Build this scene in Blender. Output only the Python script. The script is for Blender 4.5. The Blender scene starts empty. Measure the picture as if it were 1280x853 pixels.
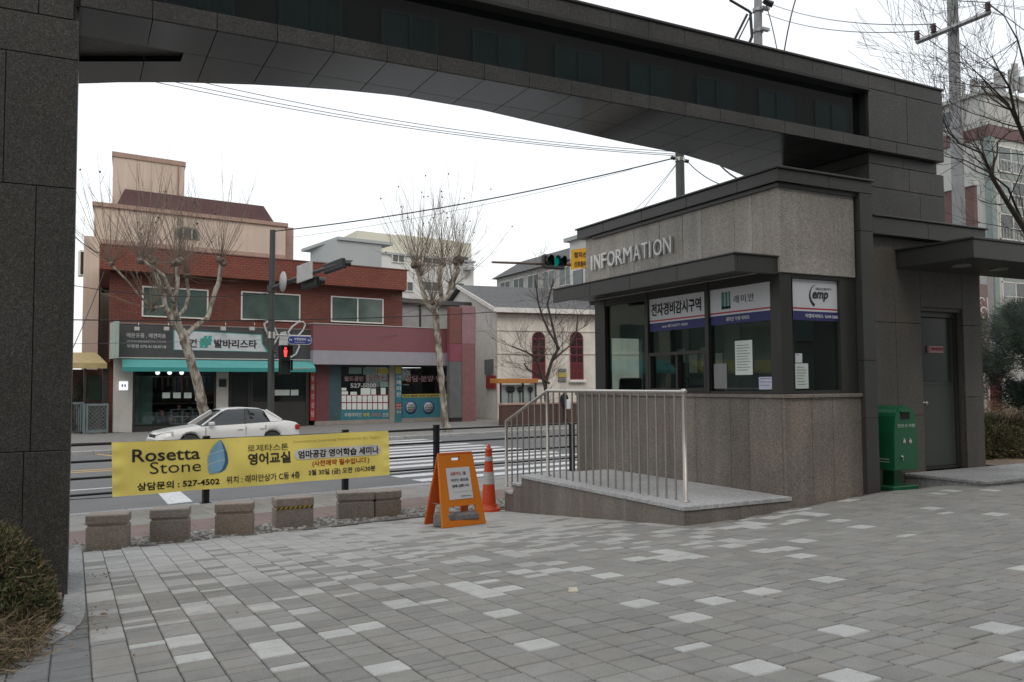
import bpy, math, random
from mathutils import Vector, Matrix, noise
random.seed(7)
SC = bpy.context.scene
COL = SC.collection
R = math.radians
# ------------------------------------------------------------------ camera, sky, sun, exposure
FPX, PIT, ROL, YAW = 1042.36, R(2.979), R(-0.3824), R(62.4257)
EYE = Vector((0, 0, 1.33))
FW = Vector((math.cos(YAW)*math.cos(PIT), math.sin(YAW)*math.cos(PIT), math.sin(PIT)))
_r0 = FW.cross(Vector((0, 0, 1))).normalized(); _u0 = _r0.cross(FW)
RT = _r0*math.cos(ROL) + _u0*math.sin(ROL)
UP = _u0*math.cos(ROL) - _r0*math.sin(ROL)
cam = bpy.data.cameras.new('camera'); co = bpy.data.objects.new('camera', cam); COL.objects.link(co)
cam.sensor_width = 36; cam.lens = FPX/1280*36; cam.clip_end = 3000; cam.clip_start = 0.05
m = Matrix((RT, UP, -FW)).transposed().to_4x4(); m.translation = EYE; co.matrix_world = m
SC.camera = co
w = bpy.data.worlds.new('World'); SC.world = w; w.use_nodes = True
nt = w.node_tree; nt.nodes.clear()
sky = nt.nodes.new('ShaderNodeTexSky'); sky.sky_type = 'NISHITA'; sky.sun_disc = False
SUN_EL, SUN_AZ = R(48), R(200)
sky.sun_elevation = SUN_EL; sky.sun_rotation = SUN_AZ; sky.air_density = 1.4; sky.dust_density = 4
b1 = nt.nodes.new('ShaderNodeBackground'); b1.inputs[1].default_value = 0.05
b2 = nt.nodes.new('ShaderNodeBackground'); b2.inputs[0].default_value = (0.93, 0.965, 1.0, 1); b2.inputs[1].default_value = 0.98
tcn = nt.nodes.new('ShaderNodeTexCoord'); nz = nt.nodes.new('ShaderNodeTexNoise'); nz.inputs['Scale'].default_value = 1.6; nz.inputs['Detail'].default_value = 4
rmp = nt.nodes.new('ShaderNodeValToRGB'); rmp.color_ramp.elements[0].position = .3; rmp.color_ramp.elements[1].position = .7
rmp.color_ramp.elements[0].color = (0.87, 0.90, 0.915, 1); rmp.color_ramp.elements[1].color = (1.0, 0.985, 0.965, 1)
nt.links.new(tcn.outputs['Generated'], nz.inputs['Vector']); nt.links.new(nz.outputs[0], rmp.inputs[0]); nt.links.new(rmp.outputs[0], b2.inputs[0])
ad = nt.nodes.new('ShaderNodeAddShader'); wo = nt.nodes.new('ShaderNodeOutputWorld')
nt.links.new(sky.outputs[0], b1.inputs[0]); nt.links.new(b1.outputs[0], ad.inputs[0]); nt.links.new(b2.outputs[0], ad.inputs[1]); nt.links.new(ad.outputs[0], wo.inputs[0])
sl = bpy.data.lights.new('sun', 'SUN'); sl.energy = 0.6; sl.angle = R(25); sl.color = (1, .96, .9)
so = bpy.data.objects.new('sun', sl); COL.objects.link(so); so.location = (0, 0, 60)
sd = Vector((math.sin(SUN_AZ)*math.cos(SUN_EL), math.cos(SUN_AZ)*math.cos(SUN_EL), math.sin(SUN_EL)))
so.rotation_euler = sd.to_track_quat('Z', 'Y').to_euler()
SC.view_settings.view_transform = 'Standard'; SC.view_settings.look = 'None'; SC.view_settings.gamma = 1
SC.view_settings.use_curve_mapping = False
SC.view_settings.exposure = 0.0
SC.render.engine = 'CYCLES'; SC.cycles.max_bounces = 6; SC.cycles.transparent_max_bounces = 12

# ------------------------------------------------------------------ places: a pixel of the 1280 px picture to a point of the world
def ray(x, y): return FW + RT*((x-640)/FPX) - UP*((y-426.5)/FPX)
def atX(x, y, X): v = ray(x, y); return EYE + v*((X-EYE.x)/v.x)
def atY(x, y, Y): v = ray(x, y); return EYE + v*((Y-EYE.y)/v.y)
def atZ(x, y, Z): v = ray(x, y); return EYE + v*((Z-EYE.z)/v.z)
def atD(x, y, D): return EYE + ray(x, y)*D
RA = R(8.9)
RF = Matrix.Rotation(RA, 4, 'Z')          # the street's own axes: s along it, t across it
RI = RF.inverted()
NV = RF @ Vector((0, 1, 0))
def atT(x, y, T): v = ray(x, y); return RI @ (EYE + v*((T-EYE.dot(NV))/v.dot(NV)))
def sZ(x, y, Z): return RI @ atZ(x, y, Z)
def W(s, t, z): return RF @ Vector((s, t, z))
def proj(P):
    q = Vector(P)-EYE; z = q.dot(FW)
    return (640+FPX*q.dot(RT)/z, 426.5-FPX*q.dot(UP)/z, z) if z > .05 else (-9e3, -9e3, z)
def g(X, Y):
    """height of the plaza"""
    X2 = min(X, 9.0)
    z = -.09-.068*(Y-4) + .02*(X2-.5)*max(0, 1-max(0, Y-7)/4)
    z += .04*max(0, X2-6.5)*min(1, max(0, (Y-4.5)/2.5))*max(0, 1-max(0, Y-8)/2)
    return z
def onG(x, y):
    v = ray(x, y); t = 2.0
    while t < 60:
        P = EYE+v*t
        if P.z < g(P.x, P.y): return P
        t += .01
    return P

# ------------------------------------------------------------------ materials
MC = {}
def _n(nt, t, **k):
    n = nt.nodes.new(t)
    for a, b in k.items(): setattr(n, a, b)
    return n
def _base(name, rough=.8, metal=0, spec=.5):
    m = bpy.data.materials.new(name); m.use_nodes = True; t = m.node_tree; b = t.nodes['Principled BSDF']
    b.inputs['Roughness'].default_value = rough; b.inputs['Metallic'].default_value = metal; b.inputs['Specular IOR Level'].default_value = spec
    MC[name] = m
    return m, t, b
def _mul(t, a, b, f=1.0, mode='MULTIPLY'):
    n = _n(t, 'ShaderNodeMix', data_type='RGBA', blend_type=mode); n.inputs[0].default_value = f
    for i, s in ((6, a), (7, b)):
        if isinstance(s, tuple): n.inputs[i].default_value = (*s[:3], 1)
        else: t.links.new(s, n.inputs[i])
    return n.outputs[2]
def _ramp(t, src, stops):
    r = _n(t, 'ShaderNodeValToRGB'); e = r.color_ramp.elements
    while len(e) < len(stops): e.new(.5)
    for i, (p, c) in enumerate(stops):
        e[i].position = p; e[i].color = (c, c, c, 1) if not isinstance(c, tuple) else (*c, 1)
    t.links.new(src, r.inputs[0]); return r.outputs[0]
def _noise(t, scale, detail=4, vec=None, stretch=None, rough=.55):
    ge = _n(t, 'ShaderNodeNewGeometry'); v = ge.outputs['Position'] if vec is None else vec
    if stretch:
        mp = _n(t, 'ShaderNodeMapping'); mp.inputs['Scale'].default_value = stretch; t.links.new(v, mp.inputs[0]); v = mp.outputs[0]
    n = _n(t, 'ShaderNodeTexNoise'); n.inputs['Scale'].default_value = scale; n.inputs['Detail'].default_value = detail; n.inputs['Roughness'].default_value = rough
    t.links.new(v, n.inputs['Vector']); return n.outputs[0]
def mat(name, col, rough=.8, metal=0, spec=.5, var=.12, scale=3, fine=.08, fscale=60, bump=0, rnd=0, emit=None, es=1, streak=0, big=0):
    """plain stuff: base colour, cloudy variation, fine grain, per object shade"""
    if name in MC: return MC[name]
    m, t, b = _base(name, rough, metal, spec)
    c = (col[0], col[1], col[2])
    out = _mul(t, c, _ramp(t, _noise(t, scale), [(.3, 1-var), (.7, 1+var)]))
    if fine: out = _mul(t, out, _ramp(t, _noise(t, fscale, 2), [(.35, 1-fine), (.65, 1+fine)]))
    if big: out = _mul(t, _mul(t, out, _ramp(t, _noise(t, .9, 6, rough=.65), [(.32, 1-big), (.68, 1+big)])), _ramp(t, _noise(t, 14, 2), [(.66, 1.0), (.74, .84)]))
    if streak: out = _mul(t, out, _ramp(t, _noise(t, 5, 3, stretch=(1, 1, .06)), [(.35, 1-streak), (.7, 1+streak)]))
    if rnd:
        oi = _n(t, 'ShaderNodeObjectInfo'); out = _mul(t, out, _ramp(t, oi.outputs['Random'], [(0, 1-rnd), (1, 1+rnd)]))
    t.links.new(out, b.inputs['Base Color'])
    if bump:
        bp = _n(t, 'ShaderNodeBump'); bp.inputs['Strength'].default_value = bump; bp.inputs['Distance'].default_value = .01
        t.links.new(_noise(t, fscale, 3), bp.inputs['Height']); t.links.new(bp.outputs[0], b.inputs['Normal'])
    if emit:
        b.inputs['Emission Color'].default_value = (*emit, 1); b.inputs['Emission Strength'].default_value = es
    return m
def granite(name, col, dark, light, rough=.5, scale=70, rnd=.07, stain=.15, streak=0, warm=0, tint=None):
    if name in MC: return MC[name]
    m, t, b = _base(name, rough)
    n1 = _noise(t, scale, 3, rough=.7); n2 = _noise(t, scale*2.3, 2)
    out = _ramp(t, n1, [(.36, dark), (.5, col), (.66, light)])
    out = _mul(t, out, _ramp(t, n2, [(.3, .75), (.7, 1.25)]))
    out = _mul(t, out, _ramp(t, _noise(t, scale*.3, 2), [(.36, .86), (.64, 1.14)]))
    out = _mul(t, out, _ramp(t, _noise(t, .9, 5), [(.3, 1-stain), (.7, 1+stain)]))
    if streak: out = _mul(t, out, _ramp(t, _noise(t, 4, 4, stretch=(1, 1, .05)), [(.38, 1-streak), (.55, 1.0), (.72, 1+streak*.8)]))
    if tint: out = _mul(t, out, tint)
    if warm: out = _mul(t, out, _ramp(t, _noise(t, 1.4, 3), [(.4, (1, 1, 1)), (.75, (1+warm, 1, 1-warm))]))
    oi = _n(t, 'ShaderNodeObjectInfo'); out = _mul(t, out, _ramp(t, oi.outputs['Random'], [(0, 1-rnd), (1, 1+rnd)]))
    t.links.new(out, b.inputs['Base Color'])
    bp = _n(t, 'ShaderNodeBump'); bp.inputs['Strength'].default_value = .12; bp.inputs['Distance'].default_value = .004
    t.links.new(n1, bp.inputs['Height']); t.links.new(bp.outputs[0], b.inputs['Normal'])
    return m
def glass(name, tint=(.55, .6, .6), rough=.0, ior=1.5, dirt=0.0):
    if name in MC: return MC[name]
    m = bpy.data.materials.new(name); m.use_nodes = True; t = m.node_tree; t.nodes.clear(); MC[name] = m
    o = _n(t, 'ShaderNodeOutputMaterial'); mx = _n(t, 'ShaderNodeMixShader'); ge = _n(t, 'ShaderNodeNewGeometry'); dt = _n(t, 'ShaderNodeVectorMath', operation='DOT_PRODUCT'); t.links.new(ge.outputs['Normal'], dt.inputs[0]); t.links.new(ge.outputs['Incoming'], dt.inputs[1])
    ab = _n(t, 'ShaderNodeMath', operation='ABSOLUTE'); t.links.new(dt.outputs['Value'], ab.inputs[0]); sb = _n(t, 'ShaderNodeMath', operation='SUBTRACT'); sb.inputs[0].default_value = 1; t.links.new(ab.outputs[0], sb.inputs[1])
    pw = _n(t, 'ShaderNodeMath', operation='POWER'); pw.inputs[1].default_value = 5; t.links.new(sb.outputs[0], pw.inputs[0])
    f = _n(t, 'ShaderNodeMath', operation='MULTIPLY_ADD'); f.inputs[1].default_value = .93; f.inputs[2].default_value = .045; t.links.new(pw.outputs[0], f.inputs[0])
    tr = _n(t, 'ShaderNodeBsdfTransparent'); tr.inputs[0].default_value = (*tint, 1)
    gl = _n(t, 'ShaderNodeBsdfGlossy'); gl.inputs['Roughness'].default_value = rough; gl.inputs[0].default_value = (.9, .95, .95, 1)
    t.links.new(f.outputs[0], mx.inputs[0]); t.links.new(tr.outputs[0], mx.inputs[1]); t.links.new(gl.outputs[0], mx.inputs[2]); t.links.new(mx.outputs[0], o.inputs[0])
    return m
def brickmat(name, c1, c2, mortar, sx=.21, sz=.07, ms=.008):
    if name in MC: return MC[name]
    m, t, b = _base(name, .9)
    ge = _n(t, 'ShaderNodeNewGeometry'); mp = _n(t, 'ShaderNodeMapping'); mp.inputs['Rotation'].default_value = (0, 0, -RA)
    t.links.new(ge.outputs['Position'], mp.inputs[0]); sp = _n(t, 'ShaderNodeSeparateXYZ'); t.links.new(mp.outputs[0], sp.inputs[0])
    ad = _n(t, 'ShaderNodeMath', operation='ADD'); t.links.new(sp.outputs[0], ad.inputs[0]); t.links.new(sp.outputs[1], ad.inputs[1])
    cb = _n(t, 'ShaderNodeCombineXYZ'); t.links.new(ad.outputs[0], cb.inputs[0]); t.links.new(sp.outputs[2], cb.inputs[1])
    br = _n(t, 'ShaderNodeTexBrick'); br.inputs['Scale'].default_value = 1; br.inputs['Brick Width'].default_value = sx; br.inputs['Row Height'].default_value = sz
    br.inputs['Mortar Size'].default_value = ms; br.inputs['Color1'].default_value = (*c1, 1); br.inputs['Color2'].default_value = (*c2, 1); br.inputs['Mortar'].default_value = (*mortar, 1)
    t.links.new(cb.outputs[0], br.inputs[0])
    out = _mul(t, br.outputs[0], _ramp(t, _noise(t, .7, 5), [(.3, .82), (.7, 1.15)]))
    t.links.new(out, b.inputs['Base Color']); return m

# ------------------------------------------------------------------ mesh builder
class MB:
    def __init__(s, F=None): s.v = []; s.f = []; s.sm = []; s.mi = []; s.F = F; s.mats = []; s.cur = 0
    def use(s, m):
        if m not in s.mats: s.mats.append(m)
        s.cur = s.mats.index(m); return s
    def add(s, vs, fs, smooth=False):
        o = len(s.v); F = s.F
        s.v += [tuple(F @ Vector(p)) if F else tuple(p) for p in vs]
        s.f += [tuple(o+i for i in f) for f in fs]; s.sm += [smooth]*len(fs); s.mi += [s.cur]*len(fs); return s
    def box(s, x0, y0, z0, x1, y1, z1, b=0):
        if x0 > x1: x0, x1 = x1, x0
        if y0 > y1: y0, y1 = y1, y0
        if z0 > z1: z0, z1 = z1, z0
        if not b:
            return s.add([(x0, y0, z0), (x1, y0, z0), (x1, y1, z0), (x0, y1, z0), (x0, y0, z1), (x1, y0, z1), (x1, y1, z1), (x0, y1, z1)],
                         [(0, 3, 2, 1), (4, 5, 6, 7), (0, 1, 5, 4), (1, 2, 6, 5), (2, 3, 7, 6), (3, 0, 4, 7)])
        lo, hi = (x0, y0, z0), (x1, y1, z1); c = [(lo[i]+hi[i])/2 for i in range(3)]; b = min(b, min(hi[i]-lo[i] for i in range(3))*.45)
        vs = []; ix = {}
        for a in range(3):
            for sx in (0, 1):
                for sy in (0, 1):
                    for sz in (0, 1):
                        q = (sx, sy, sz); p = [(hi[i] if q[i] else lo[i]) + (0 if i == a else (-b if q[i] else b)) for i in range(3)]
                        ix[(a, q)] = len(vs); vs.append(tuple(p))
        fs = []
        def put(l):
            P = [Vector(vs[i]) for i in l]; n = (P[1]-P[0]).cross(P[2]-P[0]); ce = sum(P, Vector())/len(P)-Vector(c)
            fs.append(tuple(l) if n.dot(ce) > 0 else tuple(reversed(l)))
        for a in range(3):
            o = [i for i in range(3) if i != a]
            for sg in (0, 1):
                l = []
                for d in ((0, 0), (1, 0), (1, 1), (0, 1)):
                    q = [0]*3; q[a] = sg; q[o[0]] = d[0]; q[o[1]] = d[1]; l.append(ix[(a, tuple(q))])
                put(l)
            for s1 in (0, 1):
                for s2 in (0, 1):
                    q0 = [0]*3; q1 = [0]*3; q0[o[0]] = q1[o[0]] = s1; q0[o[1]] = q1[o[1]] = s2; q0[a] = 0; q1[a] = 1
                    put([ix[(o[0], tuple(q0))], ix[(o[0], tuple(q1))], ix[(o[1], tuple(q1))], ix[(o[1], tuple(q0))]])
        for q in [(i, j, k) for i in (0, 1) for j in (0, 1) for k in (0, 1)]: put([ix[(0, q)], ix[(1, q)], ix[(2, q)]])
        return s.add(vs, fs)
    def obox(s, c, ux, uy, uz, hx, hy, hz, b=0):
        """box with its own axes"""
        t = MB(); t.box(-hx, -hy, -hz, hx, hy, hz, b); c = Vector(c)
        return s.add([c+Vector(ux)*p[0]+Vector(uy)*p[1]+Vector(uz)*p[2] for p in t.v], t.f)
    def tube(s, pts, rad, n=8, caps=True, smooth=True):
        pts = [Vector(p) for p in pts]; k = len(pts); rad = rad if isinstance(rad, (list, tuple)) else [rad]*k
        vs = []; prev = None
        for i, p in enumerate(pts):
            d = (pts[min(i+1, k-1)]-pts[max(i-1, 0)]).normalized()
            if prev is None: a = d.orthogonal().normalized()
            else: a = (prev-d*prev.dot(d)); a = a.normalized() if a.length > 1e-6 else d.orthogonal().normalized()
            prev = a; c = d.cross(a)
            vs += [p+(a*math.cos(6.28318*j/n)+c*math.sin(6.28318*j/n))*rad[i] for j in range(n)]
        fs = [(i*n+j, i*n+(j+1) % n, (i+1)*n+(j+1) % n, (i+1)*n+j) for i in range(k-1) for j in range(n)]
        s.add(vs, fs, smooth)
        if caps: s.add(vs[:n], [tuple(reversed(range(n)))]); s.add(vs[-n:], [tuple(range(n))])
        return s
    def lathe(s, prof, c, n=16, ax=None, smooth=True):
        """prof: (radius, height) from bottom to top"""
        c = Vector(c); az = Vector(ax) if ax else Vector((0, 0, 1)); a = az.orthogonal().normalized(); b = az.cross(a)
        vs = [c+az*h+(a*math.cos(6.28318*j/n)+b*math.sin(6.28318*j/n))*r for r, h in prof for j in range(n)]
        fs = [(i*n+j, i*n+(j+1) % n, (i+1)*n+(j+1) % n, (i+1)*n+j) for i in range(len(prof)-1) for j in range(n)]
        s.add(vs, fs, smooth); s.add(vs[:n], [tuple(reversed(range(n)))]); s.add(vs[-n:], [tuple(range(n))]); return s
    def prism(s, pts, off):
        """a flat outline (3D points) and an offset vector"""
        pts = [Vector(p) for p in pts]; off = Vector(off); n = len(pts)
        return s.add(pts+[p+off for p in pts], [tuple(reversed(range(n))), tuple(range(n, 2*n))]+[(i, (i+1) % n, n+(i+1) % n, n+i) for i in range(n)])
    def poly(s, pts): return s.add(pts, [tuple(range(len(pts)))])
BASE = {}
def props(o, label=None, cat=None, group=None, kind=None):
    for k, v in (('label', label), ('category', cat), ('group', group), ('kind', kind)):
        if v: o[k] = v
    return o
def thing(name, label, cat, loc, group=None):
    o = bpy.data.objects.new(name, None); COL.objects.link(o); o.location = loc; o.empty_display_size = .2; BASE[o] = Vector(loc)
    return props(o, label, cat, group)
def build(mb, name, m=None, parent=None, label=None, cat=None, group=None, kind=None, base=None):
    if m is not None: mb.mats = [m] + [x for x in mb.mats if x is not m] if not mb.mats else mb.mats
    if parent is not None: B = BASE[parent]
    elif base is not None: B = Vector(base)
    elif kind == 'structure': B = Vector((0, 0, 0))
    else:
        xs, ys, zs = zip(*mb.v); B = Vector(((min(xs)+max(xs))/2, (min(ys)+max(ys))/2, min(zs)))
    me = bpy.data.meshes.new(name); me.from_pydata([(a-B.x, b-B.y, c-B.z) for a, b, c in mb.v], [], mb.f)
    for x in mb.mats: me.materials.append(x)
    me.polygons.foreach_set('use_smooth', mb.sm); me.polygons.foreach_set('material_index', mb.mi)
    me.update()
    o = bpy.data.objects.new(name, me); COL.objects.link(o); BASE[o] = B
    if parent is not None: o.parent = parent
    else: o.location = B
    return props(o, label, cat, group, kind)
def copy_tree(o, parent=None):
    c = o.copy(); COL.objects.link(c)
    if parent: c.parent = parent
    for ch in list(o.children): copy_tree(ch, c)
    return c
def textmesh(body, o, rv, uv, w_, h_, m, parent, name='lettering', depth=.004, bold=0.0, lift=.003, shear=0, space=1):
    """flat print or cut letters: fitted to width w_ and height h_ from corner o"""
    c = bpy.data.curves.new('f', 'FONT'); c.body = body; c.extrude = .05; c.offset = bold; c.resolution_u = 3; c.shear = shear; c.space_character = space
    ob = bpy.data.objects.new('f', c); me0 = bpy.data.meshes.new_from_object(ob)
    bpy.data.objects.remove(ob); vs = [v.co.copy() for v in me0.vertices]; fs = [tuple(p.vertices) for p in me0.polygons]; bpy.data.meshes.remove(me0)
    if not vs: return None
    x0, x1 = min(v.x for v in vs), max(v.x for v in vs); y0, y1 = min(v.y for v in vs), max(v.y for v in vs)
    rv = Vector(rv).normalized(); uv = Vector(uv).normalized(); nv = rv.cross(uv); o = Vector(o)
    mb = MB(); mb.use(m)
    mb.add([o+rv*((v.x-x0)/max(x1-x0, 1e-6)*w_)+uv*((v.y-y0)/max(y1-y0, 1e-6)*h_)+nv*(lift+(v.z+.05)/.1*depth) for v in vs], fs)
    return build(mb, name, parent=parent)
# ------------------------------------------------------------------ shared materials
asph = mat('asphalt', (.135, .137, .14), .9, var=.12, scale=.6, fine=.25, fscale=90, bump=.3)
mortar = mat('joint_sand', (.125, .12, .11), .95, fine=.3)
soil = mat('soil', (.17, .125, .09), .95, var=.3, scale=2, fine=.35, fscale=25, bump=.6)
G_dark = granite('granite_dark', .058, .025, .12, rough=.42, stain=.25, streak=.1, warm=.07, rnd=.09, scale=130, tint=(.92, .89, .85))
G_pier = granite('granite_pier', .052, .02, .14, rough=.42, stain=.15, warm=.06, rnd=.05, scale=120, tint=(.93, .90, .84))
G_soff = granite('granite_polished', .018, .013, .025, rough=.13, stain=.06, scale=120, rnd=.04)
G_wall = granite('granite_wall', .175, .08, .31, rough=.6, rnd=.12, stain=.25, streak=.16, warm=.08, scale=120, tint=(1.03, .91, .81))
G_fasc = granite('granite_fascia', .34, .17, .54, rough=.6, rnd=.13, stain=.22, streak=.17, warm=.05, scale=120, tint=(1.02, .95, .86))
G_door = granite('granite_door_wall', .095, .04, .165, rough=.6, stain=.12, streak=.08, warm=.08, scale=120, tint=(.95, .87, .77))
G_boll = granite('granite_bollard', .27, .18, .34, rough=.75, stain=.15, warm=.14, scale=110, tint=(1.0, .88, .78))
G_cap = granite('granite_coping', .43, .32, .55, rough=.7, stain=.15, scale=60)
G_kerb = granite('granite_kerb', .31, .22, .38, rough=.8, stain=.2, scale=60)
alu = mat('dark_metal_cladding', (.062, .061, .057), .42, .3, var=.08, fine=.03, rnd=.05)
alu2 = mat('dark_frame', (.045, .044, .041), .4, .3, var=.06, fine=0)
black = mat('black_void', (.008, .008, .008), .8, fine=0)
steel = mat('stainless', (.5, .48, .45), .28, .9, var=.06, fine=.03)
gl_k = glass('window_glass', (.78, .84, .82)); gl_far = glass('shop_glass', (.75, .8, .8)); gl_gate = mat('black_glass', (.005, .007, .008), .02, spec=.9, fine=0, var=.02)
white = mat('white_print', (.62, .63, .66), .6, var=.03, fine=0); paper = mat('paper', (.60, .66, .62), .8, var=.05, fine=.03)
navy = mat('navy_print', (.03, .03, .14), .6, fine=0, var=.03); redp = mat('red_print', (.4, .03, .05), .6, fine=0, var=.03)
ink = mat('ink', (.02, .02, .025), .7, fine=0, var=0); greyink = mat('grey_ink', (.16, .16, .17), .7, fine=0, var=0)
whitep = mat('white_paint', (.72, .72, .70), .6, var=.08, fine=.05); roadpaint = mat('road_paint', (.55, .56, .57), .8, var=.1, scale=2, fine=.2, fscale=20)
yellowp = mat('yellow_paint', (.55, .36, .12), .8, var=.1, fine=.2)

# ------------------------------------------------------------------ ground
def sheet(name, pts, z, m, **k): mb = MB(k.pop('F', None)); mb.poly([(p[0], p[1], z) for p in pts]); return build(mb, name, m, kind='structure', **k)
sheet('ground', [(-900, -900), (900, -900), (900, 900), (-900, 900)], -1.0, mat('far_ground', (.16, .15, .13), .95))
sheet('road', [(-70, 14.5), (60, 14.5), (60, 28.6), (-70, 28.6)], -.75, asph, F=RF)
road = bpy.data.objects['road']; BASE[road] = Vector((0, 0, 0))
fwm = mat('far_pavement', (.19, .185, .175), .9, var=.15, fine=.1, fscale=8)
mb = MB(RF); mb.box(-70, 28.8, -1, 60, 160, -.64); far_pave = build(mb, 'far_pavement', fwm, kind='structure')
# kerb stones of the far side
for i in range(46):
    mb = MB(RF); s0 = -8+i*1.0; mb.box(s0+.005, 28.6, -.9, s0+.995, 28.8, -.635, .02)
    build(mb, 'kerb_stone', G_kerb, parent=far_pave)
# upper ground beyond the guard house and the yard behind the camera
mb = MB(); mb.poly([(12.7, 7.9, .02), (90, 7.9, .1), (90, 60, .1), (34, 26, .1), (12.7, 13, .02)])
build(mb, 'upper_ground', mat('pine_needle_soil', (.21, .155, .115), .95, var=.25, scale=1.5, fine=.35, fscale=18, bump=.5), kind='structure')
mb = MB(); mb.poly([(-60, -60, .12), (80, -60, .12), (80, 1.6, .12), (-60, 1.6, .12)]); build(mb, 'yard', asph, kind='structure')
mb = MB(); mb.poly([(16, 1.6, .03), (90, 1.6, .03), (90, 7.9, .0), (16, 7.9, .0)]); build(mb, 'side_road', asph, kind='structure')

def inpoly(x, y, P):
    c = False; j = len(P)-1
    for i in range(len(P)):
        if (P[i][1] > y) != (P[j][1] > y) and x < (P[j][0]-P[i][0])*(y-P[i][1])/(P[j][1]-P[i][1])+P[i][0]: c = not c
        j = i
    return c
# planting bed and its curved kerb
outer = [onG(*p) for p in ((102, 684), (105, 725), (107, 766), (104, 776), (98, 785), (84, 796), (64, 807), (30, 822), (0, 835), (-60, 848))]
inner = [onG(*p) for p in ((83, 684), (82, 720), (79.5, 752), (76, 768), (70, 780), (61, 792), (46, 803), (18, 816), (-12, 824), (-72, 835))]
bed = [(p.x, p.y) for p in inner]+[(-5, inner[-1].y), (-5, 10.8), (-.12, 10.8)]
mb = MB(); pts = []
for i in range(14):
    for j in range(20):
        X = -5+4.93*(i/13)**.5; Y = inner[-1].y-.2+(11-inner[-1].y)*j/19
        pts.append((X, Y, g(X, Y)+.03+.1*min(1, -X)*(.4+.6*abs(math.sin(i*3.1+j*1.7)))))
mb.add(pts, [f for f in [(i*20+j, (i+1)*20+j, (i+1)*20+j+1, i*20+j+1) for i in range(13) for j in range(19)] if all(inpoly(pts[q][0], pts[q][1], bed) for q in f)], True)
build(mb, 'planting_bed', soil, kind='structure')
kt = thing('kerb', 'pale granite kerb curving round the planting bed by the gate pier', 'kerb', (0, 7, g(0, 7)))
for i in range(len(outer)-1):
    segs = [(0, .5), (.5, 1)] if i < 2 else [(0, 1)]
    for a, b in segs:
        def lp(P, u): return P[i].lerp(P[i+1], u)
        q = [lp(outer, a), lp(outer, b), lp(inner, b), lp(inner, a)]; c = sum(q, Vector())/4
        mb = MB(); mb.prism([c+(p-c)*.985+Vector((0, 0, .012)) for p in q], (0, 0, -.2)); build(mb, 'kerb_stone', G_kerb if i != 4 else G_cap, parent=kt)

bedout = [(p.x, p.y) for p in outer]+[(-9, outer[-1].y), (-9, 12), (.1, 12)]
bed2 = [(p.x-.03, p.y) for p in inner]+[(-9, inner[-1].y), (-9, 12), (.02, 12)]
def on_plaza(X, Y):
    if Y < 1.7 or X > 16 or X < -3: return False
    if inpoly(X, Y, bed2): return False
    t = -math.sin(RA)*X+math.cos(RA)*Y
    if t > 10.72: return False
    if X > 9 and Y > 7.86: return False
    if X > 7.38 and Y > 7.28: return False
    if X > 5.87 and Y > 7.22 and Y < 11.5: return False
    return True
# sand bed under the blocks
mb = MB(); NX, NY = 78, 42; pts = []
for i in range(NX+1):
    for j in range(NY+1): X = -3+19*i/NX; Y = 1.5+10.3*j/NY; pts.append((X, Y, g(X, Y)-.014))
mb.add(pts, [(i*(NY+1)+j, (i+1)*(NY+1)+j, (i+1)*(NY+1)+j+1, i*(NY+1)+j+1) for i in range(NX) for j in range(NY)], True)
plaza = build(mb, 'plaza_paving', mortar, kind='structure')
def pv(name, c, **k): return mat(name, c, .85, var=.07, scale=8, fine=.12, fscale=140, bump=.15, big=.12, **k)
LIGHT = [pv('block_light_a', (.405, .40, .385)), pv('block_light_b', (.37, .365, .35)), pv('block_light_c', (.425, .42, .40))]
MID = [pv('block_mid_a', (.252, .245, .226)), pv('block_mid_b', (.274, .267, .250)), pv('block_mid_c', (.228, .225, .212)), pv('block_mid_d', (.258, .245, .225)), pv('block_mid_e', (.252, .250, .236))]
WHITE = [pv('block_white', (.47, .47, .45))]
BLUE = [pv('block_blue', (.165, .17, .17)), pv('block_blue_b', (.185, .19, .188))]
rb = random.Random(11)
blocks = []; lastw = {}
for i in range(-16, 80):
    X = .1+.2*(i+.5); Y = 1.7+rb.choice((0, .05, .1, .15))
    while Y < 12:
        L = .2 if rb.random() < .62 else .1
        cy = Y+L/2
        if on_plaza(X, cy) and on_plaza(X-.08, cy+L*.3):
            t = -math.sin(RA)*X+math.cos(RA)*cy; z = g(X, cy)
            px, py, d = proj((X, cy, z))
            if -500 < px < 2100 and py < 1500:
                tt = t+.25*math.sin(X*1.3)+.1*X if X < 6 else t-.3
                p = .07 if tt < 5.0 else .25 if tt < 6.4 else .42 if tt < 7.4 else .62 if tt < 8.3 else .9
                if X > 7.5: p = .05
                if X < .1: ms = BLUE
                elif rb.random() < p and (p > .15 or all(abs(cy-q) > .25 for q in lastw.get(i-1, [])+lastw.get(i, []))): lastw.setdefault(i, []).append(cy); ms = WHITE if tt < 5.6 or X > 6 else LIGHT
                else: ms = MID
                blocks.append((d, X, cy, L, z, rb.choice(ms), px, py))
        Y += L
inframe = sorted([b for b in blocks if 0 < b[6] < 1280 and b[7] < 853], key=lambda b: b[0]/math.sqrt(b[3]))
near = set(id(b) for b in inframe[:290])
BM = {}
def blockmesh(L, m, v):
    k = (L, m.name, v)
    if k not in BM:
        mb = MB(); e = .0028+.0008*v; mb.box(-.1+e, -L/2+e+.0012, -.06, .1-e, L/2-e-.0012, 0, .006); me = bpy.data.meshes.new('paving_block'); me.from_pydata(mb.v, [], mb.f); me.materials.append(m); BM[k] = me
    return BM[k]
field = MB()
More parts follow.
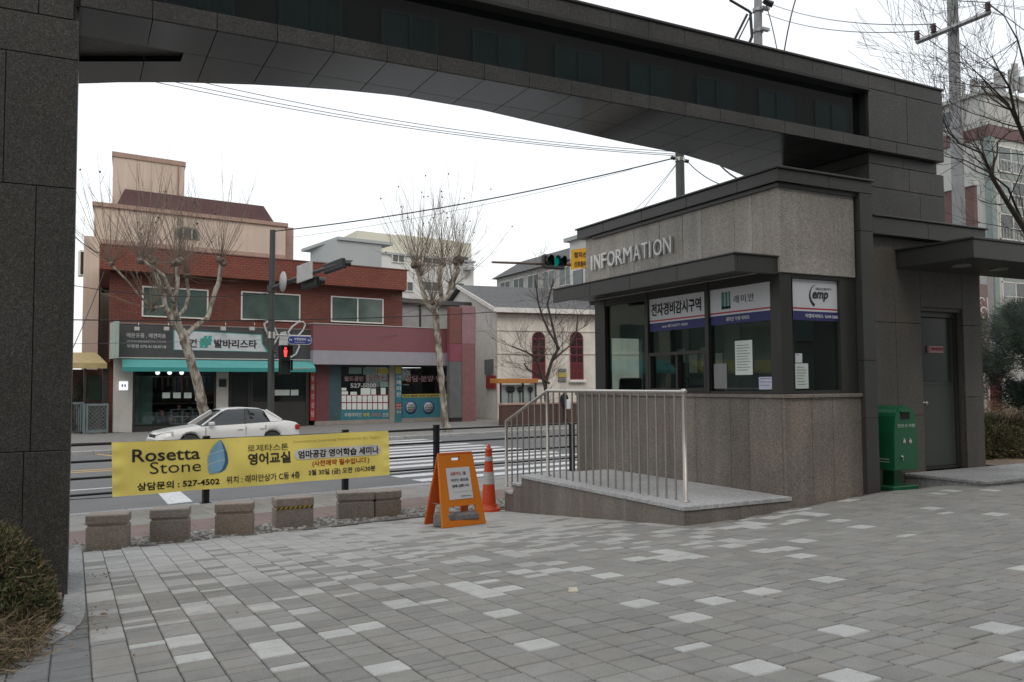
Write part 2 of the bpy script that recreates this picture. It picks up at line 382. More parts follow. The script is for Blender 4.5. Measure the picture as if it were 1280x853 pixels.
for b in blocks:
    d, X, Y, L, z, m, px, py = b; dz = rb.uniform(-.0025, .0015)
    gx = (g(X+.05, Y)-g(X-.05, Y))/.1; gy = (g(X, Y+.05)-g(X, Y-.05))/.1
    if id(b) in near:
        o = bpy.data.objects.new('paving_block', blockmesh(L, m, rb.randint(0, 1))); COL.objects.link(o); o.parent = plaza
        o.location = (X, Y, z+dz); o.rotation_euler = (math.atan(gy)+rb.uniform(-.006, .006), -math.atan(gx)+rb.uniform(-.006, .006), rb.uniform(-.004, .004))
    else:
        field.use(m); e = .003; h = L/2-e; a = .1-e; q = .004
        c = [(-a, -h), (a, -h), (a, h), (-a, h)]; c2 = [(-a+q, -h+q), (a-q, -h+q), (a-q, h-q), (-a+q, h-q)]
        lo = [(X+x, Y+y, z+gx*x+gy*y-.012) for x, y in c]; md = [(X+x, Y+y, z+dz+gx*x+gy*y-.003) for x, y in c]; hi = [(X+x, Y+y, z+dz+gx*x+gy*y) for x, y in c2]
        field.add(lo+md+hi, [(8, 9, 10, 11)]+[(k, (k+1) % 4, 4+(k+1) % 4, 4+k) for k in range(4)]+[(4+k, 4+(k+1) % 4, 8+(k+1) % 4, 8+k) for k in range(4)])
build(field, 'paving_block_field', parent=plaza, kind='stuff')
# the near pavement between bollards and road
def zs(t): return -.572-.013*(t-10.7)
mb = MB(RF); mb.add([(-14, 10.6, -.6), (40, 10.6, -.6), (40, 14.3, zs(14.3)-.012), (-14, 14.3, zs(14.3)-.012), (-14, 10.6, -.9), (40, 10.6, -.9)], [(0, 1, 2, 3), (0, 4, 5, 1)])
side = build(mb, 'near_pavement', mortar, kind='structure')
SG = [pv('slab_grey', (.27, .265, .25)), pv('slab_grey_b', (.25, .245, .23)), pv('slab_grey_c', (.29, .285, .265))]; SR = [pv('slab_red', (.22, .16, .145)), pv('slab_red_b', (.235, .17, .155))]
slabs = []
fieldm = MB(RF)
rows = [(11.5, 11.85, SR), (11.85, 12.2, SR), (12.2, 12.55, SR), (12.55, 12.95, SG), (12.95, 13.35, SG), (13.35, 13.75, SG), (13.75, 14.15, SG)]
for t0, t1, ms in rows:
    off = rb.random()*.3
    for k in range(-20, 60):
        s0 = k*.42+off; s1 = s0+.42; p = proj(W(s0+.2, t0, zs(t0)))
        mm = rb.choice(ms) if rb.random() > .03 else LIGHT[0]
        if 60 < p[0] < 780 and (p[0] < 640 or k % 2 == 0):
            mb = MB(RF); mb.box(s0+.004, t0+.004, zs(t0)-.05, s1-.004, t1-.004, zs(t0)+rb.uniform(-.001, .001), .004); build(mb, 'paving_slab', mm, parent=side)
        else: fieldm.use(mm); fieldm.box(s0+.004, t0+.004, zs(t0)-.05, s1-.004, t1-.004, zs(t0))
build(fieldm, 'paving_slab_field', parent=side, kind='stuff')
for k in range(-12, 34):
    mb = MB(RF); mb.box(k*1.0+.004, 14.17, -.9, k*1.0+.996, 14.45, zs(14.2)+.01, .015); build(mb, 'kerb_stone', G_kerb, parent=side)
peb = MB(RF); pc = [pv('pebble_a', (.3, .29, .27)), pv('pebble_b', (.16, .15, .14)), pv('pebble_c', (.42, .41, .38))]
for k in range(2600):
    s = rb.uniform(.6, 9.5); t = rb.uniform(10.78, 11.46); r = rb.uniform(.018, .045); peb.use(rb.choice(pc)); n = 6
    a0 = rb.random()*6; ex = rb.uniform(.6, 1)
    ring = [(s+r*math.cos(a0+6.283*j/n), t+r*ex*math.sin(a0+6.283*j/n), -.592) for j in range(n)]; top = [(s+.6*r*math.cos(a0+6.283*j/n), t+.6*r*ex*math.sin(a0+6.283*j/n), -.575+r*.15) for j in range(n)]
    peb.add(ring+top, [tuple(range(n, 2*n))]+[(j, (j+1) % n, n+(j+1) % n, n+j) for j in range(n)], True)
build(peb, 'pebble_strip', kind='stuff')
mb = MB(RF); mb.box(-14, 10.7, -.7, 40, 11.5, -.586); build(mb, 'pebble_bed', mat('pebble_mortar', (.17, .165, .15), .9), kind='structure')

# road markings
def mark(pts, m, name='road_marking', z=-.746): mb = MB(RF); mb.poly([(p[0], p[1], z) for p in pts]); return build(mb, name, m, parent=road)
for i in range(5): mark([(-30+i*8.0, 18.86), (-22+i*8.0, 18.86), (-22+i*8.0, 19.0), (-30+i*8.0, 19.0)][:4], roadpaint, 'lane_line') if i < 4 else mark([(2, 18.86), (7.2, 18.86), (7.2, 19.0), (2, 19.0)], roadpaint, 'lane_line')
for t0 in (22.75, 23.2): mark([(-40, t0), (7.2, t0), (7.2, t0+.15), (-40, t0+.15)], yellowp, 'centre_line')
for a, b in (((88, 560), (112, 567)), ((112, 567), (140, 569.5)), ((62, 556), (88, 560))):
    A = sZ(*a, -.746); B = sZ(*b, -.746); mark([(A.x, A.y-.35), (B.x, B.y-.35), (B.x, B.y+.1), (A.x, A.y+.1)], yellowp, 'curved_line')
q = [sZ(x, y, -.745) for x, y in ((210, 630.5), (241, 627), (227.5, 616), (198.7, 618))]
d = (q[3]-q[0]); mark([q[0], q[1], q[1]+(q[2]-q[1])*3.0, q[0]+d*3.0], roadpaint, 'stop_line')
s1 = sZ(513, 597, -.745).x
for i in range(13):
    t = 15.7+i*.98
    mark([(s1-.2, t), (s1+7.0, t), (s1+7.0, t+.48), (s1-.2, t+.48)], roadpaint, 'crosswalk_stripe')

# ------------------------------------------------------------------ the gate
YB = 7.75
zb = atY(1179, 203, YB).z; z1 = atY(1179, 189, YB).z; z2 = atY(1085, 112, YB).z; z3 = atY(1176, 114, YB).z
XE = atY(1179, 160, YB).x; XG = atY(1086, 150, YB).x; XL = -.03
gate = thing('gate_arch', 'dark granite entrance gate with long glazed beam spanning two piers', 'gate', (XL, YB, g(XL, YB)))
pitch = (atY(901, 150, YB).x-atY(662, 92, YB).x)/5
xj = atY(662, 92, YB).x; joints = [xj+pitch*k for k in range(-12, 12)]; joints = sorted(x for x in joints if XL+.1 < x < XE-.15)
ed = [XL]+joints+[XE]
def panel(x0, y0, za, x1, y1, zc, m, parent, name='panel', gap=.004, b=.004, ax='Y'):
    gap = min(gap, .0028); mb = MB()
    if ax == 'Y': mb.box(x0+gap, y0, za+gap, x1-gap, y1, zc-gap, b)
    elif ax == 'X': mb.box(x0, y0+gap, za+gap, x1, y1-gap, zc-gap, b)
    return build(mb, name, m, parent=parent)
for a, b in zip(ed, ed[1:]):
    panel(a, YB, zb, b, YB+.1, z1, G_dark, gate, 'fascia_panel')
    panel(a, YB, z2+.02, b, YB+.1, z3, G_dark, gate, 'fascia_panel')
mb = MB(); mb.box(XL, YB-.035, z2-.03, XG, YB+.2, z2+.02, .005); build(mb, 'window_lip', alu2, parent=gate)
mb = MB(); mb.box(XL, YB-.02, z3, XE+.02, YB+.5, z3+.03, .005); build(mb, 'coping', G_dark, parent=gate)
xm = (XG+XE)/2
panel(XG, YB, z1, xm, YB+.1, z2+.02, G_dark, gate, 'fascia_panel'); panel(xm, YB, z1, XE, YB+.1, z2+.02, G_dark, gate, 'fascia_panel')
mb = MB(); mb.box(XG-.03, YB+.02, z1, XG, YB+.3, z2-.03); build(mb, 'window_reveal', black, parent=gate)
# glass band
k = XL
while k < XG-.1:
    e = min(k+pitch*2, XG-.03); mb = MB(); mb.box(k+.0008, YB+.13, z1-.02, e-.0008, YB+.15, z2); build(mb, 'glass_pane', gl_gate, parent=gate); k = e
# soffit and rear curve
ed = [XL-.03]+ed[1:]
crv = [(97, 105), (150, 103), (220, 103), (320, 106), (420, 112), (500, 120), (600, 137), (700, 160), (780, 178), (850, 192), (900, 207), (950, 228), (1000, 250)]
back = [(p.x, p.y) for p in (atZ(x, y, zb) for x, y in crv)]
def yback(x):
    if x <= back[0][0]: return back[0][1]
    for (a, b), (c, d) in zip(back, back[1:]):
        if a <= x <= c: return b+(d-b)*(x-a)/(c-a)
    return back[-1][1]
Ymid = atZ(252, 70, zb).y; XS = atZ(228, 71, zb).x; sl0 = atZ(97, 77, zb); sl1 = atZ(228, 77, zb)
def slot(x): return sl0.y+(sl1.y-sl0.y)*(x-sl0.x)/(sl1.x-sl0.x) if x < XS else Ymid
XPL = atY(1086, 203, 7.85).x
for a, b in zip(ed, ed[1:]):
    b2 = min(b, XPL)
    if a > XPL: break
    gp = .004; ym = Ymid
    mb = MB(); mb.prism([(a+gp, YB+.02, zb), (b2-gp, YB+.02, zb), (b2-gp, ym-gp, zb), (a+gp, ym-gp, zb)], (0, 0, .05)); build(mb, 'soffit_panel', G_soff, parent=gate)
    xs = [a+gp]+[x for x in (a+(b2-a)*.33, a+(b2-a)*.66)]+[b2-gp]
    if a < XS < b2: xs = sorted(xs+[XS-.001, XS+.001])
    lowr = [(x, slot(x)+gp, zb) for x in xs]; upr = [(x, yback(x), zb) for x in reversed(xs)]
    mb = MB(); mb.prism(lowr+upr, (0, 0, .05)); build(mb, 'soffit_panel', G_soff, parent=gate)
mb = MB(); mb.prism([(XL, Ymid-.3, zb+.055), (XS+.1, Ymid-.3, zb+.055), (XS+.1, yback(XS+.1)-.1, zb+.055), (XL, yback(XL)-.12, zb+.055)], (0, 0, .04)); build(mb, 'recess_panel', G_dark, parent=gate)
core = MB(); xs = [XL-.03+(XE-XL+.03)*i/40 for i in range(41)]
for zz0, zz1, ins in ((zb+.3, z3, .12),):
    core.prism([(x, YB+.16, zz0) for x in xs]+[(x, yback(x)-.03, zz0) for x in reversed(xs)], (0, 0, zz1-zz0-.01))
build(core, 'core', alu2, parent=gate)
for a, b in zip(ed, ed[1:]):
    xs2 = [a+(b-a)*i/3 for i in range(4)]
    mb = MB(); mb.prism([(x, yback(x)-.03, zb+.005) for x in xs2]+[(x, yback(x)+.02, zb+.005) for x in reversed(xs2)], (0, 0, z3-zb)); build(mb, 'rear_panel', G_dark, parent=gate)
panel(XE-.1, YB+.1, zb, XE, yback(XE), z3, G_dark, gate, 'end_panel', ax='X')
mb = MB(); mb.box(XL, YB+.1, z3-.02, XE-.02, 9, z3+.02); build(mb, 'roof', alu, parent=gate)
# pier on the planting bed
zs_ = [g(0, 7.75)-.1, atY(84, 563, YB).z, atY(94, 237, YB).z, atY(97, 77, YB).z, atY(98, 27.5, YB).z, z3]
vj = [[36], [44], [2], [-30], []]
for r_ in range(5):
    a, b = zs_[r_], zs_[r_+1]; xs = [atY(p, 300, YB).x for p in vj[r_]]
    e = sorted([XL]+xs+[x-.3*k for k in range(1, 5) for x in (xs or [XL])]+[-1.7])
    e = [x for x in e if x >= -1.7]
    for p, q_ in zip(e, e[1:]):
        if r_ == 4 and q_ > XL-.001: q_ = XL-.045
        if q_-p > .04: panel(p, YB-.02, a, q_, YB+.05, b, G_pier, gate, 'pier_panel', gap=.003)
for r_ in range(5): panel(XL-.05, YB+.05, zs_[r_], XL-.003, YB+1.35, zs_[r_+1], G_pier, gate, 'pier_side_panel', gap=.003, ax='X')
mb = MB(); mb.box(-1.68, YB+.05, zs_[0], XL-.07, YB+1.3, z3-.03); build(mb, 'pier_core', black, parent=gate)
# pillar standing behind the kiosk
YP = 7.85; xr1 = atY(1171, 212, YP).x; xr2 = atY(1181, 260, YP).x
zr = [atY(1092, 272, YP).z-.15, atY(1181, 247, YP).z, atY(1171, 218, YP).z, zb]
cuts = {0: [1150], 1: [1137], 2: [1130]}
for r_ in range(3):
    xe = xr2 if r_ < 2 else xr1; e = [XPL]+[atY(c, 240, YP).x for c in cuts[r_]]+[xe]
    for p, q_ in zip(e, e[1:]): panel(p, YP, zr[r_], q_, YP+.05, zr[r_+1], G_dark, gate, 'pillar_panel')
    panel(XPL, YP+.05, zr[r_], XPL+.05, YP+1.6, zr[r_+1], G_dark, gate, 'pillar_panel', ax='X')
    panel(xe-.05, YP+.05, zr[r_], xe, YP+1.6, zr[r_+1], G_dark, gate, 'pillar_panel', ax='X')
mb = MB(); mb.box(XPL+.04, YP+.04, zr[0]+.01, xr1-.06, YP+1.6, zb+.3); build(mb, 'pillar_core', black, parent=gate)

# ------------------------------------------------------------------ guard house with the steel door
gh = thing('guard_house', 'low granite guard house with grey steel door under a flat canopy', 'building', (11, YP+1, 0))
xw0 = atY(1091, 400, YP).x; xw1 = atY(1229, 480, YP).x; cz0 = atY(1092, 292, YP-.12).z; cz1 = atY(1092, 270, YP-.12).z
xd0 = atY(1154, 480, YP).x; xd1 = atY(1206.5, 480, YP).x; zd1 = atY(1154, 384, YP).z; STEP = .06
xc = atY(1121, 450, YP).x; zh = atY(1100, 402.5, YP).z; zl = atY(1125, 520, YP).z
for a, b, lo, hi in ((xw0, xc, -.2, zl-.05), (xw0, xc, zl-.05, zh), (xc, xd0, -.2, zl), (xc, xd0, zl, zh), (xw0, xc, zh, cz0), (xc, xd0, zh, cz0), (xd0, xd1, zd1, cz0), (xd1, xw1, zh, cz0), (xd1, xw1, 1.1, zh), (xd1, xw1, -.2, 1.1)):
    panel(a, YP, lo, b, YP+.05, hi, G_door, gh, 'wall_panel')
for lo, hi in ((-.2, 1.3), (1.3, cz0)):
    panel(xw1-.05, YP+.05, lo, xw1, YP+3, hi, G_door, gh, 'wall_panel', ax='X')
    panel(xw0, YP+.05, lo, xw0+.05, YP+3, hi, G_door, gh, 'wall_panel', ax='X')
mb = MB(); mb.box(xw0+.05, YP+.24, -.2, xw1-.06, YP+3, cz0); build(mb, 'inner_wall', black, parent=gh)
for x in (xd0-.05, xd1): panel(x, YP+.05, -.1, x+.05, YP+.2, zd1, G_door, gh, 'door_reveal', gap=.001, ax='X')
mb = MB(); mb.box(xd0, YP+.03, zd1-.05, xd1, YP+.2, zd1+.0); build(mb, 'lintel', G_door, parent=gh)
xcE = atY(1232, 287, YP-.12).x
for a, b in ((xw0-.1, atY(1160, 280, YP-.12).x), (atY(1160, 280, YP-.12).x, xcE)):
    panel(a, YP-.12, cz0, b, YP+3.1, cz1, alu, gh, 'roof_cap', gap=.003)
mb = MB(); mb.box(xw0-.1, YP-.15, cz1, xcE+.03, YP+3.1, cz1+.025, .005); build(mb, 'roof_lip', alu, parent=gh)
# door
mb = MB(); y0 = YP+.1
mb.box(xd0, y0, STEP, xd0+.05, y0+.08, zd1-.05, .004).box(xd1-.08, y0, STEP, xd1, y0+.08, zd1-.05, .004).box(xd0+.05, y0, zd1-.13, xd1-.08, y0+.08, zd1-.052, .004).box(xd0+.05, y0-.01, STEP, xd1-.08, y0+.08, STEP+.04, .004)
fr = build(mb, 'door_frame', alu2, parent=gh)
dm = mat('door_paint', (.05, .058, .052), .45, var=.06, fine=.03); dz = STEP+(zd1-STEP)*.52; xa, xb = xd0+.06, xd1-.085
mb = MB(); mb.box(xa, y0+.02, STEP+.045, xb, y0+.06, dz, .004); dr = build(mb, 'door', dm, parent=gh)
mb = MB(); mb.box(xa, y0+.02, dz, xb, y0+.06, dz+.05, .004).box(xa, y0+.02, dz+.05, xa+.05, y0+.06, zd1-.14).box(xb-.05, y0+.02, dz+.05, xb, y0+.06, zd1-.14); BASE[dr] = BASE[gh]; build(mb, 'door_rail', dm, parent=dr)
mb = MB(); mb.box(xa+.05, y0+.035, dz+.05, xb-.05, y0+.045, zd1-.14); build(mb, 'door_glass', mat('smoked_glass', (.04, .048, .044), .18, fine=0, var=.03), parent=dr)
mb = MB(); mb.lathe([(.028, 0), (.028, .04), (.012, .045), (.012, .06), (.03, .065), (.03, .085), (.0, .09)], (xa+.06, y0+.02, 1.02), 10, (0, -1, 0)); build(mb, 'handle', steel, parent=dr)
p0 = atY(1162, 441, y0); p1 = atY(1179, 433, y0)
mb = MB(); mb.box(p0.x, y0-.0, p0.z, p1.x, y0+.033, p1.z); build(mb, 'door_sign', mat('red_white_sign', (.5, .3, .3), .6), parent=gh, label='small red and white notice on the steel door')
textmesh('관계자외출입금지', (p0.x+.02, y0, p0.z+.03), (1, 0, 0), (0, 0, 1), p1.x-p0.x-.04, p1.z-p0.z-.05, redp, gh)
# canopy over the door
cl = atY(1119.5, 312, YP-.002); cb = atY(1119.5, 336, YP-.002); Zt, Zb = cl.z, cb.z
cf = atZ(1215.6, 295.6, Zt); XCL = cl.x; YCF = cf.y; XC2 = XCL+3.2
mb = MB(); mb.box(XCL, YCF, Zb, XC2, YP-.005, Zt-.03, .006); can = build(mb, 'door_canopy', alu, parent=gh)
mb = MB(); mb.box(XCL-.02, YCF-.02, Zt-.03, XC2, YP-.005, Zt, .004); build(mb, 'canopy_lip', alu2, parent=can)
for fx in (.16, .42):
    mb = MB(); mb.lathe([(.12, 0), (.12, .03)], (XCL+3.2*fx, (YCF+YP)/2-.05, Zb-.02), 20); build(mb, 'downlight', mat('lamp_glass', (.25, .24, .22), .3), parent=can)
mb = MB(); s0 = atZ(1217.5, 603, STEP); mb.box(atZ(1137, 592, STEP).x, s0.y, -.25, 16, YP-.002, STEP-.045).box(atZ(1137, 592, STEP).x-.02, s0.y-.02, STEP-.045, 16.02, YP-.002, STEP, .008)
build(mb, 'doorstep', G_kerb, label='low wide stone step before the steel door', cat='step')
# ------------------------------------------------------------------ information kiosk
KX, KY, KE, KL = 7.42, 7.29, 8.98, 11.9; KN = atX(745, 430, 7.42).y       # street-side face, plaza-side face, east end, north end
kiosk = thing('information_kiosk', 'small granite guard kiosk with INFORMATION lettering under a dark metal canopy', 'kiosk', ((KX+KE)/2, (KY+KN)/2, -.1))
ZS = 1.19                                                   # sill
ZW = atY(978.7, 341, KY).z                                  # top of the windows on the plaza side, under the granite fascia
zc0 = atX(978, 230, KX).z; zc1 = atX(978, 208, KX-.1).z
# lower walls
def yk(px, z): return atX(px, 491, KX).y
ys = [KY+.02]+[yk(p, 0) for p in (935, 912, 869, 836, 808, 784, 762, 744)]+[KL]
ys = sorted(set(round(y, 3) for y in ys if y <= KL))
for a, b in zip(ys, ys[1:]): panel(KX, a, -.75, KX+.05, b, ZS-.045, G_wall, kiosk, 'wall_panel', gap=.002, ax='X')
xs = [KX]+[atY(p, 560, KY).x for p in (1013.7, 1040)]+[atY(1082, 560, KY).x]
for a, b in zip(xs, xs[1:]): panel(a, KY-.03, -.4, b, KY+.02, ZS-.045, G_wall, kiosk, 'wall_panel', gap=.002)
XK2 = xs[-1]
mb = MB(); mb.box(KX-.03, KY-.06, ZS-.045, XK2, KY+.1, ZS, .005).box(KX-.03, KY+.1, ZS-.045, KX+.12, KL, ZS, .005); build(mb, 'sill', G_wall, parent=kiosk)
mb = MB(); mb.box(KX+.05, KY+.02, -.9, KE, KN, .06); build(mb, 'floor', mat('kiosk_floor', (.12, .11, .1), .7), parent=kiosk)
mb = MB(); mb.box(KX+.05, KY+.02, .06, KX+.09, KN, ZS-.05).box(KX+.09, KY+.02, .06, KE, KY+.06, ZS-.05); build(mb, 'inner_wall', mat('inner_wall_paint', (.48, .48, .44), .8), parent=kiosk)
# granite fascia
yf = [KY-.01]+[atX(p, 260, KX).y for p in (941, 918.7, 878, 854, 825, 793, 762)]+[atX(733.5, 320, KX).y]
ZF0 = atX(978, 341, KX).z; ZF0 = ZW
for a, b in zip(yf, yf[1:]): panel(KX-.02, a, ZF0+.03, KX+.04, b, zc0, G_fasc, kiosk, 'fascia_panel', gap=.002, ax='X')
xp = atY(1065.7, 300, KY).x
panel(KX-.02, KY-.03, ZW, xp, KY+.02, zc0, G_fasc, kiosk, 'fascia_panel', gap=.001)
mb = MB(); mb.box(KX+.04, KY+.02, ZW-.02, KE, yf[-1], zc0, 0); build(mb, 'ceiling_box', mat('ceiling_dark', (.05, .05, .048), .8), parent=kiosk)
# roof cap in lengths, turned down at the east corner as a frame
cy = [KY-.1]+[atX(p, 230, KX-.1).y for p in (921, 857, 801, 753)]+[atX(721, 295, KX-.1).y]
for a, b in zip(cy, cy[1:]): panel(KX-.1, a, zc0+.02, KX+.3, b, zc1, alu, kiosk, 'roof_cap', gap=.003, ax='X')
xr = atY(1090, 240, KY-.1).x; xq = atY(1036, 215, KY-.1).x
for a, b in ((KX-.1, xq), (xq, xr)): panel(a, KY-.1, zc0+.02, b, KY+.3, zc1-.001, alu, kiosk, 'roof_cap', gap=.003)
mb = MB(); mb.box(KX-.13, KY-.13, zc1, xr+.02, cy[-1]+.02, zc1+.025, .005); build(mb, 'roof_lip', alu, parent=kiosk)
mb = MB(); mb.box(KX-.06, KY-.06, zc0-.03, xr-.1, KN, zc0+.02); build(mb, 'shadow_gap', alu2, parent=kiosk)
xcl = atY(1076, 300, KY-.1).x; zj = atY(1085, 289.5, KY-.1).z; zj2 = atY(1090, 523, KY-.1).z
for lo, hi in ((-.35, zj2), (zj2, 1.6), (1.6, zj), (zj, zc0+.02)): panel(xcl, KY-.1, lo, xr, KY+.4, hi, alu, kiosk, 'corner_cladding', gap=.002)
mb = MB(); mb.box(xp, KY+.03, -.35, xcl, KY+.3, zc0); build(mb, 'corner_recess', alu2, parent=kiosk)
panel(KE+.02, KY+.4, -.35, xr, KN, zc0, alu2, kiosk, 'east_wall', ax='X')
# canopy
zt = atX(976, 319.5, KX).z; ccor = atZ(918, 315, zt); zbt = atX(976, 341, KX).z
zbt = atY(918, 339, ccor.y).z; XC = ccor.x; yc = [ccor.y]+[atX(p, q_, XC).y for p, q_ in ((846, 330), (787, 342), (737, 352))]+[atX(691, 362, XC).y]
for a, b in zip(yc, yc[1:]): panel(XC, a, zbt, XC+.05, b, zt-.02, alu, kiosk, 'canopy_fascia', gap=.003, ax='X')
panel(XC+.05, yc[0], zbt, KX-.02, yc[0]+.05, zt-.02, alu, kiosk, 'canopy_fascia', gap=.002)
mb = MB(); mb.box(XC-.02, yc[0]-.02, zt-.02, KX-.02, yc[-1], zt, .004); build(mb, 'canopy_lip', alu, parent=kiosk)
mb = MB(); mb.box(XC+.05, yc[0]+.05, zbt+.06, KX+.1, yc[-1], zbt+.09); build(mb, 'canopy_soffit', alu, parent=kiosk)
# window frames, street side
def frameX(px0, px1, za, zb_, n='mullion'):
    a, b = atX(px0, 430, KX+.02).y, atX(px1, 430, KX+.02).y
    mb = MB(); mb.box(KX, min(a, b), za, KX+.12, max(a, b), zb_, .004); return build(mb, n, alu2, parent=kiosk)
ZT = zbt+.06
frameX(745, 757.5, 1.15, ZT, 'corner_post'); frameX(807.5, 811, ZS, ZT); frameX(882.5, 887, ZS, ZT); frameX(965, 979, ZS, ZT, 'corner_post')
def hX(px0, px1, z, h, d=.09):
    a, b = atX(px0, 430, KX+.02).y, atX(px1, 430, KX+.02).y
    mb = MB(); mb.box(KX+.01, min(a, b), z, KX+.01+d, max(a, b), z+h, .003); return build(mb, 'window_rail', alu2, parent=kiosk)
ztop = atX(850, 366, KX).z-.03
hX(757, 966, ZS, .035); hX(757, 966, ztop, ZT-ztop)
zmid = atX(850, 441, KX).z
hX(811, 883, zmid-.03, .05)
for px in (812, 846, 881): a = atX(px, 460, KX).y; mb = MB(); mb.box(KX-.005, a-.02, ZS+.03, KX+.1, a+.02, zmid-.03, .003); build(mb, 'sash', alu2, parent=kiosk)
mb = MB(); mb.box(KX+.0, atX(882, 460, KX).y, ZS+.03, KX+.1, atX(812, 460, KX).y, ZS+.07, .003); build(mb, 'sash', alu2, parent=kiosk)
def paneX(px0, px1, za, zb_, x=KX+.05, m=gl_k):
    a, b = atX(px0, 430, KX+.02).y, atX(px1, 430, KX+.02).y
    mb = MB(); mb.box(x, min(a, b), za, x+.008, max(a, b), zb_); return build(mb, 'window_pane', m, parent=kiosk)
paneX(757, 808, ZS+.02, ztop+.02); paneX(811, 883, zmid, ztop+.02); paneX(811, 846, ZS+.05, zmid); paneX(846, 883, ZS+.05, zmid, KX+.065); paneX(887, 965, ZS+.02, ztop+.02)
# plaza side
x0, x1, x2 = atY(990.5, 420, KY).x, atY(1051, 420, KY).x, atY(1066, 420, KY).x
mb = MB(); mb.box(KX-.004, KY-.004, ZS+.002, x0, KY+.12, ZW, .004).box(x1, KY, ZS, xp+.02, KY+.12, ZW, .004).box(x0, KY+.005, ZS, x1, KY+.1, ZS+.04, .003).box(x0, KY+.005, ZW-.05, x1, KY+.1, ZW, .003); build(mb, 'plaza_window_frame', alu2, parent=kiosk)
mb = MB(); mb.box(x0, KY+.05, ZS+.03, x1, KY+.058, ZW-.03); build(mb, 'window_pane', gl_k, parent=kiosk)
# far wall with an opening towards the street
iw = MC['inner_wall_paint']; zo = atX(785, 423, KX).z
a = atY(765, 450, KN-.1); b = atY(803, 450, KN-.1); zo2 = atY(780, 423, KN-.1).z
mb = MB(); mb.box(KX+.05, KN-.1, 0, a.x, KN, zc0).box(b.x, KN-.1, 0, KE, KN, zc0).box(a.x, KN-.1, 0, b.x, KN, ZS).box(a.x, KN-.1, zo2, b.x, KN, zc0); build(mb, 'north_wall', mat('teal_wall', (.20, .27, .26), .7), parent=kiosk)
mb = MB(); mb.box(a.x, KN-.06, ZS, b.x, KN-.05, zo2); build(mb, 'window_pane', gl_far, parent=kiosk)
mb = MB(); mb.box(KE-.02, KY+.06, 0, KE+.02, KN, zc0); build(mb, 'inner_wall', iw, parent=kiosk)
mb = MB(); mb.box(KX+.2, KY+.25, .74, KX+.7, KN-.4, .78); build(mb, 'counter', mat('counter', (.14, .12, .1), .6), parent=kiosk)
mb = MB(); mb.box(KX+.16, 9.2, 1.25, KX+.18, 9.75, 1.62, .004); build(mb, 'screen', mat('screen_black', (.02, .022, .024), .25, fine=0), parent=kiosk)
mb = MB(); mb.box(KE-.4, 8.2, .06, KE-.03, 9.6, 2.2, .01); build(mb, 'locker', mat('locker', (.22, .22, .21), .5), parent=kiosk)
mb = MB(); mb.box(KE-.05, 9.9, 1.3, KE-.03, 11.2, 2.3, .0); build(mb, 'notice_board', mat('board_green', (.12, .16, .14), .7), parent=kiosk)
for i in range(4): mb = MB(); mb.box(KE-.06, 10+i*.3, 1.5+.1*(i % 2), KE-.051, 10.21+i*.3, 1.8+.1*(i % 2)); build(mb, 'pinned_sheet', paper, parent=kiosk)
# printed films
def film(P, rv, w_, h_, ph, name, label):
    """white print with red and navy bands: P is its lower corner"""
    rv = Vector(rv); up = Vector((0, 0, 1)); n = rv.cross(up)
    f = MB(); f.prism([P, P+rv*w_, P+rv*w_+up*h_, P+up*h_], n*.003); o = build(f, name, white, parent=kiosk, label=label); BASE[o] = BASE[kiosk]
    for lo, hi, m in ((0, ph, navy), (ph+.045*h_, ph+.085*h_, redp)):
        Q = P+n*.0032; f = MB(); f.prism([Q+up*lo, Q+rv*w_+up*lo, Q+rv*w_+up*hi, Q+up*hi], n*.001); build(f, 'print_band', m, parent=o)
    return o, P+n*.0035
XF = KX+.045
def filmX(px0, px1, yt0, yb0, name, label):
    A = atX(px0, yb0, XF); B = atX(px1, yb0, XF); T = atX(px0, yt0, XF)
    return film(A, (0, -1, 0), A.y-B.y, T.z-A.z, (T.z-A.z)*.24, name, label), A.y-B.y, T.z-A.z
rv = Vector((0, -1, 0)); up = Vector((0, 0, 1))
(o, P), w_, h_ = filmX(811.3, 882, 372.5, 415.5, 'sign_film', 'white sign film with large black writing over a navy band')
textmesh('전자경비감시구역', P+rv*w_*.06+up*h_*.44, rv, up, w_*.88, h_*.36, ink, o, bold=.018)
textmesh('emp SECURITY AREA', P+rv*w_*.26+up*h_*.07, rv, up, w_*.46, h_*.09, white, o, bold=.01)
(o, P), w_, h_ = filmX(887, 964, 361.3, 407.5, 'sign_film', 'white sign film with small green emblem over a navy band')
em = mat('emblem_green', (.06, .2, .17), .6, fine=0)
for i, (a, b, c, d) in enumerate(((.22, .27, .40, .85), (.285, .325, .40, .85), (.34, .37, .40, .85), (.22, .37, .40, .47))):
    mb = MB(); Q = P+rv*w_*a+up*h_*c; mb.prism([Q, Q+rv*w_*(b-a), Q+rv*w_*(b-a)+up*h_*(d-c), Q+up*h_*(d-c)], rv.cross(up)*.002); build(mb, 'emblem_stroke', em, parent=o)
textmesh('래미안', P+rv*w_*.43+up*h_*.52, rv, up, w_*.32, h_*.2, greyink, o, space=1.3)
textmesh('래미안 부평 아파트', P+rv*w_*.3+up*h_*.07, rv, up, w_*.38, h_*.11, white, o, bold=.01)
A = atY(992, 401, KY-.006); B = atY(1050.7, 401, KY-.006); T = atY(1021, 350.5, KY-.006); A = Vector((A.x, KY+.045, atY(1021, 401, KY+.045).z)); T = atY(1021, 350.5, KY+.045)
B = atY(1051, 401, KY+.045); A = Vector((atY(991.5, 401, KY+.045).x, KY+.045, A.z)); w_ = B.x-A.x; h_ = T.z-A.z; rv = Vector((1, 0, 0))
o, P = film(A, (1, 0, 0), w_, h_, h_*.22, 'sign_film', 'white sign film with a round black logo over a navy band'); 
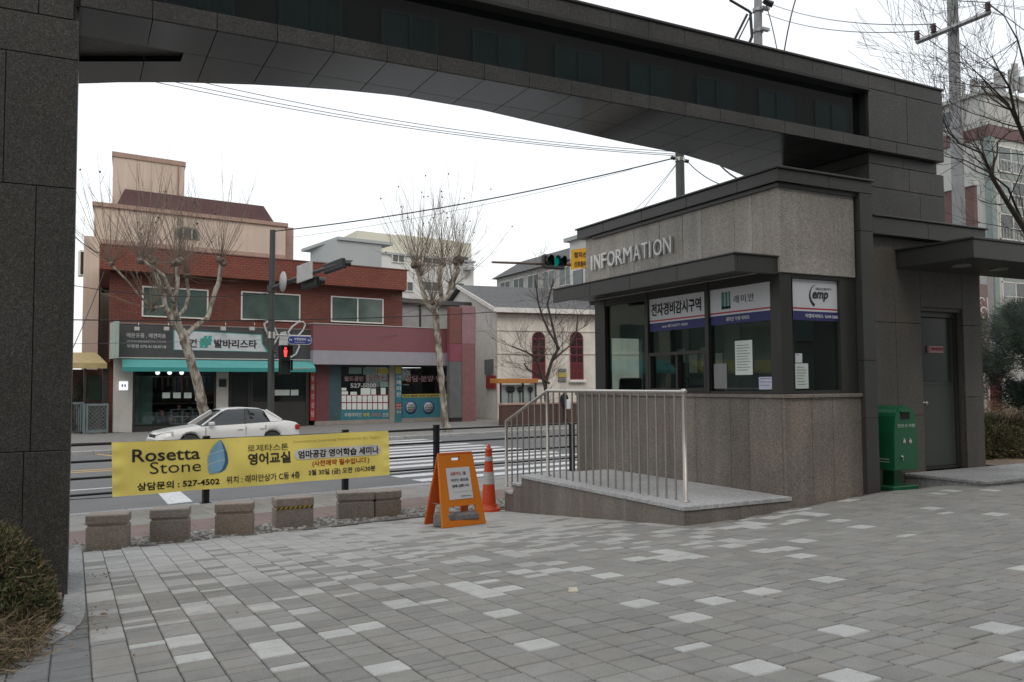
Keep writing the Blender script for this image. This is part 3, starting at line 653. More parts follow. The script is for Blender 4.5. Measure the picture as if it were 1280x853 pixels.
textmesh('emp', P+rv*w_*.40+up*h_*.47, rv, up, w_*.33, h_*.24, ink, o, bold=.02, shear=.25)
textmesh('SECURITY', P+rv*w_*.47+up*h_*.76, rv, up, w_*.34, h_*.055, greyink, o)
textmesh('이엠피서비스 1644-2660', P+rv*w_*.24+up*h_*.06, rv, up, w_*.70, h_*.10, white, o, bold=.01)
mb = MB(); pts = []
for k in range(9):
    a_ = R(105+k*17); pts.append((P+rv*w_*.52+up*h_*.60+rv*math.cos(a_)*w_*.19+up*math.sin(a_)*h_*.30))
for k in range(8, -1, -1):
    a_ = R(105+k*17); th = .05*(k/8)+.005; pts.append((P+rv*w_*.52+up*h_*.60+rv*math.cos(a_)*w_*(.19-th)+up*math.sin(a_)*h_*(.30-th*1.3)))
mb.prism(pts, Vector((0, -1, 0))*.003); build(mb, 'logo_arc', ink, parent=o)
# notices stuck to the panes
def sheetX(px0, px1, y0, y1, m, label, lines=0, body=None):
    A = atX(px0, y1, XF-.004); B = atX(px1, y1, XF-.004); T = atX(px0, y0, XF-.004); mb = MB(); mb.box(XF-.006, B.y, A.z, XF-.003, A.y, T.z); o = build(mb, 'notice_sheet', m, parent=kiosk, label=label)
    for i in range(lines):
        z = T.z-(T.z-A.z)*(.14+.8*i/lines); e = random.random()*.3
        mb = MB(); mb.box(XF-.0075, A.y-(A.y-B.y)*(.9-e), z-.004, XF-.006, A.y-(A.y-B.y)*.1, z+.004); BASE[o] = BASE[kiosk]; build(mb, 'print_line', greyink, parent=o)
sheetX(919.5, 941, 426.5, 469, paper, 'tall pale green notice sheet on the pane', 10)
sheetX(949, 966, 471.5, 487, mat('paper_blue', (.5, .5, .62), .7), 'small pale blue card in the corner of the pane', 3)
sheetX(893, 909, 455, 486, mat('paper_grey', (.22, .21, .21), .8), 'faded sheet seen through the pane')
def sheetY(px0, px1, y0, y1, m, label, lines=0):
    A = atY(px0, y1, KY+.045); B = atY(px1, y1, KY+.045); T = atY(px0, y0, KY+.045); mb = MB(); mb.box(A.x, KY+.04, A.z, B.x, KY+.044, T.z); o = build(mb, 'notice_sheet', m, parent=kiosk, label=label); BASE[o] = BASE[kiosk]
    for i in range(lines):
        z = T.z-(T.z-A.z)*(.15+.8*i/lines); mb = MB(); mb.box(A.x+(B.x-A.x)*.12, KY+.038, z-.004, B.x-(B.x-A.x)*(.12+.3*random.random()), KY+.0395, z+.003); build(mb, 'print_line', greyink, parent=o)
sheetY(994.3, 1010.5, 454.5, 486, paper, 'pale green notice sheet low on the pane', 7); sheetY(994, 1002.5, 442, 453.5, white, 'small white sticker above the notice', 1)
# raised letters
ZL0, ZL1 = atX(737, 338, KX-.02), atX(737, 315, KX-.02)
ya, yb = atX(740.5, 330, KX-.03).y, atX(841, 310, KX-.03).y; hL = atX(842, 296.5, KX-.03).z-atX(842, 317.5, KX-.03).z; zl = (atX(842, 317.5, KX-.03).z+atX(737, 338, KX-.03).z)/2
wd = dict(I=.35, N=1, F=.75, O=1.15, R=.95, M=1.25, A=1.0, T=.85); word = 'INFORMATION'; tot = sum(wd[c]+.22 for c in word)-.22
y = ya; L = ya-yb; lm = mat('letter_metal', (.80, .80, .78), .5, 0, fine=.02)
for c in word:
    ww = wd[c]*L/tot; textmesh(c, (KX-.02, y, zl), (0, -1, 0), (0, 0, 1), ww if c != 'I' else ww*.55, hL, lm, kiosk, 'letter', depth=.032, lift=.012); y -= ww+.22*L/tot
# low box on the roof
mb = MB(); mb.box(8.0, KY+.6, zc1+.02, 8.3, KY+.9, zc1+.14, .01); build(mb, 'roof_vent', alu, parent=kiosk)
# chair inside
q = atX(787, 470, KX+.55); ch = thing('office_chair', 'black office chair behind the kiosk counter by the far pane', 'chair', (KX+.55, q.y, .06))
mb = MB(); mb.obox((KX+.55, q.y, 1.12), (1, 0, 0), (0, 1, .12), (0, -.12, 1), .22, .035, .3, .03); build(mb, 'backrest', mat('chair_fabric', (.015, .015, .017), .8), parent=ch)
mb = MB(); mb.box(KX+.33, q.y-.47, .5, KX+.77, q.y-.03, .58, .03); build(mb, 'seat', MC['chair_fabric'], parent=ch)
mb = MB(); mb.lathe([(.03, 0), (.03, .45)], (KX+.55, q.y-.25, .08), 8); build(mb, 'gas_lift', alu2, parent=ch)
for k in range(5):
    a_ = k*6.283/5; mb = MB(); mb.tube([(KX+.55, q.y-.25, .13), (KX+.55+.27*math.cos(a_), q.y-.25+.27*math.sin(a_), .1)], .018, 6); build(mb, 'foot', alu2, parent=ch)

# ------------------------------------------------------------------ platform and steps beside the kiosk
DX0, DY0 = 5.85, 7.2
yd1 = atX(651.6, 593, DX0).y; st1 = atX(640.6, 604, DX0); st2 = atX(628.7, 613.5, DX0); z1s = atX(645, 604, DX0).z
plat = thing('platform', 'raised granite platform with two end steps along the kiosk wall', 'platform', ((DX0+KX)/2, (DY0+yd1)/2, -.4))
ye1, ye2 = yd1+.27, yd1+.54; zt1 = atX(646, 604, DX0).z; zt2 = atX(634, 613.5, DX0).z
for i, (a, b) in enumerate(zip([DY0, 8.5, 9.8], [8.5, 9.8, yd1])):
    for xa_, xb_ in ((DX0-.02, 6.65), (6.65, KX)): panel(xa_, a-(.02 if i == 0 else 0), -.05, xb_, b, 0, G_cap, plat, 'top_slab', gap=.002, ax='X')
cutsY = [DY0]+[atX(p, 620, DX0).y for p in (783, 724, 675)]+[yd1]
for a, b in zip(cutsY, cutsY[1:]): panel(DX0, a, -.9, DX0+.05, b, -.052, G_wall, plat, 'side_panel', gap=.002, ax='X')
xf = atY(925, 630, DY0).x
for a, b in ((DX0, xf), (xf, KX)): panel(a, DY0, -.6, b, DY0+.05, -.052, G_wall, plat, 'side_panel', gap=.002)
for y0_, y1_, zz in ((yd1, ye1, zt1), (ye1, ye2, zt2)):
    panel(DX0-.02, y0_, zz-.04, KX, y1_, zz, G_cap, plat, 'step_tread', gap=.002); panel(DX0, y0_, -.9, DX0+.05, y1_, zz-.042, G_wall, plat, 'side_panel', gap=.002, ax='X')
    panel(DX0+.05, y1_-.05, -.9, KX, y1_, zz-.042, G_wall, plat, 'step_riser', gap=.001)
mb = MB(); mb.box(DX0+.05, DY0+.05, -.9, KX, yd1-.01, -.06); build(mb, 'core', black, parent=plat)
# railing
RX = 6.09; ZR = atX(856, 490, RX).z; yp0 = atX(856, 560, RX).y; yp1 = atX(684.5, 540, RX).y; yp2 = atX(633, 560, RX).y; zlow = atX(633.5, 527, RX).z
rail = thing('railing', 'stainless steel railing with upright bars on the platform edge', 'railing', (RX, (yp0+yp2)/2, 0))
mb = MB(); mb.tube([(RX, yp0-.01, ZR), (RX, yp1, ZR), (RX, yp2, zlow)], .024, 12); build(mb, 'handrail', steel, parent=rail)
mb = MB(); mb.lathe([(.0, -.04), (.028, -.03), (.04, 0), (.028, .03), (0, .04)], (RX, yp0, ZR), 14); build(mb, 'end_ball', steel, parent=rail)
def zdeck(y): return 0 if y < yd1 else zt1 if y < ye1 else zt2
dm_ = mat('stainless_bar', (.42, .39, .355), .38, .8, fine=.03)
for y, zt_ in ((yp0, ZR), (yp1, ZR), (yp2, zlow)):
    mb = MB(); mb.lathe([(.045, 0), (.045, .012), (.026, .016), (.026, zt_-zdeck(y))], (RX, y, zdeck(y)), 12); build(mb, 'post', dm_, parent=rail)
dm_ = mat('stainless_bar', (.36, .33, .30), .35, .85, fine=.03)
n = 18
for k in range(1, n): y = yp0+(yp1-yp0)*k/n; mb = MB(); mb.lathe([(.0125, 0), (.0125, ZR-.02-zdeck(y))], (RX, y, zdeck(y)), 8); build(mb, 'bar', dm_, parent=rail)
n2 = max(6, int((yp2-yp1)/((yp1-yp0)/n)))
for k in range(1, n2): y = yp1+(yp2-yp1)*k/n2; zt_ = ZR+(zlow-ZR)*k/n2; mb = MB(); mb.lathe([(.0125, 0), (.0125, zt_-.02-zdeck(y))], (RX, y, zdeck(y)), 8); build(mb, 'bar', dm_, parent=rail)
print('deck', yd1, zt1, zt2, 'rail', ZR, yp0, yp1, yp2, zlow, 'kiosk', ZW, zc0, zc1, zt, zbt, XC, ztop, zmid, xr, XK2)

# ------------------------------------------------------------------ bin
BP = onG(1122, 610); bx0 = atY(1117, 560, 7.5).x; bx1 = atY(1148, 560, 7.5).x
gy = 7.35; zg = atY(1130, 611, gy).z; L = atY(1100, 530, gy+.0)
bx0 = atY(1116, 560, gy).x; bx1 = atY(1146.5, 555, gy).x; dpt = .45
zb0, zb1 = atY(1130, 588, gy).z, atY(1132, 507, gy).z
binm = mat('bin_green', (.010, .115, .048), .35, var=.06, fine=.02)
bn = thing('recycling_bin', 'green round-topped clothes collection bin on a post beside the steel door', 'bin', ((bx0+bx1)/2, gy+dpt/2, zg))
wb = (bx1-bx0); cxm = (bx0+bx1)/2; hb = zb1-zb0
pts = [(cxm-wb*.5, zb0), (cxm+wb*.5, zb0), (cxm+wb*.47, zb0+hb*.6)]
for k in range(13): a_ = math.pi*k/12; pts.append((cxm+wb*.43*math.cos(a_), zb1-hb*.22+hb*.22*math.sin(a_)))
pts.append((cxm-wb*.47, zb0+hb*.6))
mb = MB(); mb.prism([(x, gy, z) for x, z in pts], (0, dpt, 0)); bodyo = build(mb, 'body', binm, parent=bn); bodyo.data.polygons.foreach_set('use_smooth', [False]*len(bodyo.data.polygons))
mb = MB(); mb.prism([(cxm+(x-cxm)*.97, gy-.015, zb0+.01+(z-zb0)*.975) for x, z in pts], (0, .015, 0)); build(mb, 'front_plate', binm, parent=bn)
a = atY(1126, 524, gy-.015); b = atY(1136, 515, gy-.015); mb = MB(); mb.box(a.x, gy-.025, a.z, b.x, gy-.016, b.z, 0); build(mb, 'slot', black, parent=bn)
mb = MB(); mb.box(a.x-.015, gy-.035, b.z-.005, b.x+.015, gy-.016, b.z+.02, .004); build(mb, 'slot_hood', binm, parent=bn)
bp_ = mat('bin_print', (.45, .55, .48), .6, fine=0); bw = mat('bin_figure', (.5, .42, .4), .6, fine=0)
a = atY(1121.5, 535, gy-.017); b = atY(1143.5, 531, gy-.017); textmesh('헌옷수거함', (a.x, gy-.0155, a.z), (1, 0, 0), (0, 0, 1), b.x-a.x, .045, bp_, bn, bold=.01)
for px in (1130.5, 1138):
    c = atY(px, 553, gy-.017); mb = MB(); mb.lathe([(.018, 0), (.03, .004), (.0, .006)], (c.x, gy-.0155, c.z), 12, (0, -1, 0)); mb.lathe([(.013, 0), (.015, .004), (0, .005)], (c.x, gy-.0155, c.z+.035), 10, (0, -1, 0)); build(mb, 'printed_figure', bw, parent=bn)
c = atY(1127, 571, gy-.017); mb = MB(); mb.lathe([(.014, 0), (.014, .02), (0, .022)], (c.x, gy-.015, c.z), 10, (0, -1, 0)).box(c.x-.006, gy-.045, c.z-.05, c.x+.01, gy-.02, c.z-.005, .003); build(mb, 'padlock', steel, parent=bn)
for i in range(3): mb = MB(); mb.box(bx0-.002+.012, gy+.06, zb0+.14-.035*i, bx0-.006+.009, gy+.06+(.3, .24, .33)[i], zb0+.15-.035*i); build(mb, 'print_line', bp_, parent=bn)
mb = MB(); mb.box(cxm-.075, gy+.12, zg+.02, cxm+.075, gy+.3, zb0, .004); build(mb, 'post', binm, parent=bn)
mb = MB(); mb.box(cxm-wb*.52, gy+.0, zg-.02, cxm+wb*.52, gy+dpt, zg+.03, .006); build(mb, 'base_plate', binm, parent=bn)

# ------------------------------------------------------------------ granite bollards
def bollard(pl, pr, ytop, yl, yr, label, grp, depth=.3):
    A = onG(pl, yl); B = onG(pr, yr); u = B-A; wd_ = math.hypot(u.x, u.y); a_ = math.atan2(u.y, u.x)
    zt_ = EYE.z+ray(pl, ytop).z*((A-EYE).dot(FW)/1.0); h = zt_-A.z
    u = Vector((math.cos(a_), math.sin(a_), 0)); v = Vector((-u.y, u.x, 0)); c = A+u*wd_/2+v*depth/2
    zb_ = min(A.z, B.z)-.05; t = thing('bollard', label, 'bollard', (c.x, c.y, zb_), grp)
    def ob(hw, hd, za, zb2, name, m, b=.012): mb = MB(); mb.obox((c.x, c.y, (za+zb2)/2), u, v, (0, 0, 1), hw, hd, (zb2-za)/2, b); return build(mb, name, m, parent=t)
    ob(wd_/2, depth/2, zb_, A.z+h*.66, 'body', G_boll); ob(wd_/2-.018, depth/2-.018, A.z+h*.66, A.z+h*.72, 'groove', G_boll, 0); ob(wd_/2+.004, depth/2+.004, A.z+h*.72, A.z+h, 'cap', G_boll)
    return t, c, u, v, wd_, A.z, h
gb = 'granite block bollards across the gateway'
bollard(106, 158, 645.5, 688, 684.5, 'brown granite block bollard nearest the gate pier', gb)
bollard(186.5, 234.5, 638, 679, 676, 'brown granite block bollard second from the gate pier', gb)
bollard(268, 316, 631, 670.5, 667.5, 'brown granite block bollard third from the gate pier, without tape', gb)
t, c, u, v, wd_, z0_, h = bollard(345, 392, 624.5, 663, 659, 'granite block bollard with black and yellow tape across its front', gb)
tape = mat('tape_yellow', (.5, .36, .05), .5, fine=0)
zt_ = z0_+h*.69; P0 = c-v*(.15-.012)-u*wd_/2
mb = MB(); mb.prism([P0+Vector((0, 0, zt_-P0.z-.018)), P0+u*wd_+Vector((0, 0, zt_-P0.z-.012)), P0+u*wd_+Vector((0, 0, zt_-P0.z+.018)), P0+Vector((0, 0, zt_-P0.z+.014))], -v*.016); to = build(mb, 'tape', tape, parent=t); BASE[to] = BASE[t]
for k in range(8):
    Q = P0-v*.0165+u*wd_*(k+.15)/8+Vector((0, 0, zt_-P0.z-.016)); mb = MB(); mb.prism([Q, Q+u*.025, Q+u*.05+Vector((0, 0, .03)), Q+u*.025+Vector((0, 0, .03))], -v*.002); build(mb, 'tape_stripe', ink, parent=to)
bollard(422, 468, 617, 653.5, 650.5, 'granite block bollard touching the last one, on its gate pier side', gb, .34)
bollard(469.5, 502, 615.5, 650.3, 647.5, 'granite block bollard at the end of the row, nearest the orange board', gb, .34)

# ------------------------------------------------------------------ orange A-board with stones
A = onG(554, 661); FH = Vector((FW.x, FW.y, 0)).normalized(); RH = Vector((RT.x, RT.y, 0)).normalized()
v = (FH*.80-RH*.60).normalized(); u = Vector((v.y, -v.x, 0)); wA = .60
for k in range(60):
    wA = .45+.005*k
    if proj(A+u*wA)[0] >= 607: break
LEAN = .22
hh = .95
for k in range(200):
    hh = .6+.004*k
    if proj(A+v*LEAN+Vector((0, 0, hh)))[1] < 567.5: break
print('board', wA, hh)
org = mat('board_orange', (.66, .19, .012), .45, var=.05, fine=.03); org2 = mat('board_red_orange', (.6, .11, .012), .45, var=.05, fine=.03)
ab = thing('sandwich_board', 'orange folding floor board with a white notice, stones laid across its feet', 'sign', (A+u*wA/2+v*LEAN))
zf = Vector((0, 0, 1)); nF = (zf*hh+v*LEAN).normalized(); lF = math.hypot(hh, LEAN)
c = A+u*wA/2
def leaf(c, up_, L_, m, name, nrm, wtop):
    """trapezoid board with a hand slot and an opening near its foot, walls built as bars round the holes"""
    def P(a_, b_): # a -1..1 across, b 0..1 up
        w_ = (wA/2)*(1-b_)+wtop/2*b_; return c+u*(a_*w_)+up_*(L_*b_)
    parts = []
    rows_ = [0, .085, .27, .885, .93, 1]; mb = MB()
    def bar(a0, a1, b0, b1): mb.prism([P(a0, b0), P(a1, b0), P(a1, b1), P(a0, b1)], nrm*.03)
    bar(-1, 1, 0, .085); bar(-1, -.66, .085, .27); bar(.66, 1, .085, .27); bar(-1, 1, .27, .885); bar(-1, -.26, .885, .94); bar(.26, 1, .885, .94); bar(-1, 1, .94, 1)
    o = build(mb, name, m, parent=ab); BASE[o] = BASE[ab]
    mb = MB()
    for sgn in (-1, 1): mb.tube([P(sgn*.985, .01)+nrm*.015, P(sgn*.97, .98)+nrm*.015], .018, 6)
    mb.tube([P(-.97, .985)+nrm*.015, P(.97, .985)+nrm*.015], .02, 6).tube([P(-.985, .012)+nrm*.015, P(.985, .012)+nrm*.015], .018, 6); build(mb, 'rim', m, parent=o)
    return P, o
nr = u.cross(nF).normalized()
wt = wA*.80
P, fo = leaf(c, nF, lF, org, 'front_panel', -nr if nr.dot(v) < 0 else nr, wt)
upb = (zf*hh-v*LEAN).normalized(); cb_ = c+v*(2*LEAN+.02); nrb = upb.cross(u).normalized()
P2, bo = leaf(cb_, upb, lF, org2, 'rear_panel', nrb if nrb.dot(v) < 0 else -nrb, wt)
nn = nr if nr.dot(v) < 0 else -nr
Ww = (P(.58, .37)-P(-.58, .37)).length
mb = MB(); mb.prism([P(-.60, .36)+nn*.004, P(.60, .36)+nn*.004, P(.66, .79)+nn*.004, P(-.66, .79)+nn*.004], nn*.003); no = build(mb, 'notice_sheet', white, parent=ab); BASE[no] = BASE[ab]
rc = mat('notice_red', (.5, .08, .06), .7, fine=0)
for body, a0, a1, b0, b1, m in (('교통카드', -.45, .15, .685, .73, rc), ('및', .25, .4, .685, .73, ink), ('외부인 출입을', -.45, .5, .60, .64, greyink), ('일체 금합니다.', -.4, .5, .52, .56, ink), ('관리사무소', .0, .5, .39, .405, greyink)):
    o_ = P(a0, b0)+nn*.007; textmesh(body, o_, u, nF, (P(a1, b0)-P(a0, b0)).length, lF*(b1-b0), m, no, bold=.01, lift=.001)
mb = MB(); s0 = P(-.38, .455)+nn*.008; mb.prism([s0, s0+u*.3, s0+u*.3+nF*.003, s0+nF*.003], nn*.001); build(mb, 'print_line', greyink, parent=no)
mb = MB(); mb.tube([P(-.9, .3)+v*.04, P2(-.9, .3)-v*.02], .006, 5); build(mb, 'stay', steel, parent=ab)
stm = granite('paving_stone', .2, .12, .28, rough=.85, rnd=.1)
def stone(pc, hx, hy, hz, rot, label, m=stm):
    ca, sa = math.cos(rot), math.sin(rot); mb = MB(); mb.obox((0, 0, 0), (ca, sa, 0), (-sa, ca, 0), (0, 0, 1), hx, hy, hz, .02)
    mb.v = [(x*(1+.05*math.sin(y*40+z*31)), y*(1+.05*math.sin(x*37)), z) for x, y, z in mb.v]; mb.v = [(x+pc[0], y+pc[1], z+pc[2]+hz) for x, y, z in mb.v]
    build(mb, 'stone', m, label=label, cat='stone', group='stones weighing down the orange board')
q1 = P(.1, .085)+v*.06; stone((q1.x+.03, q1.y+.02, q1.z-.015), .17, .09, .045, RA-.1, 'flat grey stone lying across the front foot of the orange board')
q2 = P(-.6, .03)+v*.16; stone((q2.x, q2.y, g(q2.x, q2.y)), .09, .13, .09, .5, 'upright grey stone between the two leaves of the orange board')

# ------------------------------------------------------------------ traffic cone
C = onG(615.5, 640); C = C+Vector((.0, .12, 0)); dd = (C-EYE).dot(FW); ztp = proj(C)[1]; hC = (ztp-555)/FPX*dd; rC = 29/2/FPX*dd*.80; print('cone', hC, rC, C)
cn = thing('traffic_cone', 'orange traffic cone with two silver bands beside the platform steps', 'traffic cone', C)
con = mat('cone_orange', (.62, .07, .015), .4, var=.05, fine=.03); ref = mat('silver_band', (.5, .5, .48), .4, var=.1, fine=.15, fscale=40)
def cr(h): return rC*(.84-.55*h)
mb = MB(); mb.lathe([(rC*1.25, -.02), (rC*1.25, .03), (rC*1.2, .05), (rC*.98, .055), (rC*.95, .11)], C, 24); build(mb, 'base', con, parent=cn)
def seg(a, b, m, name, e=0): mb = MB(); mb.lathe([(cr(a)+e, a*hC), (cr(b)+e, b*hC)], C, 24); build(mb, name, m, parent=cn)
seg(.10, .40, con, 'cone_body'); seg(.40, .58, ref, 'reflective_band', .003); seg(.58, .74, con, 'cone_body'); seg(.74, .81, ref, 'reflective_band', .003); seg(.81, .905, con, 'cone_body')
mb = MB(); mb.lathe([(cr(.9)+.012, hC*.90), (cr(.9)+.012, hC*.92), (cr(.95)*.75, hC*.925), (cr(.95)*.72, hC*.96), (cr(1)*.5, hC*.965), (cr(1)*.45, hC*.985), (.0, hC)], C, 16); build(mb, 'cap', con, parent=cn)

# ------------------------------------------------------------------ roadside fence with the yellow banner
TF = 14.32; zF = zs(14.3)
fence = thing('roadside_fence', 'black metal fence with four rails between pavement and road', 'fence', W(6, TF, zF))
fb = mat('fence_black', (.012, .012, .013), .4, .2, fine=0)
ps = [atT(p, 580, TF).x for p in (257.5, 431.5, 545.5)]; ps = [ps[0]-2.35]+ps+[atT(715, 560, TF).x]; ps = ps+[ps[-1]+2.2]
hp = [atT(257, 545, TF).z, atT(432, 537, TF).z, atT(545, 531, TF).z]; hp = [hp[0]]+hp+[atT(715, 530, TF).z]*2
for s, h in zip(ps, hp):
    mb = MB(RF); mb.box(s-.05, TF-.05, zF-.02, s+.05, TF+.05, h-.03, .006).box(s-.055, TF-.055, h-.03, s+.055, TF+.055, h, .008).box(s-.09, TF-.09, zF, s+.09, TF+.09, zF+.015); build(mb, 'post', fb, parent=fence)
zr4 = [atT(110, y_, TF).z for y_ in (556, 577, 598, 618.5)]; print('rails', zr4, zF, ps)
for z in zr4:
    for a, b in zip([ps[0]-2.4]+ps, ps): mb = MB(RF); mb.tube([(a+.05, TF, z), (b-.05, TF, z)], .02, 8); build(mb, 'rail', fb, parent=fence)
# banner cloth
TB = TF-.085
c00, c10, c11, c01 = atT(140.5, 621.5, TB), atT(487, 594, TB), atT(485, 538.5, TB), atT(140, 553.5, TB)
ban = thing('banner', 'yellow cloth banner with Korean and English lettering tied along the black fence', 'banner', W(5.2, TB, c00.z))
ycl = mat('banner_yellow', (.86, .72, .18), .8, var=.05, scale=2, fine=.03, fscale=200)
def bpt(u_, v_, lift=0):
    a = c00.lerp(c10, u_); b = c01.lerp(c11, u_); p = a.lerp(b, v_)
    sag = -.012*math.sin(math.pi*u_)*(v_)+.006*math.sin(u_*17)*(v_-.5)
    wr = .014*math.sin(u_*9+v_*3)+.008*math.sin(u_*31-v_*5)+.007*math.sin((u_*5+v_)*6.5)*abs(math.sin(u_*4))+.010*math.sin((u_*24+v_*4)*2)*math.exp(-(min(u_, 1-u_)/.09)**2)+.012*math.exp(-((u_-.01)/.02)**2)*math.sin(v_*20)+.008*math.exp(-((u_-.99)/.02)**2)*math.sin(v_*24)+.006*math.sin(v_*9+u_*60)*math.exp(-((u_-.34)/.05)**2)
    return Vector((p.x, TB+wr-lift, p.z+sag))
NU, NW = 120, 16
mb = MB(RF); pts = [bpt(i/NU, j/NW) for i in range(NU+1) for j in range(NW+1)]; pts2 = [p+Vector((0, .004, 0)) for p in pts]
fs = [(i*(NW+1)+j, (i+1)*(NW+1)+j, (i+1)*(NW+1)+j+1, i*(NW+1)+j+1) for i in range(NU) for j in range(NW)]; n0 = len(pts)
mb.add(pts+pts2, fs+[tuple(n0+i for i in reversed(f)) for f in fs], True); build(mb, 'cloth', ycl, parent=ban)
Wb = (c10-c00).length; Hb = (c01-c00).length
def btext(body, u0, u1, v0, v1, m, bold=0.0, name='lettering', lift=.007):
    o = textmesh(body, (0, 0, 0), (1, 0, 0), (0, 1, 0), 1, 1, m, ban, name, depth=0, bold=bold, lift=0)
    for vt in o.data.vertices:
        x, y = vt.co.x+BASE[ban].x, vt.co.y+BASE[ban].y
        vt.co = RF @ bpt(u0+(u1-u0)*x, v0+(v1-v0)*y, lift)-BASE[ban]
    return o
gi = mat('banner_grey', (.07, .07, .065), .8, fine=0); nb = mat('banner_navy', (.035, .03, .09), .8, fine=0); rd = mat('banner_red', (.55, .07, .015), .8, fine=0); bl = mat('banner_black', (.015, .015, .02), .8, fine=0); bwh = mat('banner_white', (.62, .62, .6), .8, fine=0); fgr = mat('banner_faint', (.58, .47, .15), .8, fine=0)
btext('Rosetta', .060, .275, .615, .855, gi, .012); btext('Stone', .115, .278, .375, .60, gi, -.004)
btext('로제타스톤', .440, .592, .70, .84, gi); btext('영어교실', .440, .598, .43, .67, gi, .03)
btext('상담문의 : 527-4502', .075, .340, .075, .225, bl, .02); btext('위치 : 래미안상가 C동 4층', .363, .632, .085, .235, nb, .01); btext('3월 30일 (금) 오전 10시30분', .666, .940, .10, .245, nb, .018)
btext('Innovative Learning Experience by Team', .612, .960, .835, .895, fgr, lift=.012)
btext('(사전예약 필수입니다.)', .682, .915, .29, .44, rd, .02)
def bshape(pts, m, name, lift=.002):
    mb = MB(RF); n = len(pts); q = [bpt(a, b, lift) for a, b in pts]; c = sum(q, Vector())/n; mb.add(q+[c], [(i, (i+1) % n, n) for i in range(n)]); return build(mb, name, m, parent=ban)
pill = []
for k in range(40):
    uu = .617+(.962-.617)*k/39; pill.append((uu, .475+(.03 if k in (0, 39) else 0)))
pill += [(u_, 1.18-v_+0) for u_, v_ in reversed(pill)]
mb = MB(RF); q = []
for k in range(41):
    uu = .612+.355*k/40; e = min(k, 40-k); sh = .10*(1-min(1, e/2.0))**2
    q += [bpt(uu, .475+sh, .007), bpt(uu, .70-sh, .007)]
mb.add(q, [(2*k, 2*k+2, 2*k+3, 2*k+1) for k in range(40)]); build(mb, 'white_strip', bwh, parent=ban)
btext('엄마공감 영어학습 세미나', .627, .955, .50, .67, bl, .03, lift=.010)
bb = mat('stone_blue', (.22, .44, .62), .8, fine=0, var=.12, scale=6); bd = mat('stone_navy', (.05, .13, .24), .8, fine=0); lb = mat('stone_line', (.45, .6, .68), .8, fine=0)
mb = MB(RF)
out = [(.305, .32), (.300, .62), (.310, .78), (.330, .93), (.344, .965), (.355, .93), (.370, .74), (.374, .50), (.372, .44), (.345, .30), (.330, .285)]
def bfill(x0f, x1f, v0, v1, m, name, lift):
    mb = MB(RF); nr_, nc_ = 14, 8; q = []
    for i in range(nr_+1):
        vv = v0+(v1-v0)*i/nr_
        for j in range(nc_+1): q.append(bpt(x0f(i/nr_)+(x1f(i/nr_)-x0f(i/nr_))*j/nc_, vv+.03*(j/nc_-.5)*(1-i/nr_), lift))
    mb.add(q, [(i*(nc_+1)+j, (i+1)*(nc_+1)+j, (i+1)*(nc_+1)+j+1, i*(nc_+1)+j+1) for i in range(nr_) for j in range(nc_)]); return build(mb, name, m, parent=ban)
def lerp_(P, t_):
    for (a, b), (c, d) in zip(P, P[1:]):
        if a <= t_ <= c: return b+(d-b)*(t_-a)/(c-a)
    return P[-1][1]
LE = [(0, .308), (.1, .303), (.45, .301), (.7, .310), (.9, .328), (1, .341)]; RE = [(0, .345), (.08, .362), (.3, .372), (.6, .368), (.85, .357), (1, .347)]; RM = [(0, .338), (.1, .350), (.35, .361), (.6, .358), (.85, .351), (1, .345)]
bfill(lambda t_: lerp_(LE, t_), lambda t_: lerp_(RE, t_), .31, .97, bd, 'emblem_shadow', .006)
bfill(lambda t_: lerp_(LE, t_), lambda t_: lerp_(RM, t_), .31, .965, bb, 'emblem_stone', .008)
for b0 in (.47, .66):
    mb = MB(RF); q = []
    for k in range(9): uu = .302+.056*k/8; vv = b0+.09*(k/8)**.7; q += [bpt(uu, vv, .010), bpt(uu, vv+.022, .010)]
    mb.add(q, [(2*k, 2*k+2, 2*k+3, 2*k+1) for k in range(8)]); build(mb, 'emblem_line', lb, parent=ban)
bshape([(.4085, .38), (.4095, .38), (.4095, .97), (.4085, .97)], fgr, 'divider')
for i, (uu, vv, p_) in enumerate(((0, 1, ps[0]), (0, 0, ps[0]), (1, 1, ps[3]), (1, 0, ps[3]))):
    a = bpt(uu, vv); mb = MB(RF); mb.tube([a, Vector((p_+(.06 if uu == 0 else -.06), TF-.06, a.z+.01))], .007, 5); build(mb, 'tie_cord', ink, parent=ban)
# scrap of paper on the paving
lp_ = onG(716.5, 740); mb = MB(); mb.add([(lp_.x-.04, lp_.y, lp_.z+.004), (lp_.x+.03, lp_.y-.02, lp_.z+.004), (lp_.x+.05, lp_.y+.03, lp_.z+.02), (lp_.x-.01, lp_.y+.04, lp_.z+.025), (lp_.x-.04, lp_.y, lp_.z+.001), (lp_.x+.03, lp_.y-.02, lp_.z+.001)], [(0, 1, 2, 3), (0, 4, 5, 1)]); build(mb, 'paper_scrap', mat('paper_scrap', (.5, .46, .36), .8), label='crumpled scrap of pale paper lying on the open paving', cat='litter')
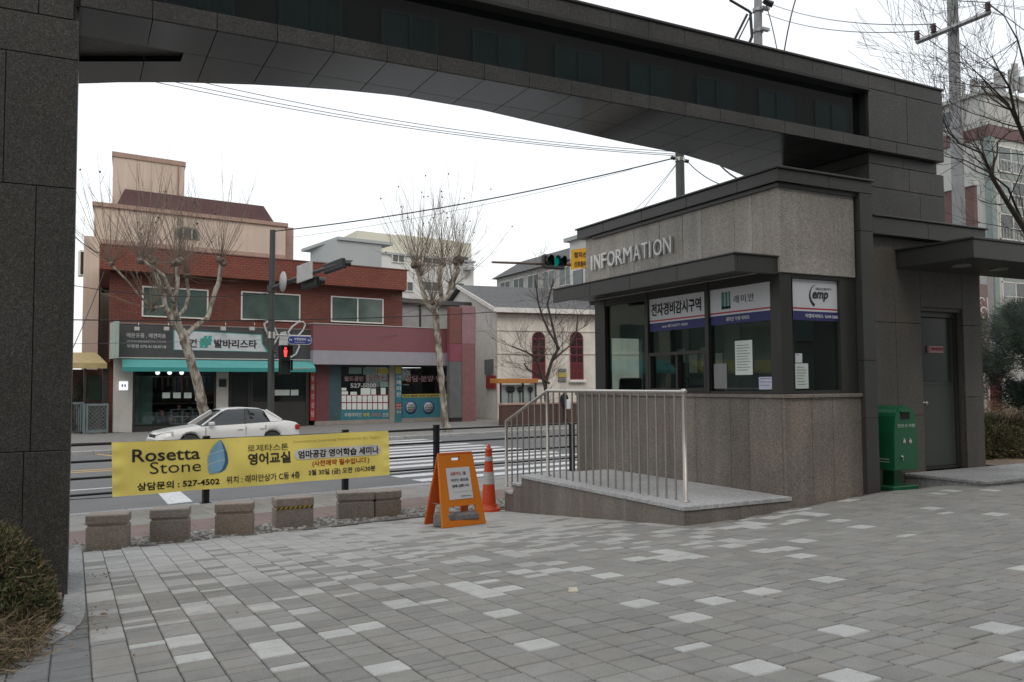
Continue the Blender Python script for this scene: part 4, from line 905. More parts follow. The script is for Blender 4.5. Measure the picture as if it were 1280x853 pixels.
# ================================================================== across the street
ZP = -.64
TS = sZ(152, 541, ZP).y; print('TS', TS)
brick = brickmat('red_brick', (.15, .042, .03), (.18, .055, .038), (.085, .04, .032), .3, .10, .018); brickp = brickmat('red_brick_parapet', (.20, .06, .04), (.235, .075, .052), (.11, .04, .03), .3, .115, .016)
sash = mat('window_frame_white', (.62, .61, .58), .6, var=.05, fine=0); wgl = mat('window_dark_glass', (.07, .10, .09), .08, fine=0, var=.25, scale=1.2, spec=.6)
def skew(T0, k): m = Matrix.Identity(4); m[0][1] = k; m[0][3] = -k*T0; return RF @ m
def S(x, y, T=None): return atT(x, y, TS if T is None else T)
def rect(x0, x1, y0, y1, T, dt=.05, b=0, m=None, n='part', p=None, label=None, dx=0):
    """box in the street frame whose front stands at T and fills the given picture rectangle (heights taken at x0)"""
    a = atT(x0, y1, T); c = atT(x0, y0, T); d = atT(x1, y1, T)
    mb = MB(RF); mb.box(a.x, T, a.z, d.x, T+dt, c.z, b); return build(mb, n, m, parent=p, label=label)
def window(x0, x1, y0, y1, T, p, panes=2, fw=.06, g=None, fm=None, n='window'):
    a = atT(x0, y1, T); c = atT(x0, y0, T); d = atT(x1, y1, T); fm = fm or sash; g = g or wgl
    s0, s1, z0, z1_ = a.x, d.x, a.z, c.z; mb = MB(RF)
    mb.box(s0, T-.04, z0, s1, T+.08, z0+fw).box(s0, T-.04, z1_-fw, s1, T+.08, z1_).box(s0, T-.04, z0+fw, s0+fw, T+.08, z1_-fw).box(s1-fw, T-.04, z0+fw, s1, T+.08, z1_-fw)
    for k in range(1, panes): q = s0+(s1-s0)*k/panes; mb.box(q-fw/2, T-.035, z0+fw, q+fw/2, T+.08, z1_-fw)
    o = build(mb, n, fm, parent=p); BASE[o] = BASE[p]
    for k in range(panes):
        qa = s0+(s1-s0)*k/panes+fw/2; qb = s0+(s1-s0)*(k+1)/panes-fw/2; mb = MB(RF); mb.box(qa, T+.0, z0+fw, qb, T+.015, z1_-fw); build(mb, 'pane', g, parent=o)
    return o
shop = thing('brick_shop_building', 'two-storey red brick building with a teal awning and shop signs on its ground floor', 'building', W(S(300, 541).x, TS+4, ZP))
sL, sR = S(134, 500).x, S(503, 400).x
zsg = S(149, 408).z; zpt = atT(290, 319.5, TS-.55).z; zpb = atT(392, 355, TS-.55).z; zfl = S(149, 452).z
BF = skew(TS, .19)
mb = MB(BF); mb.box(sL, TS, zfl, sR, TS+.25, zpt-.1).box(sL, TS+.25, ZP, sL+.25, TS+9, zpt-.1).box(sR-.25, TS+.25, ZP, sR, TS+9, zpt-.1).box(sL+.25, TS+8.8, ZP, sR-.25, TS+9, zpt-.1); build(mb, 'brick_wall', brick, parent=shop)
mb = MB(BF); mb.box(atT(127, 350, TS-.55).x, TS-.55, zpb, atT(511, 360, TS-.55).x, TS-.3, zpt, .02).box(atT(127, 350, TS-.55).x, TS-.3, zpb, sL+.3, TS+9.3, zpt).box(sR-.3, TS-.3, zpb, atT(511, 360, TS-.55).x, TS+9.3, zpt); build(mb, 'parapet', brickp, parent=shop)
mb = MB(BF); mb.box(sL, TS-.3, zpb, sR, TS+9, zpb+.1); build(mb, 'eave', mat('eave_paint', (.10, .05, .04), .8), parent=shop)
mb = MB(RF); mb.box(atT(127, 350, TS-.55).x-.03, TS-.58, zpt, atT(511, 360, TS-.55).x+.03, TS-.25, zpt+.05); build(mb, 'coping', mat('coping_brown', (.2, .1, .08), .7), parent=shop)
zhd = S(150, 462).z
window(177, 260, 357.5, 396, TS-.02, shop); window(301, 375, 364, 400, TS-.02, shop); window(413.5, 479, 370, 402.5, TS-.02, shop)
# ground floor room behind the glass
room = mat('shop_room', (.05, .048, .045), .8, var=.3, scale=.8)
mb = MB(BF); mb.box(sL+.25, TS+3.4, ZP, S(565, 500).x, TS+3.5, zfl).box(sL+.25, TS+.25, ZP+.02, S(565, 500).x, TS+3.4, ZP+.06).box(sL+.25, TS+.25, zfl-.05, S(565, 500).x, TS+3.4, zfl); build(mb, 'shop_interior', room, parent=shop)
siding = mat('siding_white', (.44, .43, .40), .7, var=.08, fine=.04)
for a, b in ((141, 149), (149, 157), (157, 165)): rect(a, b, 449, 541, TS-.12, .12, .006, siding, 'siding_board', shop)
for a, b in ((270, 277.5), (277.5, 285)): rect(a, b, 452, 537, TS-.10, .12, .006, siding, 'siding_board', shop)
dk = mat('shopfront_dark', (.03, .028, .026), .5, fine=0)
rect(165, 168, 452, 541, TS-.05, .12, 0, dk, 'shopfront_frame', shop); rect(267, 270, 452, 541, TS-.05, .12, 0, dk, 'shopfront_frame', shop)
rect(168, 267, 534, 541, TS-.05, .12, 0, dk, 'shopfront_base', shop)
rect(168, 267, 462, 534, TS, .02, 0, gl_far, 'shop_glass', shop)
d = rect(286, 313, 462, 537, TS-.02, .05, 0, dk, 'door', shop); BASE[d] = BASE[shop]; rect(289, 310, 468, 530, TS-.04, .012, 0, mat('door_glass', (.02, .022, .022), .08, fine=0), 'door_glass', d)
rect(313, 315.5, 452, 537, TS-.05, .1, 0, dk, 'shopfront_frame', shop); rect(382, 386, 452, 534, TS-.05, .1, 0, dk, 'shopfront_frame', shop)
rect(315.5, 382, 462, 503, TS, .02, 0, gl_far, 'shop_glass', shop); rect(315.5, 382, 503, 536, TS-.03, .08, 0, dk, 'shopfront_base', shop)
# display shelves, garments and cards in the window
cw = [mat('goods_%s' % n, c, .8, fine=0) for n, c in (('red', (.22, .03, .04)), ('cream', (.35, .3, .25)), ('blue', (.05, .08, .16)), ('pink', (.35, .15, .17)), ('black', (.02, .02, .02)), ('green', (.06, .15, .12)))]
T1 = TS+.6
for y in (512, 521, 530): rect(214, 262, y, y+.9, T1, .4, 0, siding, 'shelf', shop)
for x in (214, 228, 241, 262): rect(x, x+.8, 512, 531, T1, .4, 0, siding, 'shelf_side', shop)
rr = random.Random(5)
for k in range(40):
    x = rr.uniform(170, 262); y = rr.choice((511.5, 520.5, 529.5)) if x > 214 else rr.uniform(516, 530); hgt = rr.uniform(2, 6); rect(x, x+rr.uniform(2, 5), y-hgt, y, T1+rr.uniform(-.1, .2), .2, 0, rr.choice(cw), 'goods', shop)
for k in range(22): x = rr.uniform(192, 262); rect(x, x+rr.uniform(2, 4), 472, rr.uniform(482, 492), TS+1.6, .1, 0, rr.choice(cw), 'garment', shop)
for y in (471,): rect(190, 264, y, y+.5, TS+1.55, .04, 0, steel, 'garment_rail', shop)
rect(169, 190, 470, 531, TS+.5, .06, 0, mat('mint_curtain', (.12, .19, .16), .8), 'curtain', shop)
for x, y in ((203, 491), (216.5, 491), (230, 491), (244, 494), (291.5, 491.5), (343.5, 487.5), (352.5, 487.5), (363.5, 487.5)): rect(x, x+9.5, y, y+7, TS-.03, .01, 0, paper, 'card', shop)
glob = mat('globe_lamp', (.8, .8, .78), .4, fine=0, emit=(1, .97, .9), es=2.2)
for x in (197, 212, 227): c = S(x, 466, TS+.35); mb = MB(RF); mb.lathe([(.0, -.1), (.07, -.075), (.1, 0), (.07, .075), (0, .1)], c, 12); build(mb, 'globe_lamp', glob, parent=shop)
rect(149, 160, 477, 488, TS-.2, .06, .01, mat('lit_box', (.8, .82, .85), .4, fine=0, emit=(.9, .95, 1), es=.8), 'wall_light_box', shop)
for x in (152, 155.5): rect(x, x+1.6, 480.5, 484, TS-.215, .01, 0, ink, 'ear_mark', shop)
rect(274, 283, 474, 484, TS-.13, .03, 0, ink, 'plaque', shop)
# fascia sign one
sg = mat('sign_charcoal', (.055, .056, .058), .6, var=.08, fine=0, scale=1.0)
TF1 = TS-.4
def rectp(x0, x1, y0, y1, T, dt, m, n, p=shop, b=0, label=None): o = rect(x0, x1, y0, y1, T, dt, b, m, n, p, label); return o
def ttext(body, x0, x1, y0, y1, T, m, p=shop, bold=.01, sub=None, **k):
    a = atT(x0, y1, T); c = atT(x0, y0, T); d = atT(x1, y1, T); P = W(a.x, T, a.z)
    return textmesh(body, P, RF @ Vector((1, 0, 0)), (0, 0, 1), d.x-a.x, c.z-a.z, m, sub or p, bold=bold, depth=.006, lift=.006, **k)
f1 = rectp(149, 391, 404.5, 446.5, TF1, .38, sg, 'sign_board'); BASE[f1] = BASE[shop]
rectp(149, 391, 402.8, 404.6, TF1-.02, .42, mat('sign_edge', (.2, .15, .14), .6), 'sign_edge'); rectp(149, 391, 446.5, 448, TF1-.03, .4, siding, 'sign_edge')
lt = mat('sign_letter', (.42, .43, .43), .6, fine=0)
ttext('애완용품 . 애견미용', 158, 207.5, 416, 422, TF1, lt, sub=f1, bold=.02); ttext('WWW.BARBARISTA.CO.KR', 158.5, 207.5, 425.3, 427.8, TF1, lt, sub=f1, bold=0); ttext('부평점 070.4118.8718', 158.5, 207.5, 430.5, 435, TF1, lt, sub=f1, bold=.02)
teal = mat('teal_sign', (.045, .28, .25), .6, fine=0); lil = mat('sign_pale', (.50, .52, .54), .6, fine=0)
def bub(g_, m, n, lift):
    P = [(218-g_, 413.5-g_*.6), (326+g_, 419.3-g_*.6), (327+g_*.9, 430), (333+g_*2.2, 440+g_*.5), (218-g_, 437.2+g_*.5)]
    mb = MB(); mb.prism([W(*atT(x, y, TF1-lift)) for x, y in P], NV*-.01); build(mb, n, m, parent=f1)
bub(1.6, teal, 'speech_panel_border', .0); bub(0, lil, 'speech_panel', .014)
TT = TF1-.02
ttext('애견', 224.5, 246, 423.5, 434.5, TT, ink, sub=f1, bold=.03); ttext('#', 249, 265, 419.5, 435, TT, teal, sub=f1, bold=.07, shear=.15); ttext('발바리스타', 267.5, 321, 424, 435, TT, ink, sub=f1, bold=.035)
# outline of a hound's head with two ears beside the lettering
def loop(pts, r, m, n, T, closed=True):
    q = [W(*atT(x, y, T)) for x, y in pts]; 
    if closed: q.append(q[0])
    mb = MB(); mb.tube(q, r, 6); return build(mb, n, m, parent=f1)
loop([(342, 431), (336, 421), (331.5, 411), (330.5, 405), (334, 402.5), (339, 404), (344, 412), (348, 421)], .05, lt, 'ear_outline', TF1-.06)
loop([(360, 416), (366, 408), (373, 403), (379, 402.5), (381.5, 406), (379, 413), (373, 420), (366, 426)], .05, lt, 'ear_outline', TF1-.06)
loop([(342, 431), (340, 440), (343, 446)], .05, lt, 'cheek_outline', TF1-.06, False); loop([(372, 424), (374, 434), (370, 443), (363, 447)], .05, lt, 'cheek_outline', TF1-.06, False)
mb = MB(); mb.prism([W(*atT(x, y, TF1-.03)) for x, y in ((350, 416), (357, 414), (360, 422), (359, 436), (355, 446), (350, 446), (348, 434))], NV*-.02); build(mb, 'face_blaze', lt, parent=f1)
for x in (171.5, 208.5, 279.5, 315.5):
    rectp(x-3, x+3, 408.5, 413, TF1-.35, .12, siding, 'sign_lamp'); a = atT(x, 404, TF1); mb = MB(RF); mb.tube([(a.x, TF1, a.z+.02), (a.x, TF1-.28, a.z+.02), (a.x, TF1-.3, a.z-.12)], .015, 5); build(mb, 'lamp_arm', steel, parent=shop)
# awning
aw = mat('awning_teal', (.085, .32, .315), .7, var=.06, scale=2, fine=.03); aw2 = mat('awning_teal_valance', (.035, .25, .235), .7, var=.05, fine=.02)
a0, a1 = atT(152.5, 449, TS-.38), atT(391, 452, TS-.38); b0 = atT(153, 459, TS-1.15); b1 = atT(394.5, 458, TS-1.15); b2 = atT(153, 464.5, TS-1.15)
mb = MB(RF); mb.add([(a0.x, TS-.38, a0.z), (a1.x, TS-.38, a0.z), (b1.x, TS-1.15, b0.z), (b0.x, TS-1.15, b0.z)], [(0, 1, 2, 3)]).add([(a0.x, TS-.38, a0.z-.02), (a1.x, TS-.38, a0.z-.02), (b1.x, TS-1.15, b0.z-.02), (b0.x, TS-1.15, b0.z-.02)], [(3, 2, 1, 0)]); awo = build(mb, 'awning', aw, parent=shop); BASE[awo] = BASE[shop]
mb = MB(RF); mb.box(b0.x, TS-1.16, b2.z, b1.x, TS-1.14, b0.z); build(mb, 'valance', aw2, parent=awo)
ttext('BARBARISTA', 356, 388, 459.3, 462, TS-1.17, lt, sub=awo, bold=0)
# end sign, red strip, light string
mb = MB(RF); q = atT(141, 449, TS-.1); q2 = atT(127.5, 449, TS-1.3); zt_ = atT(141, 404, TS-.1).z; mb.add([(q.x, TS-.1, q.z), (q.x, TS-1.3, q.z), (q.x, TS-1.3, zt_), (q.x, TS-.1, zt_), (q.x-.14, TS-.1, q.z), (q.x-.14, TS-1.3, q.z), (q.x-.14, TS-1.3, zt_), (q.x-.14, TS-.1, zt_)], [(0, 1, 2, 3), (7, 6, 5, 4), (0, 4, 5, 1), (3, 2, 6, 7), (1, 5, 6, 2), (0, 3, 7, 4)]); build(mb, 'projecting_sign', mat('sign_mint', (.30, .37, .33), .6), parent=shop)
reds = mat('strip_red', (.30, .03, .03), .6, fine=0); rs = rectp(388, 393.5, 464, 526, TS-.12, .1, reds, 'strip_sign'); BASE[rs] = BASE[shop]
for i, ch_ in enumerate('부동산상담'): ttext(ch_, 389, 392.6, 470+i*11, 477+i*11, TS-.12, lt, sub=rs)
for i in range(11): rectp(389.8, 390.9, 411+i*4.1, 413+i*4.1, TF1-.15, .03, mat('led_white', (.8, .8, .8), .4, fine=0, emit=(1, 1, 1), es=1.2), 'string_light')
# second shop
pk = mat('fascia_red', (.20, .075, .085), .6, var=.06, scale=.5, fine=0); pl_ = mat('fascia_lilac', (.30, .29, .33), .6, var=.05, fine=0)
TF2 = TS-.75
f2 = rectp(391.5, 561.5, 404.5, 438, TF2, .7, pk, 'sign_board', label='blank red fascia board of the second shop'); rectp(391.5, 561.5, 438, 455.5, TF2, .7, pl_, 'sign_board', label='pale lower fascia board of the second shop')
rectp(391.5, 561.5, 403.6, 404.6, TF2-.03, .7, siding, 'sign_edge')
rectp(394, 411.5, 456, 527, TS-.05, .1, mat('maroon_panel', (.13, .04, .045), .6), 'panel'); rectp(411.5, 426, 456, 527, TS-.03, .08, mat('slate_panel', (.04, .08, .09), .6), 'panel')
beige = mat('beige_frame', (.27, .24, .21), .7, fine=0)
rectp(426, 562, 455.5, 459, TS-.02, .1, dk, 'lintel'); rectp(394, 562, 527, 532, TS-.08, .2, beige, 'plinth'); rectp(394, 562, 532, 535, TS-.3, .3, fwm, 'threshold')
rectp(487, 494, 457, 532, TS-.1, .15, beige, 'pier')
rectp(426, 487, 459, 527, TS, .02, gl_far, 'shop_glass'); rectp(502.5, 562, 459, 523, TS, .02, gl_far, 'shop_glass')
cs = rectp(494.3, 502, 457.5, 528, TS-.16, .08, mat('teal_panel', (.03, .16, .20), .6, fine=0), 'column_sign'); BASE[cs] = BASE[shop]; tl = MC['teal_panel']
rectp(494.3, 502, 457.5, 467.5, TS-.17, .02, mat('mustard', (.35, .3, .06), .6, fine=0), 'column_sign_top')
ttext('부평', 495, 501.4, 469.5, 473, TS-.165, lt, sub=cs)
for i, ch_ in enumerate('래미안'): ttext(ch_, 495.6, 501.2, 475.5+i*7.5, 481+i*7.5, TS-.165, lt, sub=cs, bold=.03)
rectp(494.6, 501.8, 504, 512, TS-.17, .01, reds, 'column_sign_patch'); ttext('매매', 495.4, 501.2, 505, 508, TS-.17, lt, sub=cs); ttext('전세', 495.4, 501.2, 509, 511.6, TS-.17, lt, sub=cs); ttext('월세', 495.6, 501.2, 513.5, 517, TS-.165, lt, sub=cs)
rb_ = rectp(426.5, 485.5, 494, 512.5, TS-.03, .015, mat('board_red', (.24, .02, .06), .6, fine=0), 'listing_board'); BASE[rb_] = BASE[shop]
for r_ in range(2):
    for k in range(9): x = 427.2+k*6.5; y = 494.8+r_*9.4; rect(x, x+5.3, y, y+8, TS-.042, .008, 0, paper, 'listing_sheet', rb_)
st_ = rectp(426, 486.5, 513, 527, TS-.03, .02, tl, 'window_print'); BASE[st_] = BASE[shop]
lyel = mat('print_yellow', (.45, .42, .05), .6, fine=0)
ttext('부평래미안', 430.5, 452, 516.5, 521.5, TS-.03, lt, sub=st_, bold=.02); ttext('매매', 454, 461.5, 516.5, 521.5, TS-.03, lyel, sub=st_, bold=.02); ttext('아파트', 464.5, 476, 516.5, 521.5, TS-.03, mat('print_pink', (.4, .2, .2), .6, fine=0), sub=st_, bold=.01); ttext('전문', 478, 485.5, 516.5, 521.5, TS-.03, lt, sub=st_, bold=.02)
for x, w_, y, h_, m in ((436, 16, 459.5, 8, 'g'), (454, 16, 460, 8.5, 'g'), (472, 14, 460.5, 7, 'y'), (427, 6, 485, 3.5, 'w'), (427, 8, 489.5, 4, 'w'), (438, 8, 490, 4, 'w'), (451, 12, 485.5, 8.5, 'w'), (464, 6, 486, 8, 'w'), (476, 6, 485, 8.5, 'w'), (475, 10, 477, 7, 'g')):
    rectp(x, x+w_, y, y+h_, TS-.02, .008, {'g': mat('poster_green', (.17, .25, .22), .7, fine=0), 'y': MC['mustard'], 'w': paper}[m], 'poster')
lp2 = mat('print_rose', (.33, .2, .21), .6, fine=0)
ttext('월드공인', 430, 454, 470.5, 476.5, TS-.02, lp2, bold=.02); ttext('중개사무소', 457, 482, 469, 476, TS-.02, lp2, bold=.02); ttext('527-5000', 438, 470, 479.5, 485, TS-.02, lt, bold=.02); ttext('상담·분양·임대', 506, 560, 469.5, 477.5, TS-.02, lp2, bold=.02)
rectp(502.5, 562, 493, 497.5, TS-.02, .01, MC['mustard'], 'window_print'); ttext('전세 월세 매매 상담환영', 504, 548, 493.9, 496.6, TS-.03, nb if 'nb' in globals() else ink, bold=0)
tp = rectp(502.5, 562, 497.5, 523.5, TS-.03, .02, tl, 'window_print'); BASE[tp] = BASE[shop]
ring = mat('ring_blue', (.03, .07, .22), .6, fine=0)
for i, x in enumerate((513.5, 535.5, 557.5)):
    c = atT(x, 509.5, TS-.032); c = W(*c); mb = MB(); mb.lathe([(.36, 0), (.36, .01), (.0, .011)], c, 28, tuple(-NV)); build(mb, 'roundel', ring, parent=tp); mb = MB(); mb.lathe([(.27, .011), (.27, .016), (.0, .017)], c, 28, tuple(-NV)); build(mb, 'roundel_face', lt, parent=tp)
    for j, t_ in enumerate((('아파트', '매매전세', '월세'), ('상가', '토지주택', '매매'), ('경매', '상담', '환영'))[i]): ttext(t_, x-4.6+(j != 1)*.8, x+4.6-(j != 1)*.8, 505.5+j*3, 507.6+j*3, TS-.05, ink, sub=tp, bold=.01)
tb = mat('tube_light', (.8, .8, .8), .4, fine=0, emit=(1, 1, 1), es=2.0)
for x in (503.5, 511, 519): c = S(x, 458.5+.9, TS+.8); c2 = S(x+7, 459.4, TS+.8); mb = MB(RF); mb.box(c.x, TS+.8, c.z-.03, c2.x, TS+.88, c.z); build(mb, 'tube_light', tb, parent=shop)
rectp(503, 560, 476, 493, TS+1.5, .1, MC['window_dark_glass'], 'partition')
mb = MB(RF); e = S(563, 456); mb.box(sR, TS+.1, zfl-.1, e.x, TS+7, zfl+.25).box(e.x-.15, TS, ZP, e.x, TS+7, zfl); build(mb, 'shop_annexe', beige, parent=shop)
# vertical signboard on its own frame
T3 = TS-1.6; vs_ = thing('upright_signboard', 'tall blank upright signboard in faded rose and maroon at the shop corner', 'sign', W(atT(579, 530, T3).x, T3+.15, ZP))
rect(562.5, 577.5, 383.5, 430, T3, .3, .02, mat('sign_rust', (.17, .065, .055), .6, fine=0), 'side_panel', vs_); rect(562.5, 577.5, 430, 452, T3, .3, .02, mat('sign_wine', (.22, .06, .09), .6, fine=0), 'side_panel', vs_); rect(562.5, 577.5, 452, 523, T3, .3, .02, mat('sign_grey', (.11, .125, .12), .6, fine=0), 'side_panel', vs_)
rect(578, 595, 382, 430, T3-.01, .32, .02, mat('sign_rose', (.27, .155, .17), .6, fine=0), 'front_panel', vs_); rect(578, 595, 430, 530, T3-.01, .32, .02, mat('sign_rose_deep', (.21, .095, .10), .6, fine=0), 'front_panel', vs_)
mb = MB(RF); a = atT(570, 526, T3); mb.box(a.x-.3, T3+.05, ZP, a.x+.9, T3+.25, ZP+.5); build(mb, 'foot', dk, parent=vs_)

# ------------------------------------------------------------------ side yard beside the shop
lf = thing('lattice_fence', 'grey-green timber lattice fence with corner posts beside the white shop pillar', 'fence', W(atT(115, 541, TS-.3).x, TS-.3, ZP))
lm_ = mat('lattice_paint', (.13, .17, .175), .7, fine=0); T4 = TS-.3
a, b = atT(106, 541, T4), atT(135, 541, T4); zt_ = atT(120, 506, T4).z
for x in (105, 108.5, 134): rect(x-1.2, x+1.2, 505, 543, T4-.05, .1, 0, lm_, 'post', lf)
rect(106, 135, 505, 508, T4-.02, .06, 0, lm_, 'rail', lf); rect(106, 135, 538, 541.5, T4-.02, .06, 0, lm_, 'rail', lf)
za, zc_ = atT(108, 538, T4).z, atT(108, 508, T4).z; sa, sb = atT(109.5, 520, T4).x, atT(133, 520, T4).x; hgt = zc_-za; k = -hgt
while k < sb-sa:
    for sg_ in (1, -1):
        p0_, p1_ = (k, 0), (k+hgt, hgt)
        u0, v0 = max(0, k), max(0, -k); u1 = min(sb-sa, k+hgt); v1 = u1-k
        if u1-u0 > .05:
            x0_, x1_ = (sa+u0, sa+u1) if sg_ > 0 else (sb-u0, sb-u1); mb = MB(RF); tt = T4+(.0 if sg_ > 0 else .012); mb.prism([(x0_, tt, za+v0-.015), (x1_, tt, za+v1-.015), (x1_, tt, za+v1+.02), (x0_, tt, za+v0+.02)], (0, .012, 0)); build(mb, 'slat', lm_, parent=lf)
    k += .17
for i in range(5):
    x = 92+i*2.6; rect(x, x+1.6, 503.5-i*.2, 540, T4+1.2-i*.25, .03, 0, lm_, 'picket', lf)
rect(91, 106, 503, 505.5, T4+.6, .05, 0, lm_, 'rail', lf)
yw = thing('lean_to_shed', 'small lean-to with a yellowed sheet roof in the alley beside the shop', 'shed', W(atT(112, 541, TS+1).x, TS+2, ZP))
mb = MB(RF); a = atT(88, 453, TS); b = atT(134, 451.5, TS); mb.add([(a.x-4, TS, a.z), (b.x, TS, b.z-.1), (b.x, TS+2.5, b.z+.45), (a.x-4, TS+2.5, a.z+.45), (a.x-4, TS, a.z-.28), (b.x, TS, b.z-.32)], [(0, 1, 2, 3), (0, 4, 5, 1)]); build(mb, 'roof', mat('yellow_sheet', (.42, .33, .16), .7, var=.15), parent=yw)
rect(86, 134, 462, 541, TS+2.6, .1, 0, mat('shed_wall', (.20, .13, .11), .8, var=.25, scale=1), 'wall', yw); rect(127, 134, 455, 541, TS+.2, .1, 0, dk, 'door', yw); rect(104, 107, 455, 520, TS+.2, .1, 0, dk, 'post', yw); rect(110, 126, 470, 500, TS+2.5, .05, 0, MC['mint_curtain'], 'shutter', yw)
# small cars and boxes are hidden there; rooftop unit
# ------------------------------------------------------------------ pink building behind
T5 = TS+10
pinkm = mat('pink_render', (.57, .47, .39), .85, var=.06, scale=.5, fine=.03, streak=.05); trim = mat('pink_trim', (.38, .26, .21), .85, fine=0)
pb = thing('pink_building', 'salmon pink building with a dark mansard roof and a square stair tower behind', 'building', W(atT(230, 500, T5).x, T5+6, ZP))
PF = skew(T5, .21)
a = atT(118, 257.5, T5); b = atT(357, 276.5, T5); mb = MB(PF); mb.box(a.x, T5, ZP, b.x, T5+12, a.z); build(mb, 'wall', pinkm, parent=pb)
mb = MB(PF); mb.box(a.x-.1, T5-.12, a.z, b.x+.15, T5+12, a.z+.22); build(mb, 'cornice', trim, parent=pb)
c = atT(118, 298, T5); mb = MB(PF); mb.box(a.x, T5-.05, c.z-.3, b.x, T5, c.z); build(mb, 'band', trim, parent=pb)
c = atT(118, 318, T5); mb = MB(PF); mb.box(a.x, T5-.03, c.z-.12, b.x, T5, c.z); build(mb, 'band', trim, parent=pb)
a2 = atT(106.5, 308, T5+.5); mb = MB(PF); mb.box(a2.x, T5-3.0, ZP, a.x+.4, T5+10, a2.z); build(mb, 'side_wing', pinkm, parent=pb)
a3 = atT(357, 284, T5+1); b3 = atT(363, 284, T5+1); mb = MB(PF); mb.box(b.x, T5+1, ZP, b3.x, T5+8, a3.z); build(mb, 'end_buttress', trim, parent=pb)
r = [atT(x, y, T5+1) for x, y in ((140, 256), (151, 238), (326, 253.5), (338, 276))]
rf = mat('mansard_slate', (.075, .035, .035), .85, var=.15, scale=3, fine=.15, fscale=15)
z0_, z1_ = a.z+.2, max(r[1].z, r[2].z); s_ = [p.x for p in r]
mb = MB(PF); zz0 = a.z+.2; zz1 = (r[1].z+r[2].z)/2
mb.add([(s_[0], T5+.4, zz0), (s_[3], T5+.4, zz0), (s_[3], T5+8, zz0), (s_[0], T5+8, zz0), (s_[1], T5+1.2, zz1), (s_[2], T5+1.2, zz1), (s_[2], T5+7, zz1), (s_[1], T5+7, zz1)], [(0, 1, 5, 4), (1, 2, 6, 5), (2, 3, 7, 6), (3, 0, 4, 7), (4, 5, 6, 7)]); build(mb, 'roof', rf, parent=pb)
TFm = skew(T5+1.4, .21)
t0_ = T5+1.4; a4 = atT(141.5, 190, t0_); b4 = atT(231, 199, t0_); c4 = atT(222, 199, t0_)
mb = MB(TFm); mb.box(a4.x, t0_, a.z, b4.x, t0_+4, a4.z); tw = build(mb, 'stair_tower', pinkm, parent=pb); BASE[tw] = BASE[pb]
mb = MB(TFm); mb.box(a4.x-.06, t0_-.06, a4.z-.25, b4.x+.06, t0_+4.1, a4.z+.02); build(mb, 'tower_cornice', trim, parent=tw)
mb = MB(TFm); mb.box(c4.x, t0_-.05, a.z, c4.x+.1, t0_, a4.z-.3); build(mb, 'rainwater_pipe', trim, parent=tw)
q = atT(218, 297, T5-.05); q1 = atT(250, 297, T5-.05); q2 = atT(218, 282, T5-.05); sc_ = (q.x+q1.x)/2; wq = (q1.x-q.x)/2
for nm, sc__, m_, tt in (('window_surround', 1.0, mat('sage_surround', (.22, .24, .2), .7), .0), ('window_glass', .78, wgl, -.03)):
    mb = MB(RF); pts = [(sc_-wq*sc__, T5-.06+tt, q.z+(1-sc__)*.3), (sc_+wq*sc__, T5-.06+tt, q.z+(1-sc__)*.3)]+[(sc_+wq*sc__*math.cos(R(k*22.5)), T5-.06+tt, q.z+(q2.z-q.z)*.45*1+(q2.z-q.z)*.55*sc__*math.sin(R(k*22.5))) for k in range(9)]; mb.prism(pts, (0, .05, 0)); build(mb, nm, m_, parent=pb)
for k in (-.33, .33): mb = MB(RF); mb.box(sc_+wq*k-.02, T5-.13, q.z, sc_+wq*k+.02, T5-.09, q2.z-.15); build(mb, 'glazing_bar', sash, parent=pb)
ac = thing('air_conditioner', 'white outdoor air conditioner unit on the end wall of the pink building', 'air conditioner', W(atT(103, 345, T5+.5).x, T5-1, atT(103, 345, T5).z))
mb = MB(RF); q = atT(99, 345, T5-1); q1 = atT(106.3, 313, T5-1); mb.box(q.x, T5-1, q.z, q1.x, T5-.5, q1.z, .03); build(mb, 'casing', whitep, parent=ac)
mb = MB(RF); mb.box(q.x+.05, T5-1.02, q.z+.1, q1.x-.05, T5-1.0, q1.z-.1); build(mb, 'grille', dk, parent=ac)

# ------------------------------------------------------------------ low grey annexe, white building, flat-roofed block
la = thing('grey_annexe', 'low pale grey building with dark eaves between the brick shop and the tree', 'building', W(atT(526, 500, TS+4).x, TS+5, ZP))
rect(503, 600, 378, 530, TS+4, 4, 0, mat('annexe_wall', (.33, .34, .34), .85), 'wall', la); rect(500, 604, 372.5, 378, TS+3.7, 4.5, 0, mat('annexe_roof', (.08, .085, .085), .8), 'roof', la); rect(524.5, 526.5, 378, 440, TS+3.95, .05, 0, dk, 'pipe', la); rect(546.5, 548.5, 378, 440, TS+3.95, .05, 0, dk, 'pipe', la)
T6 = 88
wm = mat('white_render', (.60, .60, .58), .85, var=.05, scale=.3, fine=.02); cm = mat('cream_render', (.62, .60, .50), .85, var=.05, scale=.3, fine=.02); gm = mat('grey_render', (.36, .38, .385), .85, var=.05, scale=.3, fine=.02)
wbld = thing('white_building', 'white three-storey building with a cream top floor behind the bare plane tree', 'building', W(atT(520, 400, T6).x, T6+8, ZP))
a = atT(462, 315, T6); b = atT(592, 317, T6); mb = MB(RF); mb.box(atT(446, 315, T6).x, T6, ZP, b.x, T6+16, a.z); build(mb, 'wall', wm, parent=wbld)
a5 = atT(446, 287, T6+.5); mb = MB(skew(T6, .12)); mb.box(a5.x, T6+.6, a.z, b.x, T6+16, a5.z-.1); build(mb, 'top_floor', cm, parent=wbld)
mb = MB(skew(T6, .12)); mb.box(a5.x+6.5, T6+3, a5.z-.1, b.x-1, T6+14, a5.z+.5); build(mb, 'roof_slab', cm, parent=wbld)
